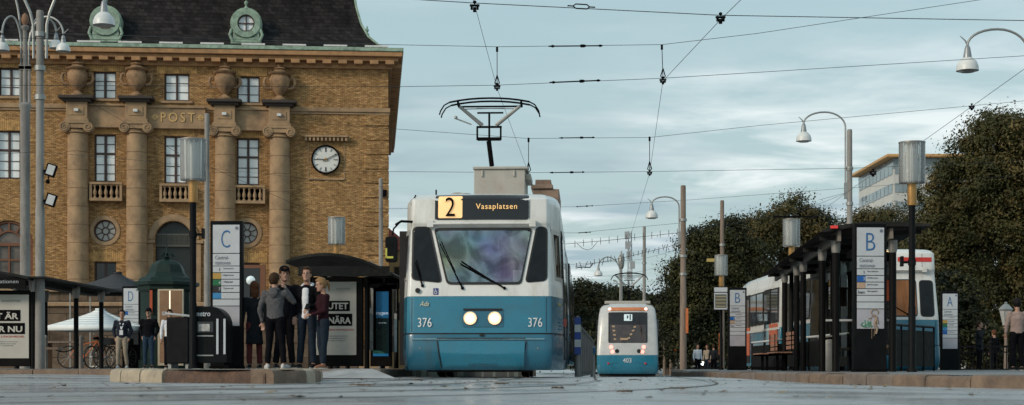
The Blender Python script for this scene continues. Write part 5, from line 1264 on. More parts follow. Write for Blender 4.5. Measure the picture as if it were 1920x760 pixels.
# big mast on the left platform: arms rise out of the picture, one lamp comes back in
D = 33
t = mast('tall grey mast at far left carrying two floodlights and two tall curved lamp arms', 75, D, 20, 17, bands=(6.2, 6.9, 5.6), zb=.15)
zb = .15
for sg, lpx in ((1, 195), (-1, -50)):
    lx = X(lpx, D)-X(75, D); lz = Z(64, D)-zb
    if sg > 0: lz = Z(48, D)-zb
    pts = [(sg*.13, 0, 6.4), (sg*.14, 0, 7.1), (sg*.2, 0, 7.35)]
    ztop = 8.1
    for i in range(1, 13): a = PI*.78-PI*.78*i/12; pts.append((sg*(.2+(abs(lx)-.2)*(i/12)), 0, 7.35+(ztop-7.35)*math.sin(PI*(i/12)**.8*.62)/1.0 if False else 7.35+(1.0)*math.sin(min(PI, PI*(i/12)))*.8+ (lz+.62-7.35)*(i/12)))
    a_ = MB().tube(pts, .030, 8).tube([(lx, 0, lz+.60), (lx, 0, lz+.48)], .02, 6).build('lamp_arm', m_steel, t)
    bell(t, (lx, -.0, lz), k=.93*38/38)
for py in (320, 376):
    z = Z(py, D)-zb; x = .14
    f = MB().box((x+.10, -.05, z), (.20, .12, .26), ry=R(18)).bar((0, 0, z-.02), (x+.05, -.02, z), .05, .05).build('floodlight', m_blackm, t, bevel=.01)
    MB().box((x+.10+.012, -.118, z+.0), (.15, .012, .20), ry=R(18)).build('lens', mk('floodlight_glass', (.45,.47,.47), .1), f)
    if py == 320: MB().sphere((x+.05, -.1, z-.24), .045, 10, 8).bar((x+.05, -.08, z-.22), (x+.05, -.04, z-.12), .02, .02).build('camera_dome', m_blackm, t)
# ornate double post left of it with four small lamps
D = 50
t = thing('street_lamp', 'slim ornate grey lamp post with rusty finial and four arching arms with bell lamps', 'street lamp', (X(47, D), D, .15))
zt = Z(25, D)-.15; zm = Z(200, D)-.15
MB().lathe([(.17, 0), (.155, .1), (.15, zm-.1), (.19, zm-.02), (.19, zm+.06), (.11, zm+.12)], n=14).build('lower_pole', m_conc, t, ang=40)
mb = MB().lathe([(.075, zm+.1), (.07, zt-.55), (.11, zt-.5), (.13, zt-.42), (.07, zt-.38)], n=12)
for s in (-1, 1): mb.tube([(s*.13, 0, zm+.1), (s*.13, 0, zt-1.6)], .05, 8)
for z in (zm+1.2, zt-1.7): mb.box((0, 0, z), (.36, .14, .12))
mb.build('upper_pole', m_conc, t)
MB().lathe([(.05, zt-.38), (.10, zt-.3), (.12, zt-.2), (.08, zt-.06), (.02, zt)], n=12).build('finial', mk('rusty_finial', (.22,.12,.07), .8), t)
for lpx, lpy, dy, up in ((10, 99, -.3, .75), (95, 84, .6, .55), (122, 99, -.2, .75), (-28, 60, .3, 1.4)):
    lx = X(lpx, D)-X(47, D); lz = Z(lpy, D)-.15; sg = 1 if lx > 0 else -1; z0 = zt-2.0
    pts = [(sg*.12, 0, z0)]; hook = lz+.54; zp = hook+up*.75
    for i in range(15):
        q = i/14; a = PI*q; x = sg*.12+(lx-sg*.12)*(1-math.cos(a))/2
        zz_ = (z0+.9)+(zp-(z0+.9))*math.sin(a) if q < .5 else hook+(zp-hook)*math.sin(a)
        pts.append((x, dy*(1-math.cos(a))/2, zz_))
    MB().tube(pts, .032, 8).tube([(lx, dy, hook), (lx+sg*.16, dy, hook+.16)], [.02, .01], 6).build('lamp_arm', m_steel, t); bell(t, (lx, dy, lz), k=.9)
mast('plain grey mast without lamps rising behind the panel marked C', 388, 48, 213, 11, zb=.15)
mast('thin grey mast in front of the right corner of the post office wall', 714, 64, 335, 9, zb=.15)
mast('grey concrete mast behind the near right shelter with one arched lamp on its left', 1593, 50, 243, 12, arms=((1507, 265, 5.9, .45),), bands=(6.3, 5.2))
mast('weathered grey wooden mast beside the small tram with an arched lamp on its left', 1281, 62, 348, 12, arms=((1222, 409, 5.6, .45),), mat=m_wood, zb=-.1, bands=(6.0, 4.6, 3.9))
mast('weathered grey wooden mast standing just left of the far panel marked B', 1354, 70, 376, 9, mat=m_wood, zb=.05, bands=(5.5, 3.6))
mast('straight short mast with a side lamp above the back of the small tram', 1208, 86, 425, 7, mat=m_conc, zb=-.2, bands=(4.0, 6.))
mast('distant thin mast in front of the station hall gable', 1250, 110, 503, 4, mat=m_conc, zb=-.2)
mast('grey mast just outside the view at far right, its arched lamp hanging into the picture', 1936, 35, 55, 15, arms=((1814, 133, 5.75, .6),), bands=(6.1,))
# orange flags on the wooden masts
for px, D, y0, y1, lab in ((1288, 61.8, 578, 625, 'narrow orange strip sign fixed to the wooden mast beside the small tram'), (1350, 69.5, 625, 665, 'narrow orange strip sign low on the mast left of the far panel marked B')):
    o = MB().box((0, 0, 0), (.10, .05, (y1-y0)*D/F)).build('strip_sign', mk('orange_strip', (.55,.16,.05), .5), loc=P(px, (y0+y1)/2, D)); tag(o, lab, 'sign')
# older lamp post and lamp behind the small tram
D = 105
t = thing('street_lamp', 'old slender lamp post with a pointed lantern top rising behind the small tram', 'street lamp', (X(1165, D), D, -.24))
h = Z(470, D)+.24; MB().tube([(0,0,0),(0,0,h-1.2)], [.12,.07], 8).lathe([(.1,h-1.2),(.16,h-1.1),(.20,h-.8),(.22,h-.5),(.08,h-.25),(.02,h)], n=10).build('post', m_steel, t)
t = thing('street_lamp', 'small bell lamp on a wide arched arm just behind the small tram', 'street lamp', (X(1163, D-5), D-5, -.24))
h = Z(505, 100)+.24; lx = X(1122, 100)-X(1163, 100); lz = Z(517, 100)+.24
MB().tube([(0,0,0),(0,0,h)], .06, 8).tube([(0,0,h-.3)]+[(lx*(1-math.cos(PI*i/12))/2, 0, h-.3+.85*math.sin(PI*i/12)+(lz+.5-h+.3)*(i/12)) for i in range(13)], .035, 6).build('post', m_steel, t); bell(t, (lx, 0, lz), 1.1)
# lattice radio mast far behind
D = 260
t = thing('radio_mast', 'thin distant lattice radio mast with stacked antenna panels above the small tram', 'mast', (X(1181, D), D, 0))
h = Z(433, D); mb = MB()
for x, y in ((-.5,-.5),(.5,-.5),(.5,.5),(-.5,.5)): mb.bar((x, y, 0), (x*.5, y*.5, h), .12, .12)
for k in range(16): z = k*h/16; s = 1-.5*k/16; mb.bar((-.5*s, -.5*s, z), (.5*s*.97, -.5*s, z+h/16), .08, .08); mb.bar((.5*s, -.5*s, z), (-.5*s*.97, -.5*s, z+h/16), .08, .08)
mb.build('lattice', mk('pale_lattice', (.42,.44,.45), .6), t)
mb = MB(); 
for k in range(5): mb.box((random.uniform(-.5,.5), -.7, h-.8-k*1.6), (.8, .4, 1.2))
mb.build('antenna_panels', mk('antenna_grey', (.3,.32,.33), .6), t)

# ---------------------------------------------------------------- glass cylinder lamps
def glass_lamp(px, D, label, zb):
    t = thing('glass_lamp', label, 'street lamp', (X(px, D), D, zb), 0, 'lamps with a clear glass cylinder')
    k = zb
    MB().lathe([(.085, 0), (.085, .05), (.062, .08), (.062, 1.1), (.055, 1.12), (.055, 2.98-k+.06)], n=16).build('pole', m_black, t, ang=40)
    z0, z1 = 3.33-k, 4.03-k
    MB().lathe([(.075, 2.96-k), (.078, 2.97-k), (.078, z0-.005), (.07, z0)], n=24).build('collar', m_brass, t, ang=40)
    g = MB().lathe([(.10, z0-.01), (.215, z0), (.22, z0+.02), (.22, z1-.02), (.205, z1-.02), (.205, z0+.02), (.10, z0+.02)], n=40, caps=False).build('glass_cylinder', m_clear_m, t, ang=40)
    # frosted inner tube and its vertical louvres
    MB().lathe([(.075, z0+.0), (.075, z1-.06)], n=20).build('light_tube', mk('frosted_tube', (.82,.83,.82), .4, var=.05), g)
    f = MB()
    for q in range(10): a = 2*PI*q/10; f.bar((.14*math.cos(a), .14*math.sin(a), z0+.0), (.14*math.cos(a), .14*math.sin(a), z1-.03), .02, .035)
    f.build('louvre', mk('frosted_fins', (.78,.80,.80), .35, var=.05), g)
    MB().lathe([(.02, z1-.02), (.225, z1-.018), (.225, z1), (.02, z1+.012)], n=40).build('cap', mk('lamp_cap', (.30,.28,.26), .4, .5), t)
    return t
gl = glass_lamp(362, 27, 'glass cylinder lamp on a black pole beside the newspaper boxes, left of panel C', .15)
for (px, D, lab, zb) in ((631, 41, 'glass cylinder lamp behind the left shelter with the white poster', .15), (1710, 27, 'glass cylinder lamp on a black pole in front of the red-striped tram at the right', .10), (1484, 41, 'glass cylinder lamp above the far end of the right platform roof', .10), (1352, 54, 'smallest glass cylinder lamp, above the timetable display at the far end of the right platform', .10)):
    dup(gl, (X(px, D), D, zb), label=lab)
for q in [o for o in bpy.data.objects if o.name.startswith('glass_lamp')]: pass
# brackets on the near poles
for px, D, py, s, lab in ((362, 27, 440, 1, 'small black bracket box on the black lamp pole left of panel C'), (1710, 27, 492, -1, 'small black bracket box on the black lamp pole in front of the striped tram')):
    o = MB().bb(.04*s, .17*s, -.02, .04, -.02, .02).bb(.15*s, .19*s, -.05, .07, -.07, .10).lathe([(.068, -.05), (.068, .05)], n=14).build('pole_bracket', m_black, loc=P(px, py, D)); tag(o, lab, 'bracket')
# platform display on the pole of the far lamp
o = thing('platform_display', 'small platform departure display under the smallest glass cylinder lamp', 'display', P(1351, 560, 53.7))
MB().bb(-.24, .24, -.05, .05, -.40, .40).build('case', m_black, o, bevel=.01)
MB().bb(-.22, .22, -.06, -.05, .22, .37).build('header', m_panelw, o); MB().bb(-.22, .22, -.06, -.05, -.37, .19).build('frame', m_panelw, o)
sc_ = MB().bb(-.19, .19, -.068, -.06, -.31, .14).build('screen', mk('lcd_grey', (.12,.12,.10), .2), o)
for k in range(4):
    l = MB().bb(-.17, .17, -.072, -.068, .10-.11*k-.05, .10-.11*k-.02).build('display_row', mk('lcd_amber', (.35,.30,.18), .5), sc_)
o = MB().box((0,0,0), (.32, .03, .12)).build('pointer_sign', mk('yellow_pointer', (.45,.33,.10), .5), loc=P(1333, 488, 60)); tag(o, 'tiny yellow pointer sign left of the smallest glass cylinder lamp', 'sign')

# ---------------------------------------------------------------- information panels
def info_panel(letter, px, D, ytop, ybot, rz, label, zb, chips, names, graffiti=False):
    h = (ybot-ytop)*D/F; w = .57
    t = thing('stop_panel', label, 'sign', (X(px, D), D, zb), rz, 'stop panels on the platforms')
    top = Z(ytop, D)-zb
    MB().bb(-w/2, w/2, -.07, .07, .0, top).build('case', m_black, t, bevel=.012)
    W = w/2-.05; y = -.078; H = top-.07; pitch = .0
    def row(z1, z0, mat=m_panelw, nm='panel'): return MB().bb(-W, W, y, -.07+.001, z0, z1).build(nm, mat, t, bevel=.002)
    z = H; k = top/2.62
    a = row(z, z-.50*k); text(letter, m_blue, a, (-.01 if letter != 'B' else 0, y-.004, z-.25*k), w=.155 if letter != 'A' else .17, h=.31*k, bold=-.012)
    e = MB(); 
    for q in range(3): e.bar((W-.075, y-.002, z-.045*k-.015*q), (W-.02, y-.002, z-.045*k-.015*q), .003, .006)
    e.lathe([(.030, y-.004), (.030, y)], (W-.048, 0, z-.06*k), 14, axis='Y').build('emblem', m_inkg, a)
    z -= .513*k; a = row(z, z-.21*k)
    text('Central-\nstationen', m_inkg, a, (-.06, y-.003, z-.11*k), w=.27, h=.16*k)
    z -= .222*k
    for q in range(6):
        hh = .105*k if q < 5 else .11*k
        a = row(z, z-hh)
        if q < len(names):
            num, colr = chips[q]
            if colr: c = MB().bb(-W, -W+.145, y-.003, y-.0002, z-hh+.001, z-.001).build('chip', mk('chip_'+colr[0], colr[1], .4), a)
            if num: text(num, m_panelw if (colr and colr[2]) else m_ink, a, (-W+.12 if len(num) < 3 else -W+.07, y-.006, z-hh*.5), h=.055*k, w=None if len(num) < 3 else .12)
            if names[q]: text(names[q], m_ink, a, (-W+.17+.10, y-.003, z-hh*.38), w=min(.19, .022*len(names[q])), h=.03*k)
        z -= hh+.012*k
    a = row(z, max(.66*k+.1, z-.56*k), m_panelg, 'map_panel')
    if graffiti:
        gz = z-.25*k; g = MB()
        def stroke(pts, r): g.tube(smoothpath([(p[0], y-.004, gz+p[1]) for p in pts], 4), r, 5)
        stroke([(-.13,.02),(-.16,-.01),(-.12,-.05),(-.09,-.01)], .007); stroke([(-.10,.06),(-.09,-.06),(-.06,.0)], .007); stroke([(-.05,.05),(-.04,-.05)], .007); stroke([(-.05,-.01),(.0,.03),(-.03,-.05)], .007); stroke([(.01,.0),(-.02,-.03),(.03,-.05),(-.01,-.06)], .006); stroke([(-.18,-.02),(-.1,-.07),(.05,-.05)], .004)
        g.build('green_scrawl', mk('green_marker', (.03,.22,.10), .5), a)
        g = MB(); stroke([(.07+.06*math.cos(q), .19+.05*math.sin(q)) for q in [-.6+i*.5 for i in range(10)]], .010); stroke([(.04,.14),(.10,.10),(.07,.0),(.11,-.08),(.09,-.18)], .022); stroke([(.10,.12),(.12,.0)], .02); stroke([(.03,.13),(0,.05),(.02,-.1),(.02,-.26)], .004); stroke([(.07,0),(.06,-.22)], .004); stroke([(.02,.1),(-.04,.08)], .008)
        g.build('brown_scrawl', mk('brown_marker', (.28,.20,.14), .5), a)
    MB().bb(-w/2-.01, w/2+.01, -.085, .085, 0, .05).build('foot', m_blackm, t)
    return t
gold = ('gold', (.42,.26,.06), 0); grn = ('green', (.01,.13,.05), 1); blk = ('black', (.012,.012,.014), 1); blu = ('blue', (.03,.20,.42), 1); blu2 = ('deep_blue', (.01,.10,.36), 1); tan = ('tan', (.44,.31,.22), 0)
ZL, ZR = .15, .10
info_panel('C', 426, 28, 415, 690, R(-3), 'tall black stop panel marked C with white information boards beside the waiting group', ZL, [('1', None), ('', gold), ('4', grn), ('7', blk), ('', blu)], ['Tynnered', 'Högsbotorp', 'Mölndal', 'Tynnered', ''])
info_panel('B', 1630, 27.5, 420, 698, R(3), 'nearest black stop panel marked B with green and brown graffiti on its lower board', ZR, [('1', None), ('3', blu2), ('', tan), ('Svart', None)], ['Östra Sjukhuset', 'Kålltorp', 'Jämtorget', 'Bergsjön'], True)
info_panel('B', 1382, 49, 540, 698, R(4), 'farther and smaller black stop panel marked B near the wooden mast and timetable', ZR, [('', None), ('3', blu2), ('', tan), ('Svart', None)], ['Östra Sjukhuset', 'Kålltorp', 'Jämtorget', 'Bergsjön'])
info_panel('A', 1780, 50, 547, 700, R(3), 'black stop panel marked A on the right between the striped tram and the iron railing', .03, [('', None), ('', gold), ('', grn), ('', blu), ('', blu2)], ['Tynnered', 'Kortedala', 'Mölndal', '', 'Kålltorp'])
info_panel('D', 247, 50, 537, 690, R(-4), 'black stop panel marked D behind the man with the lanyard', ZL, [('', blu2), ('', None)], ['Biskopsgården', ''])

# ---------------------------------------------------------------- left shelters
m_roofg = mk('shelter_roof_dark', (.016,.017,.016), .6, .0, spec=.12, bump=.002, dirt=(.07,.065,.055), dirt_amt=.5)
m_post = mk('shelter_post_black', (.006,.006,.006), .5, var=.3, spec=.08)
m_capg = mk('post_cap_grey', (.28,.27,.25), .5, .4)
m_poster = mk('poster_paper', (.47,.45,.40), .6, var=.06, dirt=(.32,.29,.24), dirt_amt=.5, dscale=3)
m_red = mk('poster_red', (.50,.06,.03), .6)
def barrel_roof(parent, x0, x1, zc, zl, zr, y0, y1, th=.06, name='roof'):
    n = 16; top = []; 
    for i in range(n+1):
        q = i/n; x = x0+(x1-x0)*q; base = zl+(zr-zl)*q; top.append((x, base+(zc-(zl+zr)/2)*math.sin(PI*q)**.8))
    poly = top + [(x, z-th) for x, z in top[::-1]]
    mb = MB(); mb.prismy(poly[::-1], y0, y1)
    return mb.build(name, m_roofg, parent, bevel=.006)
def shelter_left(label, xl, xr, y0, depth, lines, red, logo, poster_px, dirx, fascia=None, D=29.5):
    t = thing('tram_shelter', label, 'tram shelter', (xr, y0, ZL), -math.atan(dirx), 'tram shelters')
    w = xr-xl
    return t
# shelter C (white poster NÄRA, blue ad)
D = 29.5; t = thing('tram_shelter', 'dark tram shelter with curved roof, white poster and blue glass advert behind the waiting group', 'tram shelter', (X(688, D), D, ZL), R(-2.6), 'tram shelters')
lx = lambda p, d=29.5: X(p, d)-X(688, 29.5); lz = lambda p, d=29.5: Z(p, d)-ZL
barrel_roof(t, lx(543), lx(739), lz(479), lz(491), lz(515), -.45, 5.8)
MB().bb(lx(566), lx(735), -.42, -.36, lz(520), lz(502)).build('fascia', m_roofg, t)
for x, z1 in ((lx(580)+.02, lz(500)), (lx(688), lz(505))):
    for y in (0, 2.3, 4.6):
        p = MB().lathe([(.055, 0), (.05, .02), (.05, z1)], (x, y, 0), 14).build('post', m_post, t); MB().lathe([(.062, z1-.14), (.075, z1-.02), (.075, z1)], (x, y, 0), 14).build('cap', m_capg, p)
for y in (0, 2.3, 4.6): MB().bar((lx(560), y, lz(508)), (lx(735), y, lz(516)), .08, .10).build('beam', m_roofg, t)
f = MB().bb(lx(581)+.05, lx(681), -.06, .10, .05, lz(520)).build('poster_case', m_post, t, bevel=.01)
def poster(f, x0, x1, z0, z1, y, rows, redline, logo=False):
    p = MB().bb(x0, x1, y-.012, y, z0, z1).build('poster', m_poster, f); yy = y-.014; W = x1-x0; H = z1-z0
    for (s, q0, q1, xa, xb) in rows:
        MB().bb(x0+W*xa, x0+W*xb, yy-.004, yy, z1-H*q1, z1-H*q0).build('black_bar', m_blackm, p)
        text(s, m_poster, p, (x0+W*(xa+xb)/2, yy-.008, z1-H*(q0+q1)/2), w=W*(xb-xa)*.9, h=H*(q1-q0)*.66, bold=.03)
    text(redline, m_red, p, (x0+W*.5, yy-.003, z1-H*.655), w=W*.86, h=H*.032)
    for k, ln in enumerate(('Varje dag dör människor av sjukdomar som går att bota', 'Vi finns där när det behövs som mest', 'Stöd vårt arbete')): text(ln, m_inkg, p, (x0+W*.45, yy-.003, z1-H*(.74+.03*k)), w=W*.7*(1-.12*k), h=H*.014)
    if logo:
        g = MB(); cx, cz = x0+W*.25, z1-H*.10
        for a, r in ((10, .09), (55, .06), (100, .05), (150, .10), (200, .07), (240, .05), (330, .06)): g.bar((cx, yy-.004, cz), (cx+r*math.cos(R(a)), yy-.004, cz+r*.7*math.sin(R(a))), .018, .004)
        g.build('logo', m_red, p)
    for k in range(2): text('LÄKARE UTAN GRÄNSER' if k == 0 else 'Medicinsk hjälp', m_ink, p, (x0+W*.68, yy-.003, z1-H*(.09+.022*k)), w=W*.34, h=H*.012)
poster(f, lx(583)+.1, lx(669), lz(666), lz(529), -.062, (('SLUTET', .26, .40, .05, .84), ('NÄRA', .435, .60, .28, .90)), 'AFRIKANSKA SÖMNSJUKAN')
# side glazing and blue advert inside
g = MB().bb(lx(690), lx(690)+.012, .15, 2.2, .35, 2.0).bb(lx(690), lx(690)+.012, 2.4, 4.5, .35, 2.0).build('glazing', m_shglass, t)
xa, xb = lx(691, 31.5), lx(720, 31.5)
f = MB().bb(xa-.06, xb+.06, 2.0, 2.12, .05, lz(540, 31.5)).build('advert_case', m_post, t, bevel=.01)
a = MB().bb(xa, xb, 1.985, 2.0, .25, lz(547, 31.5)).build('advert', mk('blue_advert', (.01,.10,.22), .25, var=.3, scale=2, emit=(.02,.16,.34), es=.35), f)
MB().bb(xa, xb, 1.980, 1.984, .30, 1.0).build('green_lower_image', mk('green_sea', (.02,.11,.09), .3, var=.5, scale=5, stretch=(1,1,2)), a)
m_adt = mk('glowing_letters', (.8,.85,.88), .4, emit=(.8,.9,1), es=.5)  # glow added so the letters stand out against the blue
text('Ryanne', m_adt, a, ((xa+xb)/2-.05, 1.976, lz(574, 31.5)), h=.04); text('Skagen', m_adt, a, ((xa+xb)/2, 1.976, lz(588, 31.5)), h=.085, w=.29)
text('upptäck havet i höst', m_adt, a, ((xa+xb)/2, 1.976, lz(606, 31.5)), h=.022, w=.22)
bn = MB().bb(lx(600), lx(660), 2.2, 4.2, .42, .47).build('bench_board', m_wood, t); 
gl_ = MB()
for y in (5.2, 5.4): pass
MB().bb(lx(741), lx(744), 1.0, 1.06, .1, 1.9).build('light_strip', mk('white_edge', (.6,.6,.6), .4), t)
# left shelter (DET ÄR / ÖVER NU)
D = 33; t = thing('tram_shelter', 'dark tram shelter at the far left edge with the name Centralstationen over a white poster', 'tram shelter', (X(62, D), D, ZL), R(-.8), 'tram shelters')
lx = lambda p, d=33: X(p, d)-X(62, 33); lz = lambda p, d=33: Z(p, d)-ZL
barrel_roof(t, lx(-120), lx(66), lz(508), lz(516), lz(522), -.5, 5.8)
f = MB().bb(lx(-90), lx(60), -.44, -.36, lz(543), lz(522)).build('fascia', m_post, t)
text('Centralstationen', m_panelg, f, (lx(8), -.448, lz(530)), w=(92)*33/F*.86, h=.075)
for x in (lx(-60), lx(62)):
    for y in (0, 3.1, 5.2):
        z1 = lz(522); p = MB().lathe([(.06, 0), (.055, .02), (.055, z1)], (x, y, 0), 14).build('post', m_post, t); MB().lathe([(.066, z1-.28), (.09, z1-.1), (.09, z1)], (x, y, 0), 14).build('cap', m_capg, p)
f = MB().bb(lx(-62), lx(59), -.06, .10, .05, lz(545)).build('poster_case', m_post, t, bevel=.01)
poster(f, lx(-48), lx(56), lz(672), lz(553), -.062, (('DET ÄR', .24, .415, .16, .85), ('ÖVER NU', .445, .62, .06, .93)), 'STÖD NYA LÄKEMEDEL', True)
for x, y in ((lx(0), 2), ): MB().bb(x-.6, x+.6, y, y+.4, .42, .47).build('bench_board', m_wood, t)
MB().bar((lx(62)-.3, .6, lz(528)), (lx(62)-.3, 5.4, lz(528)), .3, .10).build('side_beam', m_roofg, t)
MB().bb(lx(62)-.05, lx(62)+.35, -.3, 5.5, lz(523), lz(520)).build('side_canopy', m_roofg, t)

# ---------------------------------------------------------------- right shelter
D = 28.6; x0 = X(1522, D); t = thing('tram_shelter', 'long dark shelter on the right platform with an upswept roof on round black posts', 'tram shelter', (6.45, D, ZR), R(-4.5), 'tram shelters')
zz3 = lambda p, d: Z(p, d)-ZR
mb = MB(); zT = 2.68; yl = 13.4
poly = [(-.95, zT-.19), (-.80, zT-.09), (-.3, zT-.02), (.1, zT), (.6, zT-.02), (1.0, zT-.05), (1.0, zT-.10), (-.3, zT-.09), (-.85, zT-.19)]
mb.prismy(poly[::-1], -.1, yl); mb.build('roof', m_roofg, t, bevel=.006)
MB().bb(-.62, -.56, .0, yl-.1, zT-.34, zT-.14).bb(.30, .36, 0, yl-.1, zT-.30, zT-.11).build('beam', mk('pale_underside_beam', (.20,.17,.14), .6, dirt=(.06,.05,.04), dirt_amt=.5), t)
for y in (.3, 3.2, 6.1, 9, 11.9): MB().bar((-.9, y, zT-.27), (.9, y, zT-.15), .07, .08).build('rafter', m_roofg, t)
for y in (.45, 2.6, 6.2, 7.6, 10.6): 
    z1 = zT-.30
    for x in (-.6, .42):
        p = MB().lathe([(.070, 0), (.066, .02), (.066, z1)], (x, y, 0), 16).build('post', m_post, t); MB().lathe([(.07, z1-.22), (.082, z1-.16), (.086, z1-.0), (.05, z1+.02)], (x, y, 0), 16).build('cap', m_capg, p)
MB().box((-.70, -.14, zT-.10), (.13, .05, .05)).build('red_lamp', mk('red_lamp_glass', (.6,.04,.03), .3, emit=(1,.08,.05), es=.12), t)
MB().bb(.41, .422, .6, 5.8, .3, 2.2).bb(.41, .422, 6.0, 10.3, .3, 2.2).bb(-.3, .40, 3.4, 3.412, .3, 2.2).build('glazing', m_shglass, t)
MB().bb(-.35, .40, 3.38, 3.44, 2.2, 2.26).bb(-.35, -.30, 3.37, 3.44, .05, 2.2).build('glazing_frame', m_post, t)
MB().bb(.1, .5, 1.0, 3.2, .44, .49).bb(.46, .5, 1.0, 3.2, .62, .86).bb(.15, .2, 1.2, 1.25, 0, .44).bb(.15, .2, 2.9, 2.95, 0, .44).build('bench', m_wood, t)
o = MB().bb(-.02, .28, 2.0, 2.06, 1.35, 1.75).build('orange_notice', mk('orange_notice_paper', (.60,.13,.05), .5), t)
o = MB().bb(-.5, .4, 3.33, 3.36, 1.0, 1.04).build('rail', m_panelw, t)
# rubbish bin standing under it
o = thing('litter_bin', 'grey metal litter bin with a sloping lid under the right shelter', 'bin', (X(1553, 32), 32, ZR)); MB().lathe([(.17, 0), (.18, .02), (.18, .62), (.16, .64)], n=20).build('body', m_steel, o); MB().box((0, 0, .70), (.38, .38, .03), ry=R(-8)).bb(-.16, .16, .12, .15, .6, .7).build('lid', m_capg, o)
# slatted benches further along the platform
def bench(px, D, label):
    o = thing('platform_bench', label, 'bench', (X(px, D), D, ZR), R(-3), 'slatted benches on the right platform')
    s = MB(); 
    for k in range(4): s.bb(-.22+.11*k, -.13+.11*k, -.8, .8, .42, .45)
    s.build('seat', mk('reddish_slats', (.33,.17,.11), .6, var=.3), o)
    s = MB()
    for k in range(4): s.bb(.22, .25, -.8, .8, .52+.11*k, .60+.11*k)
    s.build('backrest', MATS['reddish_slats'], o)
    for y in (-.6, .6): MB().bb(-.2, .24, y-.02, y+.02, .38, .42).bb(-.02, .04, y-.02, y+.02, 0, .38).bb(.20, .22, y-.02, y+.02, .4, .95).build('leg', m_blackm, o)
    return o
b0 = bench(1433, 42, 'slatted wooden bench closest to the far panel marked B, seen through the shelter posts'); dup(b0, (X(1462, 38.5), 38.5, ZR), label='slatted wooden bench just left of the first shelter post, nearer than the other bench')
# hoop rail with glass on the right platform in front of the striped tram
def guard(label, xa, ya, xb, yb, h, zb, n=5, mat=None, fill=None, name='guard_rail', top=None):
    L = math.hypot(xb-xa, yb-ya); o = thing(name, label, 'railing', (xa, ya, zb), math.atan2(yb-ya, xb-xa))
    MB().tube([(0, 0, h), (L, 0, h)], .028, 8).build('top_rail', top or mat or m_black, o)
    for k in range(n+1): MB().tube([(L*k/n, 0, 0), (L*k/n, 0, h)], .026, 8).build('post', mat or m_black, o)
    MB().bb(.04, L-.04, -.01, .01, .10, h-.10).build('infill', fill or m_blackm, o)
    return o
m_mesh = mk('dark_mesh_infill', (.008,.009,.008), .7, spec=.15)
guard('black platform railing in front of the blue skirt of the striped tram', X(1668, 35), 35, X(1751, 37.5), 37.5, 1.02, ZR, 4, fill=m_mesh)
guard('low dark platform railing running behind the near panel marked B towards the far one', X(1410, 46.5), 46.5, X(1590, 34), 34, .80, ZR, 6, fill=m_mesh, top=m_white)
# fence between the two tracks with a blue and white marker post
o = guard('grey slatted barrier between the two tracks beside the large tram', X(1089, 34), 34, X(1113, 52), 52, 1.05, -.02, 9, mat=m_conc, fill=mk('brown_grey_barrier', (.10,.09,.08), .7, var=.3))
t = thing('marker_post', 'blue and white banded marker post at the end of the barrier beside the large tram', 'post', (X(1083, 33.2), 33.2, -.02))
MB().lathe([(.06, 0), (.055, .42), (.05, 1.2), (.04, 1.25), (.01, 1.27)], n=14).build('post', m_conc, t)
for k in range(5):
    z = Z(665-14*(k), 33.2)+.02; MB().bb(-.065, .065, -.075, -.05, z, z+.152).build('band', mk('band_blue', (.015,.06,.30), .4) if k % 2 == 0 else mk('band_white', (.55,.56,.56), .4), t)
t = thing('marker_post', 'low grey and blue bollard post immediately left of the small tram', 'post', (X(1112, 50), 50, -.15)); MB().lathe([(.10, 0), (.07, .1), (.06, .75), (.02, .8)], n=10).build('post', m_steel, t); MB().lathe([(.075, .75), (.085, .80), (.085, .95), (.03, 1.0)], n=10).build('cap', mk('bollard_blue', (.05,.16,.28), .4), t)
# iron railing far right with balusters
t = thing('iron_railing', 'black cast iron railing with slim balusters in front of the trees at the right end', 'railing', (X(1797, 56), 56, 0), 0)
mb = MB(); W = X(1990, 56)-X(1797, 56)
mb.bb(0, W, -.03, .03, .88, .95).bb(0, W, -.025, .025, .70, .74).bb(0, W, -.03, .03, .08, .14); mb.build('rails', m_black, t)
mb = MB(); x = .06
while x < W: mb.bb(x, x+.025, -.012, .012, .14, .88); x += .115
mb.build('balusters', m_black, t)
for k in range(4): MB().lathe([(.07, 0), (.07, .06), (.045, .1), (.045, 1.0), (.07, 1.03), (.05, 1.1), (.01, 1.13)], (k*W/3.2, 0, 0), 10).build('post', m_black, t)
# lantern behind it
t = thing('lantern_post', 'old-fashioned lantern with a pale glass head on a post among the dark trees', 'street lamp', (X(1886, 58), 58, 0))
h = Z(566, 58); MB().tube([(0,0,0),(0,0,.8),(0,0,h-1.0)], [.09,.06,.05], 10).lathe([(.05,h-1.0),(.12,h-.95),(.05,h-.88)], n=10).build('post', m_wood, t)
g = MB().lathe([(.11,h-.86),(.23,h-.32)], n=6, caps=False).build('lantern_glass', mk('lantern_pane', (.40,.40,.38), .2), t); MB().lathe([(.25,h-.32),(.27,h-.28),(.13,h-.12),(.05,h-.08),(.06,h-.03),(.01,h)], n=6).build('roof', m_steel, t)
for k in range(6): a = PI/3*k; MB().bar((.11*math.cos(a), .11*math.sin(a), h-.86), (.235*math.cos(a), .235*math.sin(a), h-.30), .015, .015).build('glazing_bar', m_steel, t)

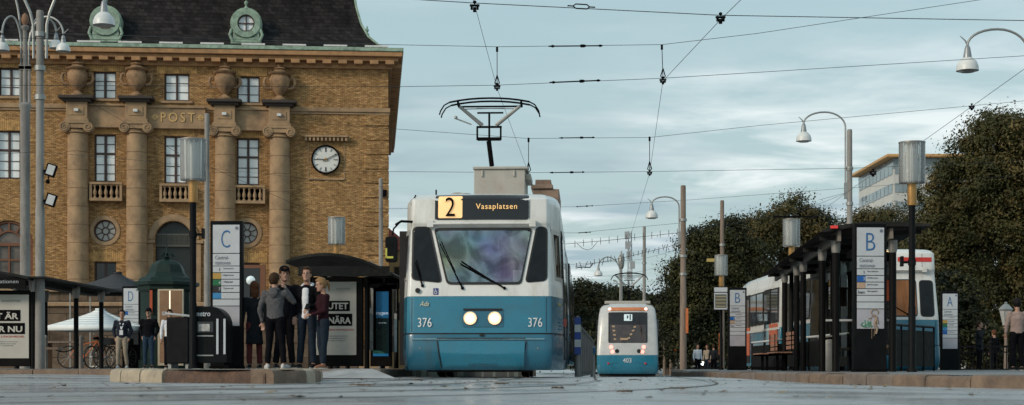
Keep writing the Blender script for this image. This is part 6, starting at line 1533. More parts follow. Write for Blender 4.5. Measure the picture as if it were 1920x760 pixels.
# ---------------------------------------------------------------- kiosk
D = 49; t = thing('kiosk', 'dark green kiosk with bell-shaped dome roof and lit glass front', 'kiosk', (X(313, D), D, ZL), R(0))
zk = lambda p: Z(p, D)-ZL; m_kg = mk('kiosk_green', (.007,.020,.016), .5, var=.3, scale=2, spec=.2, dirt=(.02,.035,.03), dirt_amt=.5)
a8 = PI/8
MB().lathe([(.86, 0), (.86, .25), (.80, .3), (.80, zk(547))], n=8, a0=a8).build('body', m_kg, t, ang=20)
MB().lathe([(.84, zk(548)), (.90, zk(544)), (.90, zk(538)), (1.0, zk(536)), (1.0, zk(530)), (.88, zk(528)), (.80, zk(522))], n=8, a0=a8).build('cornice', m_kg, t, ang=20)
MB().lathe([(.80, zk(523)), (.66, zk(519)), (.56, zk(512)), (.52, zk(504)), (.46, zk(497)), (.34, zk(491)), (.18, zk(488)), (.05, zk(485))], n=8, a0=a8).build('dome', m_kg, t, ang=20)
f = MB().lathe([(.04, zk(487)), (.10, zk(483)), (.05, zk(479)), (.02, zk(468)), (.01, zk(458))], n=10)
for k in range(8): a = PI/4*k; f.tube([(0,0,zk(474)), (.16*math.cos(a), .16*math.sin(a), zk(477)), (.26*math.cos(a), .26*math.sin(a), zk(482))], [.03,.022,.008], 5)
f.build('finial', m_kg, t)
xk = lambda p: X(p, 48.2)-X(313, D)
f = MB().bb(xk(297), xk(345), -.90, -.80, zk(686), zk(545)).build('window_frame', mk('cream_frame', (.42,.36,.26), .5), t, bevel=.01)
g = MB().bb(xk(301), xk(342), -.915, -.902, zk(680), zk(548)).build('lit_window', mk('warm_lit_glass', (.10,.055,.03), .1, var=.5, scale=2, emit=(.8,.42,.18), es=.10), f)
MB().bb(xk(319), xk(321), -.925, -.916, zk(600), zk(548)).build('lit_tube', mk('warm_tube', (.9,.8,.6), .4, emit=(1,.85,.6), es=1.0), g)
MB().bb(xk(281), xk(286), -.83, -.80, zk(590), zk(547)).build('orange_banner', mk('orange_banner_cloth', (.38,.06,.015), .6), t)
text('GODA', m_panelw, g, (xk(316), -.93, zk(590)), w=.34, h=.12, bold=.03)

# newspaper boxes
m_box = mk('newsbox_black', (.006,.007,.008), .4, var=.3, spec=.12)
t = thing('newspaper_box', 'square black newspaper box with a grey sloping lid left of the black lamp pole', 'newspaper box', (X(341, 30.5), 30.5, ZL), R(-8))
MB().bb(-.22, .22, -.25, .25, .10, .98).build('body', m_box, t, bevel=.02); MB().box((0.03, 0, 1.02), (.54, .56, .045), ry=R(6)).build('lid', mk('lid_grey', (.36,.37,.37), .35), t, bevel=.015)
for x in (-.17, .17): MB().bb(x-.03, x+.03, -.2, .2, 0, .10).build('leg', m_steel, t)
t = thing('newspaper_box', 'round-topped black newspaper box lettered metro between black lamp pole and panel C', 'newspaper box', (X(392, 27.3), 27.3, ZL), R(0))
def hood(x0, x1, y0, y1, z0, z1, r=.34):
    poly = [(y0, z0), (y1, z0), (y1, z1-r)] + [(y1-r+r*math.cos(PI/2*i/8), z1-r+r*math.sin(PI/2*i/8)) for i in range(1, 9)] + [(y0+r*.5-r*.5*math.sin(PI/2*i/6), z1-r*.5+r*.5*math.cos(PI/2*i/6)) for i in range(7)]
    return poly
poly = [(-.24, .1), (.36, .1), (.36, .74)] + [(.36-.30+.30*math.cos(PI/2*i/8), .74+.32*math.sin(PI/2*i/8)) for i in range(1, 9)] + [(-.18, 1.06), (-.24, 1.0)]
MB().prismy(poly, -.25, .27).build('body', m_box, t, bevel=.012)
text('metro', m_panelw, t, (-.06, -.258, .93), w=.26, h=.075, bold=.02)
MB().bb(-.20, .12, -.262, -.25, .62, .80).build('window', m_darkpane, t); MB().bb(-.12, .06, -.268, -.262, .64, .76).build('newspaper', mk('newsprint', (.4,.4,.38), .7, var=.4, scale=20), t)
MB().bb(-.20, .12, -.262, -.25, .22, .24).bb(-.20, .12, -.262, -.25, .55, .57).build('handle_bar', m_steel, t)
for x in (.19, .31): MB().bb(x-.018, x+.018, -.266, -.25, .25, .85).build('white_stripe', m_panelw, t)
for x in (-.17, .33): MB().bb(x-.04, x+.04, -.2, .2, 0, .10).build('leg', m_blackm, t)
# tents
def tent(name, label, px, D, pxl, pxr, ytop, yeave, ybot, mat, zb=ZL, legs=True, skirt=0.):
    t = thing(name, label, 'tent', (X(px, D), D, zb)); a, b = X(pxl, D)-X(px, D), X(pxr, D)-X(px, D); d = (b-a)/2; ze, zt_ = Z(yeave, D)-zb, Z(ytop, D)-zb
    mb = MB(); n = 8; rows = []
    for k in range(n+1):
        q = k/n; e = (1-q)**1.0; zz_ = ze+(zt_-ze)*(q**1.0); s = (1-q)+.02+.0*q
        s = max(.10, (1-q)**1.25); rows.append([((a+b)/2+(a-b)/2*s, d-d*s, zz_), ((a+b)/2-(a-b)/2*s, d-d*s, zz_), ((a+b)/2-(a-b)/2*s, d+d*s, zz_), ((a+b)/2+(a-b)/2*s, d+d*s, zz_)])
    for r0, r1 in zip(rows, rows[1:]):
        for i in range(4): mb.add([r0[i], r0[(i+1) % 4], r1[(i+1) % 4], r1[i]], [(0,1,2,3)])
    mb.add(rows[-1], [(0,1,2,3)])
    v = .14; mb.add([(a,0,ze-v),(b,0,ze-v),(b,0,ze),(a,0,ze),(a,2*d,ze-v),(b,2*d,ze-v),(b,2*d,ze),(a,2*d,ze)], [(0,1,2,3),(5,4,7,6),(4,0,3,7),(1,5,6,2)])
    c = mb.build('canopy', mat, t, ang=20); s_ = c.modifiers.new('cloth', 'SOLIDIFY'); s_.thickness = .012
    if legs:
        for x, y in ((a+.05, .05), (b-.05, .05), (a+.05, 2*d-.05), (b-.05, 2*d-.05)): MB().bb(x-.02, x+.02, y-.02, y+.02, 0, ze).build('leg', m_steel, t)
    else: MB().lathe([(.035, 0), (.035, zt_-.1)], ((a+b)/2, d, 0), 10).lathe([(.35, 0), (.33, .08), (.06, .1)], ((a+b)/2, d, 0), 16).build('pole', m_steel, t)
    return t
tent('market_umbrella', 'square white market umbrella in front of the terrace wall', 181, 48, 87, 247, 575, 611, 690, mk('white_canvas', (.72,.76,.76), .8, var=.06), legs=False)
tent('market_tent', 'dark charcoal market tent with a pointed roof behind the white umbrella', 205, 54, 128, 276, 506, 541, 690, mk('charcoal_canvas', (.035,.036,.042), .85, var=.1))
# bicycles
def bicycle(label, px, D, rz, frame, zb=ZL):
    t = thing('bicycle', label, 'bicycle', (X(px, D), D, zb), rz, 'bicycles parked by the white umbrella')
    for x in (-.52, .52):
        w = MB(); w.tube([(x+.33*math.cos(a), 0, .34+.33*math.sin(a)) for a in [2*PI*k/24 for k in range(24)]], .019, 6, close=True); w_ = w.build('wheel', m_rubber, t)
        s = MB(); 
        for k in range(14): a = 2*PI*k/14; s.tube([(x, .03*(1 if k % 2 else -1), .34), (x+.32*math.cos(a), 0, .34+.32*math.sin(a))], .003, 3, caps=False)
        s.lathe([(.025, -.05), (.025, .05)], (x, 0, .34), 8, axis='Y'); s.build('spokes', m_steel, w_)
    f = MB(); A = (-.52,0,.34); B = (-.08,0,.32); C = (-.22,0,.80); Dd = (.30,0,.82); E = (.52,0,.34)
    for p, q in ((A,B),(A,C),(B,C),(B,Dd),((-.19,0,.70),Dd),(Dd,E),(Dd,(.27,0,.98))): f.tube([p, q], .018, 7)
    f.build('frame', frame, t); MB().ell([(-.36,0,.90),(-.24,0,.92),(-.12,0,.91)], [(.06,.04),(.08,.045),(.03,.03)], side=(0,1,0)).tube([(-.22,0,.78),(-.24,0,.90)], .014, 6).build('saddle', m_blackm, t)
    MB().tube([(.20,-.28,1.03),(.28,-.22,1.02),(.27,0,1.0),(.28,.22,1.02),(.20,.28,1.03)], .014, 7).build('handlebar', m_steel, t)
    MB().bb(.42, .70, -.15, .15, .72, .74).bb(.42, .44, -.15, .15, .74, .92).bb(.68, .70, -.15, .15, .74, .92).bb(.44, .68, -.15, -.14, .74, .92).bb(.44, .68, .14, .15, .74, .92).build('basket', m_rubber, t)
    MB().tube([(-.08,-.06,.32),(-.04,-.06,.18)], .01, 5).tube([(-.08,.06,.32),(-.12,.06,.46)], .01, 5).box((-.04,-.1,.17), (.09,.07,.02)).box((-.12,.1,.47), (.09,.07,.02)).build('pedals', m_steel, t)
    return t
bicycle('orange bicycle leaning beside the left shelter post under the white umbrella', 163, 48, R(12), mk('orange_frame', (.50,.12,.03), .4))
bicycle('dark bicycle seen end-on in the middle of the parked bicycles', 191, 48.3, R(68), mk('black_frame', (.02,.02,.02), .4))
bicycle('brown bicycle parked immediately behind the man with the lanyard', 206, 49, R(35), mk('brown_frame', (.12,.06,.03), .4))
# chain posts
t = thing('chain_barrier', 'pair of short grey posts joined by a sagging chain beside the floodlight mast', 'barrier', (X(86, 38), 38, ZL)); w = X(130, 38)-X(86, 38)
for x in (0, w*1.5): MB().lathe([(.05, 0), (.045, .72), (.055, .74), (.02, .80)], (x, 0, 0), 10).build('post', m_conc, t)
MB().tube([(w*1.5*k/12, 0, .62-.22*math.sin(PI*k/12)) for k in range(13)], .014, 6).build('chain', m_blackm, t)
t = thing('wooden_table', 'plain wooden stall table under the white umbrella', 'table', (X(118, 45), 45, ZL)); MB().bb(-.45, .45, -.3, .3, .72, .76).build('top', m_wood, t)
for x in (-.4, .4): MB().bb(x-.03, x+.03, -.25, .25, 0, .72).build('leg', mk('warm_wood', (.25,.13,.06), .7), t)
# round globe lamp near the entrance
t = thing('globe_lamp', 'round white globe lamp glowing faintly behind the waiting group', 'lamp', (X(470, 55), 55, ZL)); h = Z(526, 55)-ZL
MB().tube([(0,0,0),(0,0,h-.14)], .03, 8).build('pole', m_blackm, t); MB().sphere((0,0,h), .155, 20, 14).build('globe', mk('opal_globe', (.7,.76,.76), .3, emit=(.75,.85,.85), es=.2), t)
# lit doorway of the annex between panel C and group
t = thing('entrance_door', 'brown wooden entrance door with a small warm lamp behind the waiting group', 'door', (X(463, 88), 88, 0)); 
MB().bb(-1.0, 1.0, 0, .3, 0, Z(497, 88)).build('leaf', m_woodframe, t); MB().bb(-.7, .7, -.02, -.002, 1, Z(503, 88)).build('pane', m_darkpane, t); MB().box((-.75, -.15, Z(510, 88)), (.14, .14, .5)).build('wall_lamp', mk('warm_wall_lamp', (1,.7,.4), .5, emit=(1,.6,.25), es=1.6), t)

# far small things between the trees: a car with lights on, posts
t = thing('parked_car', 'small dark car with bright headlights in the distance beyond the wooden mast', 'car', (X(1298, 92), 92, -.24), R(2))
MB().prismy([(-.85,.25),(.85,.25),(.88,.6),(.82,.9),(.62,1.38),(-.62,1.38),(-.82,.9),(-.88,.6)], 0, 4.1).build('body', mk('dark_car_paint', (.02,.022,.028), .25, coat=.8), t, bevel=.08)
MB().bb(-.62, .62, -.012, .0, .92, 1.3).build('windscreen', m_darkpane, t)
for x in (-.36-.25, .36+.25): MB().lathe([(.002, -.06), (.10, -.05), (.12, 0)], (x, -.01, .68), 12, axis='Y', caps=False).build('headlight', mk('car_headlamp', (.9,1,.9), .3, emit=(.82,1,.86), es=7), t); MB().lathe([(.02,-.1),(.3,-.1),(.3,.1),(.02,.1)], (x, .7, .3), 14, axis='X').build('wheel', m_rubber, t)
MB().bb(-.3, .3, -.02, 0, .42, .55).build('number_plate', m_panelw, t)
t = thing('warning_sign', 'upright oval orange sign on a short post beyond the small tram', 'sign', (X(1268, 90), 90, -.24)); MB().tube([(0,0,0),(0,0,1.5)], .04, 6).build('post', m_steel, t); MB().lathe([(.002,-.03),(.2,-.03),(.2,.0),(.002,.0)], (0, 0, 0), 20, axis='Y').build('disc', mk('bright_orange', (.75,.16,.02), .5, emit=(1,.2,.02), es=.3), t, loc=(0, -.04, 1.62)).scale = (.8, 1, 1.7)
for i, (px, D, lab) in enumerate(((1246, 88, 'short brown wooden post nearest the right flank of the small tram'), (1258, 92, 'short brown wooden post left of the orange oval sign'), (1318, 96, 'pale striped post beyond the wooden masts'))):
    o = MB().lathe([(.09, 0), (.08, 1.9 if i < 2 else 1.6), (.03, 1.95 if i < 2 else 1.65)], n=8).build('wooden_post', m_wood if i < 2 else m_panelw, loc=(X(px, D), D, -.24)); tag(o, lab, 'post')

# ---------------------------------------------------------------- overhead wires
m_wire = mk('wire_copper_dark', (.012,.012,.014), .6)
def catenary(a, b, sag=0., n=10):
    a, b = Vector(a), Vector(b); return [tuple(a+(b-a)*(k/n)-Vector((0, 0, sag*4*(k/n)*(1-k/n)))) for k in range(n+1)]
def wire(name, pts, r, label, fittings=(), cat='wire', sag=0.):
    r *= .55; pp = []
    for a, b in zip(pts, pts[1:]): pp += catenary(a, b, sag)[:-1]
    pp.append(pts[-1]); t = thing(name, label, cat, tuple(pp[0])); o = Vector(pp[0])
    MB().tube([Vector(p)-o for p in pp], r, 5).build('cable', m_wire, t)
    for f in fittings:
        kind = f[0]; p = Vector(f[1])-o
        if kind == 'ins':       # insulator rods in line
            d = (Vector(f[2])-o-p); d1 = p+d
            MB().tube([p, p+d*.05, p+d*.08, p+d*.12, d1-d*.42, d1-d*.40, d1-d*.34, d1-d*.30, d1-d*.08, d1-d*.05, d1], [.01,.015,.028,.012,.012,.03,.03,.012,.012,.026,.01], 6).build('insulator', m_blackm, t)
        elif kind == 'buckle':
            d = Vector(f[2])-o-p; u = Vector((0,0,.032))
            MB().tube([p, p+d*.2, p+d*.3+u, p+d*.7+u, p+d*.8, p+d], .010, 5).tube([p+d*.2, p+d*.3-u, p+d*.7-u, p+d*.8], .010, 5).build('turnbuckle', m_blackm, t)
        elif kind == 'clamp':   # contact-wire hanger
            k = f[2]*.48; MB().box(p+Vector((0,0,-.02)), (.30*k, .10*k, .05*k)).box(p+Vector((-.09*k,0,-.09*k)), (.07*k,.08*k,.16*k)).box(p+Vector((.09*k,0,-.09*k)), (.07*k,.08*k,.16*k)).box(p+Vector((0,0,-.17*k)), (.10*k,.1*k,.14*k)).lathe([(.01,.0),(.06*k,.03),(.05*k,.09*k),(.01,.11*k)], p, 8).build('hanger', m_blackm, t)
        elif kind == 'drop':
            q = Vector(f[2])-o; k = f[3]*.62
            MB().tube([p, q], .012*k, 5).tube([p+Vector((0,0,.02)), p-Vector((0,0,.12*k))], .035*k, 6).tube([q+Vector((0,0,.30*k)), q+Vector((-.07*k,0,.04)), q+Vector((0,0,-.02))], .018*k, 5).tube([q+Vector((0,0,.30*k)), q+Vector((.07*k,0,.04)), q+Vector((0,0,-.02))], .018*k, 5).build('dropper', m_blackm, t)
    return t
W = wire
W('span_wire', [P(560,-14,23.5), P(890,6,23.5), P(1351,29,23.5), P(2100,42,23.5)], .011, 'topmost span wire across the sky with an oval turnbuckle near its middle', [('buckle', P(1064,11,23.5), P(1116,14,23.5)), ('clamp', P(890,8,23.5), 1.), ('clamp', P(1351,30,23.5), 1.)])
W('span_wire', [P(-60,70,30), P(730,84,30), P(932,88,30), P(1241,84,30), P(1420,63,30), P(1850,-2,30)], .009, 'second span wire from the top, bending upward at its dropper above the right track', [('ins', P(1028,87,30), P(1130,86,30)), ('drop', P(932,90,30), P(932,160,30), 1.), ('drop', P(1241,86,30), P(1243,147,30), 1.)])
W('span_wire', [P(-60,160,30), P(740,163,30), P(932,160,30), P(1243,147,30), P(2000,100,30)], .009, 'third span wire, crossing the sky just above the pantograph of the large tram', [('ins', P(1030,155,30), P(1126,151,30)), ('clamp', P(932,160,30), .9), ('clamp', P(1243,148,30), .9)])
W('span_wire', [P(600,232,43), P(991,260,43), P(1219,258,43), P(1420,236,43), P(2000,182,43)], .010, 'span wire passing just below the pantograph head and rising to the right edge', [('ins', P(1048,259,43), P(1115,258,43)), ('drop', P(991,260,43), P(991,322,43), 1.3), ('drop', P(1218,258,43), P(1218,320,43), 1.3)])
W('span_wire', [P(600,321,43), P(991,324,43), P(1218,322,43), P(1590,316,43), P(2000,300,43)], .010, 'span wire level with the roof box of the large tram', [('ins', P(1030,324,43), P(1096,323,43))])
W('span_wire', [P(700,392,60), P(1080,388,60), P(1281,376,62), P(1900,330,62)], .011, 'thin span wire meeting the wooden mast below its lamp arm', [('ins', P(1080,388,60), P(1112,386,60))])
W('span_wire', [P(900,436,66), P(1080,437,66), P(1281,418,62)], .012, 'lower thin span wire ending at the wooden mast', [('ins', P(1084,437,66), P(1108,436,66))])
W('contact_wire', [P(870,-90,19.8), P(888,2,23.5), P(932,166,30), P(991,325,43), P(1040,455,70), P(1075,560,110)], .0075, 'contact wire over the left track running down to the pantograph of the large tram')
W('contact_wire', [P(1470,-90,21), P(1391,-2,23), P(1352,36,23.6), P(1243,152,30), P(1218,325,43), P(1184,437,64), P(1178,510,85), P(1182,580,140)], .0085, 'contact wire over the right track, bent at two hangers above the small tram', [('clamp', P(1218,322,43), 1.)])
W('contact_wire', [P(2010,68,24), P(1920,130,28), P(1735,262,34), P(1610,345,42), P(1480,440,58), P(1400,500,80)], .009, 'contact wire slanting down from the right edge past the office block', [('clamp', P(1637,321,40), 1.2), ('clamp', P(1822,198,31), .8)])
t = W('feeder_cable', [P(1060,458,75), P(1130,452,75), P(1281,436,75), P(1345,424,75), P(1480,400,75)], .022, 'thick feeder cable with many small ties crossing above the small tram')
o0 = Vector(P(1060,458,75))
for k in range(16): p = Vector(P(1078+k*16, 457-(k*16)*.115, 75))-o0; MB().tube([p+Vector((0,0,-.18)), p+Vector((0,0,.14))], .014, 5).build('cable_tie', m_wire, t)
MB().tube([Vector(P(a, b, 75))-o0 for a, b in ((1082,457),(1092,466),(1102,469),(1110,466),(1120,454))], .012, 5).build('slack_loop', m_wire, t)
t = W('feeder_cable', [P(1078,500,85), P(1150,488,85), P(1262,461,85)], .022, 'lower feeder cable with bunched ties running from the large tram to the tree edge')
o0 = Vector(P(1078,500,85)); g = random.Random(3)
for k in range(22): p = Vector(P(1082+k*8, 499-(k*8)*.205, 85))-o0; MB().tube([p+Vector((g.uniform(-.1,.1),0,g.uniform(-.25,-.1))), p+Vector((g.uniform(-.1,.1),0,g.uniform(.1,.2)))], .018, 5).build('cable_tie', m_wire, t)
MB().tube([Vector(P(a, b, 85))-o0 for a, b in ((1082,502),(1094,501),(1106,502),(1112,494))], .03, 6).build('slack_loop', m_wire, t); MB().tube([Vector(P(a, b, 85))-o0 for a, b in ((1262,461),(1268,472),(1266,486),(1275,500))], .022, 6).build('slack_loop', m_wire, t)
W('span_wire', [P(1060,497,95), P(1200,487,95), P(1340,452,95)], .014, 'faint far wire just under the bunched feeder cable')
W('span_wire', [P(1062,520,110), P(1165,517,110), P(1300,487,110)], .014, 'lowest far wire level with the pantograph of the small tram')
W('span_wire', [P(-40,30,45), P(140,175,45), P(330,285,46), P(545,380,47), P(700,440,48)], .010, 'wire slanting down across the post office columns from the left lamp post', [])
W('span_wire', [P(-20,290,33.2), P(75,285,33.2), P(250,300,40), P(714,350,64)], .007, 'thin wire from the floodlight mast across the post office wall')
W('span_wire', [P(66,62,40), P(330,70,60), P(700,83,90)], .012, 'thin wire crossing in front of the slate roof')
W('span_wire', [P(1536,375,50), P(1593,360,50), P(1440,420,70)], .010, 'short thin wire leaving the grey concrete mast on its left')
# ---------------------------------------------------------------- people
def remesh(mb, voxel, smooth=4, noise=0.):
    me = mb.mesh('t', None, smooth=False); o = bpy.data.objects.new('t', me); COL.objects.link(o)
    r = o.modifiers.new('r', 'REMESH'); r.mode = 'VOXEL'; r.voxel_size = voxel; r.use_smooth_shade = True
    s = o.modifiers.new('s', 'SMOOTH'); s.iterations = smooth; s.factor = .5
    if noise:
        tx = bpy.data.textures.get('folds') or bpy.data.textures.new('folds', 'CLOUDS'); tx.noise_scale = .09; tx.noise_depth = 2
        d = o.modifiers.new('d', 'DISPLACE'); d.texture = tx; d.strength = noise; d.mid_level = .5; d.texture_coords = 'LOCAL'
    dg = bpy.context.evaluated_depsgraph_get(); dg.update(); out = bpy.data.meshes.new_from_object(o.evaluated_get(dg)); bpy.data.objects.remove(o)
    out.polygons.foreach_set('use_smooth', [True]*len(out.polygons)); return out
def link(name, me, mat, parent=None):
    me.materials.clear(); me.materials.append(mat); me.name = name; o = bpy.data.objects.new(name, me); COL.objects.link(o); o.parent = parent; return o
SKIN = mk('skin', (.36, .20, .14), .5, var=.08); SKIN2 = mk('skin_tan', (.34, .19, .125), .5, var=.08); LIP = mk('lips', (.34,.12,.10), .5); EYE = mk('eye_dark', (.015,.01,.01), .2)
def person(label, px, D, zb, yaw, Ht, top, bot, hair, shoes, pose=None, skin=None, hairlen=0., cap=None, coat=0., girth=1., fine=.0085, head_yaw=0., head_tilt=0., hood=None, female=False, bare=False, beard=False):
    """local frame: faces -Y. n = -x side, p = +x side."""
    skin = skin or SKIN; Ht *= .955; k = Ht/1.78; pose = pose or {}
    t = thing('person', label, 'person', (X(px, D), D, zb), yaw, 'people at the tram stop')
    J = dict(pel=(0,0,.96), waist=(0,0,1.10), chest=(0,0,1.30), neck=(0,.01,1.49), head=(0,-.015,1.66),
             sn=(-.185,0,1.43), sp=(.185,0,1.43), en=(-.24,.03,1.15), ep=(.24,.03,1.15), wn=(-.25,-.03,.90), wp=(.25,-.03,.90),
             hn=(-.09,0,.93), hp=(.09,0,.93), kn=(-.10,-.02,.50), kp=(.10,-.02,.50), an=(-.11,.02,.09), ap=(.11,.02,.09))
    if female: J['sn'] = (-.165,0,1.42); J['sp'] = (.165,0,1.42)
    J.update({a: b for a, b in pose.items() if a in J}); J = {a: Vector(b)*k for a, b in J.items()}
    G = girth
    # --- body
    b = MB()
    H = J['head']; hq = Matrix.Rotation(head_yaw, 3, 'Z') @ Matrix.Rotation(head_tilt, 3, 'X')
    hv = lambda x, y, z: H + hq @ Vector((x*k, y*k, z*k))
    # head: stacked rings (z, half width, front, back)
    rings = [(-.125,.022,-.062,.0), (-.115,.040,-.085,.02), (-.095,.052,-.092,.045), (-.065,.062,-.092,.07), (-.03,.069,-.090,.088), (.01,.074,-.088,.098), (.045,.077,-.088,.102), (.08,.073,-.078,.095), (.105,.058,-.055,.078), (.122,.030,-.022,.045), (.127,.008,0,.02)]
    n = 16; vs = []
    for z, w, f, bk in rings:
        for j in range(n):
            a = 2*PI*j/n; c, s = math.cos(a), math.sin(a); cy = (f+bk)/2; vs.append(hv(w*c*1.0, cy+(bk-f)/2*s, z))
    b.add(vs, [(i*n+j, i*n+(j+1) % n, (i+1)*n+(j+1) % n, (i+1)*n+j) for i in range(len(rings)-1) for j in range(n)] + [tuple(range(n))[::-1], tuple(range((len(rings)-1)*n, len(rings)*n))])
    b.ell([hv(0,-.086,.02), hv(0,-.104,-.012), hv(0,-.108,-.03)], [(.010*k,.010*k),(.014*k,.012*k),(.017*k,.012*k)], 8)      # nose
    for s in (-1, 1): b.ell([hv(s*.076,.01,-.03), hv(s*.082,.014,.012), hv(s*.080,.016,.03)], [(.009*k,.014*k),(.011*k,.022*k),(.008*k,.014*k)], 8)
    b.ell([hv(0,-.088,.038), hv(0,-.088,.04)], [(.05*k,.012*k),(.05*k,.010*k)], 8)
    b.ell([hv(0,-.086,-.108), hv(0,-.09,-.10)], [(.022*k,.014*k),(.022*k,.016*k)], 8)
    b.ell([J['neck']-Vector((0,0,.08*k)), J['neck'], hv(0,.02,-.08)], [(.062*k,.06*k),(.055*k,.056*k),(.052*k,.056*k)], 12)
    b.ell([J['pel'], J['waist'], J['chest'], J['neck']-Vector((0,0,.06*k))], [(.13*k*G,.09*k*G),(.115*k*G,.085*k*G),(.145*k,.095*k*G),(.12*k,.07*k)], 16)
    for s in 'np':
        S, E, W_ = J['s'+s], J['e'+s], J['w'+s]
        b.ell([S*.7+(J['chest']*.3), S, E], [.055*k,.050*k,.038*k], 10); b.ell([E, E*.6+W_*.4, W_], [.038*k,.037*k,.025*k], 10)
        d = (W_-E).normalized(); sx = -1 if s == 'n' else 1
        curl = pose.get('grip_'+s, .35) if isinstance(pose.get('grip_'+s, .35), float) else .35
        up = Vector((0,0,1)) if abs(d.z) < .8 else Vector((0,-1,0)); side = d.cross(up).normalized()     # across the palm
        nrm = side.cross(d).normalized()
        pc = W_+d*.055*k; b.ell([W_+d*.01*k, pc, W_+d*.088*k], [(.026*k,.016*k),(.040*k,.016*k),(.038*k,.013*k)], 10, side=side)
        for f_ in range(4):
            o = (f_-1.5)*.021*k; L = (.068,.078,.073,.056)[f_]*k; r = .0088*k; base = W_+d*.085*k+side*o
            d1 = (d+nrm*-curl*.5).normalized(); d2 = (d+nrm*-curl*1.8).normalized(); p1 = base+d1*L*.45; p2 = p1+d2*L*.35; p3 = p2+(d2-nrm*curl*.5).normalized()*L*.25
            b.ell([base-d*.01*k, p1, p2, p3], [r*1.15, r*1.05, r, r*.85], 7)
        th = W_+d*.03*k-side*.028*k*(1); b.ell([th, th+(d*.6-side*.8-nrm*.2).normalized()*.04*k, th+(d*.6-side*.8-nrm*.2).normalized()*.04*k+(d-nrm*.4).normalized()*.03*k], [.012*k,.0105*k,.008*k], 7)
        Hh, K_, A = J['h'+s], J['k'+s], J['a'+s]
        b.ell([Hh, K_], [(.085*k*G,.085*k*G),(.055*k,.055*k)], 12); b.ell([K_, K_*.65+A*.35, A], [(.055*k,.055*k),(.052*k,.056*k),(.036*k,.038*k)], 12)
        b.ell([A+Vector((0,.02,-.03))*k, A+Vector((0,-.12,-.055))*k], [(.035*k,.03*k),(.036*k,.02*k)], 8)
    body = link('body', remesh(b, fine, 3), skin, t)
    # --- eyes, mouth
    for s in (-1, 1):
        e = MB(); e.sphere(hv(s*.032,-.088,.008), .0095*k, 8, 6); e.build('eye', EYE, body)
    m = MB(); m.ell([hv(-.02,-.094,-.064), hv(0,-.098,-.063), hv(.02,-.094,-.064)], [(.004*k,.004*k),(.006*k,.006*k),(.004*k,.004*k)], 8, side=(0,1,0)); m.build('mouth', LIP, body)
    if beard:
        bd = MB(); bd.ell([hv(-.05,-.06,-.06), hv(0,-.092,-.10), hv(.05,-.06,-.06)], [.016*k,.02*k,.016*k], 8, side=(0,1,0)); bd.build('beard', hair, body)
    # --- hair: shell around the skull cut along a hairline
    if hair:
        hb = MB(); n = 24; mrow = 12; vs = []; fs = []
        for i in range(mrow+1):
            ph = PI*.5 - PI*.80*i/mrow
            for j in range(n):
                a = 2*PI*j/n; x, y, z = math.cos(ph)*math.cos(a), math.cos(ph)*math.sin(a), math.sin(ph)
                jt = 1+.045*math.sin(j*5.1+i*2.3)+.03*math.sin(j*9.7)
                vs.append(hv(x*.084*jt, .006+y*.106*jt, .028+z*.112*jt))
        for i in range(mrow):
            for j in range(n):
                a = 2*PI*(j+.5)/n; front = -math.sin(a); ph = PI*.5-PI*.80*(i+.5)/mrow; z = math.sin(ph)
                lim = .42 if front > .45 else (-.05 if front > -.1 else -.75-hairlen)
                if z > lim: fs.append((i*n+j, (i+1)*n+j, (i+1)*n+(j+1) % n, i*n+(j+1) % n))
        hb.add(vs, fs); o = hb.build('hair', hair, body, ang=80); s_ = o.modifiers.new('s', 'SOLIDIFY'); s_.thickness = -.014*k
        if hairlen > 0:
            g = MB()
            if hairlen < .5: g.ell([hv(0,.085,.04), hv(0,.135,.05), hv(0,.155,-.03), hv(0,.14,-.14)], [.022*k,.032*k,.028*k,.010*k], 10)
            else: g.ell([hv(0,.04,.0), hv(0,.075,-.08), hv(0,.07,-.18)], [(.085*k,.06*k),(.09*k,.055*k),(.07*k,.03*k)], 14)
            g.build('hair_length', hair, o)
    if cap:
        c = MB(); c.lathe([(.092*k, -.0), (.093*k, .04*k), (.078*k, .075*k), (.04*k, .10*k), (.005, .106*k)], (0,0,0), 20); 
        c.ell([Vector((0,-.07,.008))*k, Vector((0,-.135,-.004))*k], [(.068*k,.008*k),(.05*k,.006*k)], 14)
        for i, v in enumerate(c.v): q = hv(v[0]/k, v[1]/k*1.08+.006, v[2]/k+.05); c.v[i] = tuple(q)
        c.build('cap', cap, body, ang=60)
    # --- clothes
    tp = MB(); low = J['pel']-Vector((0,0,(.03+coat)*k)); bt = .018*k
    if coat > .1: tp.ell([low, J['pel'], J['waist'], J['chest'], J['neck']-Vector((0,0,.075*k))], [(.19*k*G,.14*k*G),(.175*k*G,.12*k*G),(.155*k*G,.115*k*G),(.178*k*G,.122*k*G),(.14*k,.085*k)], 20, cap=False)
    else: tp.ell([low, J['waist'], J['chest'], J['neck']-Vector((0,0,.075*k))], [(.158*k*G,.115*k*G),(.147*k*G,.108*k*G),(.172*k*G,.118*k*G),(.14*k,.085*k)], 20, cap=False)
    tp.ell([J['sn']*.97, J['chest']+Vector((0,0,.11*k)), J['sp']*.97], [(.066*k,.062*k),(.10*k,.085*k),(.066*k,.062*k)], 12, side=(0,1,0))
    for s in 'np':
        S, E, W_ = J['s'+s], J['e'+s], J['w'+s]
        tp.ell([S, (S+E)/2, E], [.070*k,.060*k,.054*k], 12); tp.ell([E, E*.5+W_*.5, W_+(E-W_)*.04], [.054*k,.048*k,.036*k], 12)
    tp.ell([J['neck']-Vector((0,0,.09*k)), J['neck']-Vector((0,0,.02*k))], [(.088*k,.078*k),(.066*k,.066*k)], 14, cap=False)
    topo = link('top', remesh(tp, .012, 4, .020), top, t)
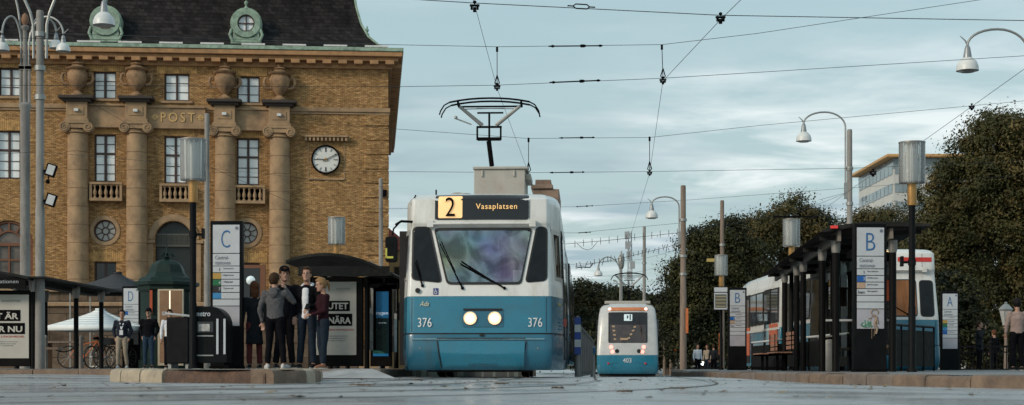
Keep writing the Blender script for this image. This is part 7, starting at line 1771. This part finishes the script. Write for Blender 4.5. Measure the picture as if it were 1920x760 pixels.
    if hood:
        h = MB(); nk = J['neck']; 
        h.ell([nk+Vector((-.085,-.03,-.03))*k, nk+Vector((-.075,.06,.0))*k, nk+Vector((0,.10,.0))*k, nk+Vector((.075,.06,.0))*k, nk+Vector((.085,-.03,-.03))*k], [.026*k,.036*k,.042*k,.036*k,.026*k], 10, side=(0,0,1))
        h.ell([nk+Vector((0,.11,.0))*k, nk+Vector((0,.125,-.09))*k, nk+Vector((0,.11,-.16))*k], [(.08*k,.03*k),(.09*k,.032*k),(.04*k,.02*k)], 12)
        link('hood', remesh(h, .010, 3), hood, topo)
    tr = MB(); tr.ell([J['pel']+Vector((0,0,.05*k)), J['pel']-Vector((0,0,.02*k))], [(.146*k*G,.108*k*G),(.155*k*G,.112*k*G)], 18)
    for s in 'np':
        Hh, K_, A = J['h'+s], J['k'+s], J['a'+s]
        tr.ell([Hh, Hh*.5+K_*.5, K_], [(.092*k*G,.105*k*G),(.082*k*G,.090*k),(.066*k,.070*k)], 14); tr.ell([K_, K_*.6+A*.4, A+Vector((0,0,.02*k))], [(.066*k,.070*k),(.062*k,.066*k),(.056*k,.060*k)], 14, cap=False)
    link('trousers', remesh(tr, .012, 4, .014), bot, t)
    for s in 'np':
        A = J['a'+s]; sh = MB(); d = pose.get('foot_'+s, (0,-1,0)); d = Vector(d).normalized()
        z0 = A.z-.09*k
        a0 = Vector((A.x, A.y, 0)); 
        sh.ell([a0-d*.03*k+Vector((0,0,z0+.055*k)), a0+d*.06*k+Vector((0,0,z0+.05*k)), a0+d*.15*k+Vector((0,0,z0+.036*k))], [(.040*k,.048*k),(.044*k,.042*k),(.042*k,.028*k)], 12, side=(-d.y, d.x, 0))
        so = link('shoe', remesh(sh, .009, 2), shoes, t)
        sl = MB(); pts = []
        for q in range(20): a = 2*PI*q/20; c_ = a0+d*.055*k+d*math.cos(a)*.135*k+Vector((-d.y,d.x,0))*math.sin(a)*.047*k*(1-.12*math.cos(a)); pts.append((c_.x, c_.y))
        sl.prism(pts, max(0, z0)+.001, z0+.026*k).build('sole', m_sole, so)
    return t, J, k, body, topo
m_sole = mk('pale_sole', (.45,.43,.40), .6)
c_navy = mk('navy_cloth', (.016,.020,.032), .85, spec=.15, var=.25, bump=.002, bscale=80); c_black = mk('black_cloth', (.006,.006,.008), .85, spec=.05, var=.3); c_dark = mk('dark_coat_cloth', (.014,.016,.020), .8, spec=.15, var=.3)
c_grey = mk('grey_marl_cloth', (.085,.085,.09), .9, spec=.1, var=.3, scale=30); c_jean = mk('blue_denim', (.018,.038,.065), .85, spec=.15, var=.35, scale=12); c_djean = mk('dark_denim', (.012,.020,.032), .85, spec=.15, var=.3); c_khaki = mk('khaki_chinos', (.30,.25,.19), .85, spec=.15, var=.12)
c_white = mk('white_cotton', (.66,.67,.70), .85, spec=.15, var=.08); c_burg = mk('burgundy_knit', (.022,.006,.010), .9, spec=.15, var=.3); c_mauve = mk('mauve_grey_sweater', (.30,.225,.20), .9, spec=.15, var=.15)
c_shoe = mk('white_trainers', (.52,.52,.52), .5, spec=.15); c_bshoe = mk('black_shoes', (.012,.012,.012), .5, spec=.15); c_sand = mk('leather_sandals', (.22,.10,.06), .6, spec=.15)
h_brown = mk('brown_hair', (.04,.022,.012), .7, spec=.12, var=.4, scale=40, stretch=(4,4,.5)); h_black = mk('black_hair', (.008,.007,.007), .6, spec=.12); h_blond = mk('dark_blond_hair', (.24,.14,.065), .7, spec=.15, var=.3, scale=40, stretch=(4,4,.5)); h_auburn = mk('auburn_hair', (.10,.040,.018), .7, spec=.12, var=.4, scale=40)
Dp = 26.8
# man in grey hoodie, back to us, hand at his face
person('young man in grey hooded top seen from behind with hand raised to his face', 516, 26.4, ZL, R(172), 1.64, c_grey, c_black, h_brown, c_shoe,
       pose=dict(ep=(.30,-.02,1.13), wp=(.27,-.06,.88), en=(-.33,-.10,1.26), wn=(-.13,-.26,1.52), grip_n=.8, an=(-.17,.02,.09), ap=(.15,.0,.09), kn=(-.13,-.02,.50), kp=(.12,-.02,.50), foot_n=(-.5,-1,0), foot_p=(.5,-1,0), head=(.02,-.03,1.66)), hood=c_grey, girth=1.05, head_yaw=R(-25))
# tall man with cap behind
person('tall man in a black cap and dark jacket standing behind the grey hooded top', 533, 28.0, ZL, R(20), 1.86, c_black, c_black, h_auburn, c_bshoe, cap=c_black, girth=1.08, pose=dict(an=(-.15,.02,.09), ap=(.15,.02,.09)))
# woman in dark coat back
person('woman with auburn hair in a long dark coat, back turned, beside panel C', 477, 28.2, ZL, R(200), 1.60, c_dark, mk('red_tights', (.10,.010,.010), .8), h_auburn, c_bshoe, coat=.42, hairlen=.6, female=True, girth=.95)
# boy with white hood
t, J, k, body, topo = person('teenage boy in an open dark jacket over a white hooded top, looking down the track', 576, 26.6, ZL, R(-12), 1.76, c_black, c_djean, h_brown, c_bshoe,
       pose=dict(en=(-.25,.03,1.16), wn=(-.22,-.06,.92), ep=(.25,-.02,1.16), wp=(.12,-.24,1.06), grip_p=.9, an=(-.14,.0,.09), ap=(.13,-.04,.09)), hood=c_white, head_yaw=R(6), head_tilt=R(-6))
v = MB(); v.ell([J['chest']+Vector((0,-.082,.10))*k, J['chest']+Vector((0,-.092,-.05))*k, J['waist']+Vector((0,-.082,-.02))*k, J['pel']+Vector((0,-.085,-.05))*k], [(.062*k,.038*k),(.068*k,.045*k),(.062*k,.042*k),(.075*k,.045*k)], 14)
link('white_hooded_top', remesh(v, .010, 3, .010), c_white, topo)
ph = MB().box(J['wp']+Vector((.0,-.085,.03))*k, (.075, .012, .14), rx=R(-50)).build('phone', m_black, None); 
o = ph; o.location = (X(576, 26.6), 26.6, ZL); o.rotation_euler = (0,0,R(-12)); tag(o, 'black mobile phone held by the teenage boy in the white hood', 'phone')
# girl with ponytail, profile to the left
person('girl with a blond ponytail in a dark burgundy jumper looking at a phone', 606, 26.3, ZL, R(-62), 1.56, c_burg, c_djean, h_blond, c_sand,
       pose=dict(en=(-.20,-.06,1.15), wn=(-.06,-.28,1.08), ep=(.20,-.04,1.14), wp=(.08,-.28,1.06), grip_n=.9, grip_p=.9, head=(0,-.045,1.65), an=(-.09,.04,.09), ap=(.10,-.05,.09)), hairlen=.3, female=True, girth=.95, head_tilt=R(10), head_yaw=R(-8))
# man with lanyard
t, J, k, body, topo = person('man in a dark jacket and khaki trousers with a white lanyard and badge', 229, 46.3, ZL, R(4), 1.76, c_navy, c_khaki, h_black, c_shoe, skin=SKIN2,
       pose=dict(en=(-.27,.06,1.16), wn=(-.20,-.03,.94), ep=(.27,.06,1.16), wp=(.20,-.03,.94), an=(-.12,-.06,.09), ap=(.14,.05,.09), kn=(-.11,-.07,.50)), girth=1.08, fine=.011)
l = MB().bar(J['neck']+Vector((-.07,-.06,-.02)), J['chest']+Vector((0,-.145,-.10)), .028, .008, up=(0,1,0)).bar(J['neck']+Vector((.07,-.06,-.02)), J['chest']+Vector((0,-.145,-.10)), .028, .008, up=(0,1,0)).box(J['chest']+Vector((0,-.155,-.19)), (.10,.008,.14))
l.build('lanyard', c_white, topo)
# man in black sweater
person('man in black sweater and blue jeans, hands in pockets, left of the kiosk window', 279, 46, ZL, R(-6), 1.80, c_black, c_jean, h_black, c_bshoe, skin=SKIN2,
       pose=dict(en=(-.28,.07,1.16), wn=(-.19,-.02,.95), ep=(.28,.07,1.16), wp=(.19,-.02,.95), an=(-.12,.03,.09), ap=(.12,-.05,.09)), girth=1.12, fine=.011, cap=c_black)
# man in white shirt with tie
t, J, k, body, topo = person('man in a white shirt with a dark tie and glasses between kiosk and newspaper boxes', 318, 45, ZL, R(15), 1.72, c_white, c_black, h_black, c_bshoe, skin=SKIN2, fine=.011)
MB().bar(J['neck']+Vector((0,-.075,-.07)), J['waist']+Vector((0,-.125,.02)), .05, .01, up=(0,1,0)).build('tie', c_navy, topo)
g = MB(); H = J['head']
for s in (-1, 1): g.ring((H.x+s*.034, H.z+.01), .028, .023, H.y-.108, H.y-.10, 12)
g.build('glasses', m_blackm, body)
# right side people
person('man seen from behind in a mauve grey sweater at the right edge of the view', 1907, 38.5, ZR, R(186), 1.80, c_mauve, c_black, h_black, c_bshoe, girth=1.15, fine=.011, pose=dict(en=(-.27,.0,1.15), wn=(-.26,-.04,.93), ep=(.27,.0,1.15), wp=(.27,-.04,.93)))
person('dark-clad person with a hand raised to the face by the iron railing', 1836, 51, .03, R(60), 1.70, c_dark, c_black, h_brown, c_bshoe, coat=.15, fine=.011, pose=dict(en=(-.24,-.12,1.22), wn=(-.08,-.22,1.50), grip_n=.8))
person('shadowy person in black behind the iron railing under the trees', 1864, 59, 0, R(-150), 1.62, c_black, c_black, h_auburn, c_bshoe, fine=.013, girth=1.1)
for px, D, y, lab, c1, c2 in ((1308, 84, 20, 'tiny distant pedestrian in a pale shirt nearest the wooden mast', c_white, c_black), (1326, 86, -40, 'tiny distant pedestrian in a pale top in the middle of three', c_khaki, c_djean), (1338, 85, 170, 'tiny distant pedestrian in dark clothes rightmost of three', c_dark, c_black)):
    person(lab, px, D, -.24, R(y), 1.72, c1, c2, h_brown, c_bshoe, fine=.016)
# ---------------------------------------------------------------- camera, sky and sun
cd = bpy.data.cameras.new('camera'); cam = bpy.data.objects.new('camera', cd); COL.objects.link(cam); SC.camera = cam
cam.location = (0, 0, HC); cam.rotation_euler = (R(90), 0, 0)
cd.sensor_width = 36; cd.lens = F/1920*36; cd.shift_y = (HY-380)/1920; cd.clip_end = 6000; cd.clip_start = .05
cd.dof.use_dof = True; cd.dof.focus_distance = 36; cd.dof.aperture_fstop = 4
SUN_EL, SUN_AZ = 26, 232     # degrees; azimuth clockwise from +Y, sun behind the camera and to the left
w = bpy.data.worlds.new('World'); SC.world = w; w.use_nodes = True; nt = w.node_tree; L = nt.links
bg = nt.nodes['Background']
sky = nt.nodes.new('ShaderNodeTexSky'); sky.sky_type = 'NISHITA'; sky.sun_disc = False; sky.sun_elevation = R(SUN_EL); sky.sun_rotation = R(SUN_AZ); sky.air_density = 1.6; sky.dust_density = 2.0; sky.ozone_density = 2.0
tc = nt.nodes.new('ShaderNodeTexCoord'); sep = nt.nodes.new('ShaderNodeSeparateXYZ'); L.new(tc.outputs['Generated'], sep.inputs[0])
# project the view direction on a cloud layer: p = d.xy / (z + k)
ad = N(nt, 'ShaderNodeMath', operation='ADD'); ad.inputs[1].default_value = .09; mxz = N(nt, 'ShaderNodeMath', operation='MAXIMUM'); mxz.inputs[1].default_value = 0
L.new(sep.outputs['Z'], mxz.inputs[0]); L.new(mxz.outputs[0], ad.inputs[0])
dx = N(nt, 'ShaderNodeMath', operation='DIVIDE'); dy = N(nt, 'ShaderNodeMath', operation='DIVIDE'); L.new(sep.outputs['X'], dx.inputs[0]); L.new(ad.outputs[0], dx.inputs[1]); L.new(sep.outputs['Y'], dy.inputs[0]); L.new(ad.outputs[0], dy.inputs[1])
cb = nt.nodes.new('ShaderNodeCombineXYZ'); L.new(dx.outputs[0], cb.inputs[0]); L.new(dy.outputs[0], cb.inputs[1])
mp = nt.nodes.new('ShaderNodeMapping'); mp.inputs['Scale'].default_value = (1.1, 1.5, 1); mp.inputs['Location'].default_value = (3.1, .4, 0); L.new(cb.outputs[0], mp.inputs[0])
n1 = N(nt, 'ShaderNodeTexNoise', Scale=1.5, Detail=9., Roughness=.56, Distortion=.35); L.new(mp.outputs[0], n1.inputs['Vector'])
n2 = N(nt, 'ShaderNodeTexNoise', Scale=.55, Detail=5., Roughness=.5); L.new(mp.outputs[0], n2.inputs['Vector'])
def mr(src, a, b, c, d):
    m = nt.nodes.new('ShaderNodeMapRange'); m.inputs['From Min'].default_value = a; m.inputs['From Max'].default_value = b; m.inputs['To Min'].default_value = c; m.inputs['To Max'].default_value = d; L.new(src, m.inputs['Value']); return m.outputs[0]
cloud = mr(n1.outputs['Fac'], .43, .63, 0, 1)
low = mr(sep.outputs['Z'], .10, .20, 1, .22)       # clouds gather towards the horizon
mu = N(nt, 'ShaderNodeMath', operation='MULTIPLY'); L.new(cloud, mu.inputs[0]); L.new(low, mu.inputs[1])
SKY_MUL = 1.0
# the veil of thin cloud: a flat grey teal over the clear sky, then brighter cloud banks with grey bellies
veil = N(nt, 'ShaderNodeMix', data_type='RGBA'); veil.inputs['Factor'].default_value = .72; veil.inputs['B'].default_value = (4.3, 5.85, 6.4, 1); L.new(sky.outputs[0], veil.inputs['A'])
ccol = N(nt, 'ShaderNodeMix', data_type='RGBA'); ccol.inputs['A'].default_value = (9.4, 9.8, 9.8, 1); ccol.inputs['B'].default_value = (3.5, 4.6, 5.1, 1); L.new(mr(n2.outputs['Fac'], .44, .56, 0, 1), ccol.inputs['Factor'])
fin = N(nt, 'ShaderNodeMix', data_type='RGBA'); L.new(mu.outputs[0], fin.inputs['Factor']); L.new(veil.outputs['Result'], fin.inputs['A']); L.new(ccol.outputs['Result'], fin.inputs['B'])
L.new(fin.outputs['Result'], bg.inputs['Color']); bg.inputs['Strength'].default_value = .103
sd = bpy.data.lights.new('sun', 'SUN'); sd.energy = 1.9; sd.angle = R(12); sd.color = (1, .86, .70); so = bpy.data.objects.new('sun', sd); COL.objects.link(so)
az, el = R(SUN_AZ), R(SUN_EL); dv = Vector((math.sin(az)*math.cos(el), math.cos(az)*math.cos(el), math.sin(el)))
so.rotation_euler = dv.to_track_quat('Z', 'Y').to_euler(); so.location = dv*50
SC.render.engine = 'CYCLES'; SC.view_settings.view_transform = 'Standard'; SC.view_settings.look = 'None'; SC.view_settings.exposure = .13; SC.view_settings.gamma = 1
SC.cycles.max_bounces = 8; SC.cycles.transparent_max_bounces = 16; SC.cycles.use_denoising = True; SC.cycles.caustics_reflective = False; SC.cycles.caustics_refractive = False
SC.cycles.sample_clamp_indirect = 6
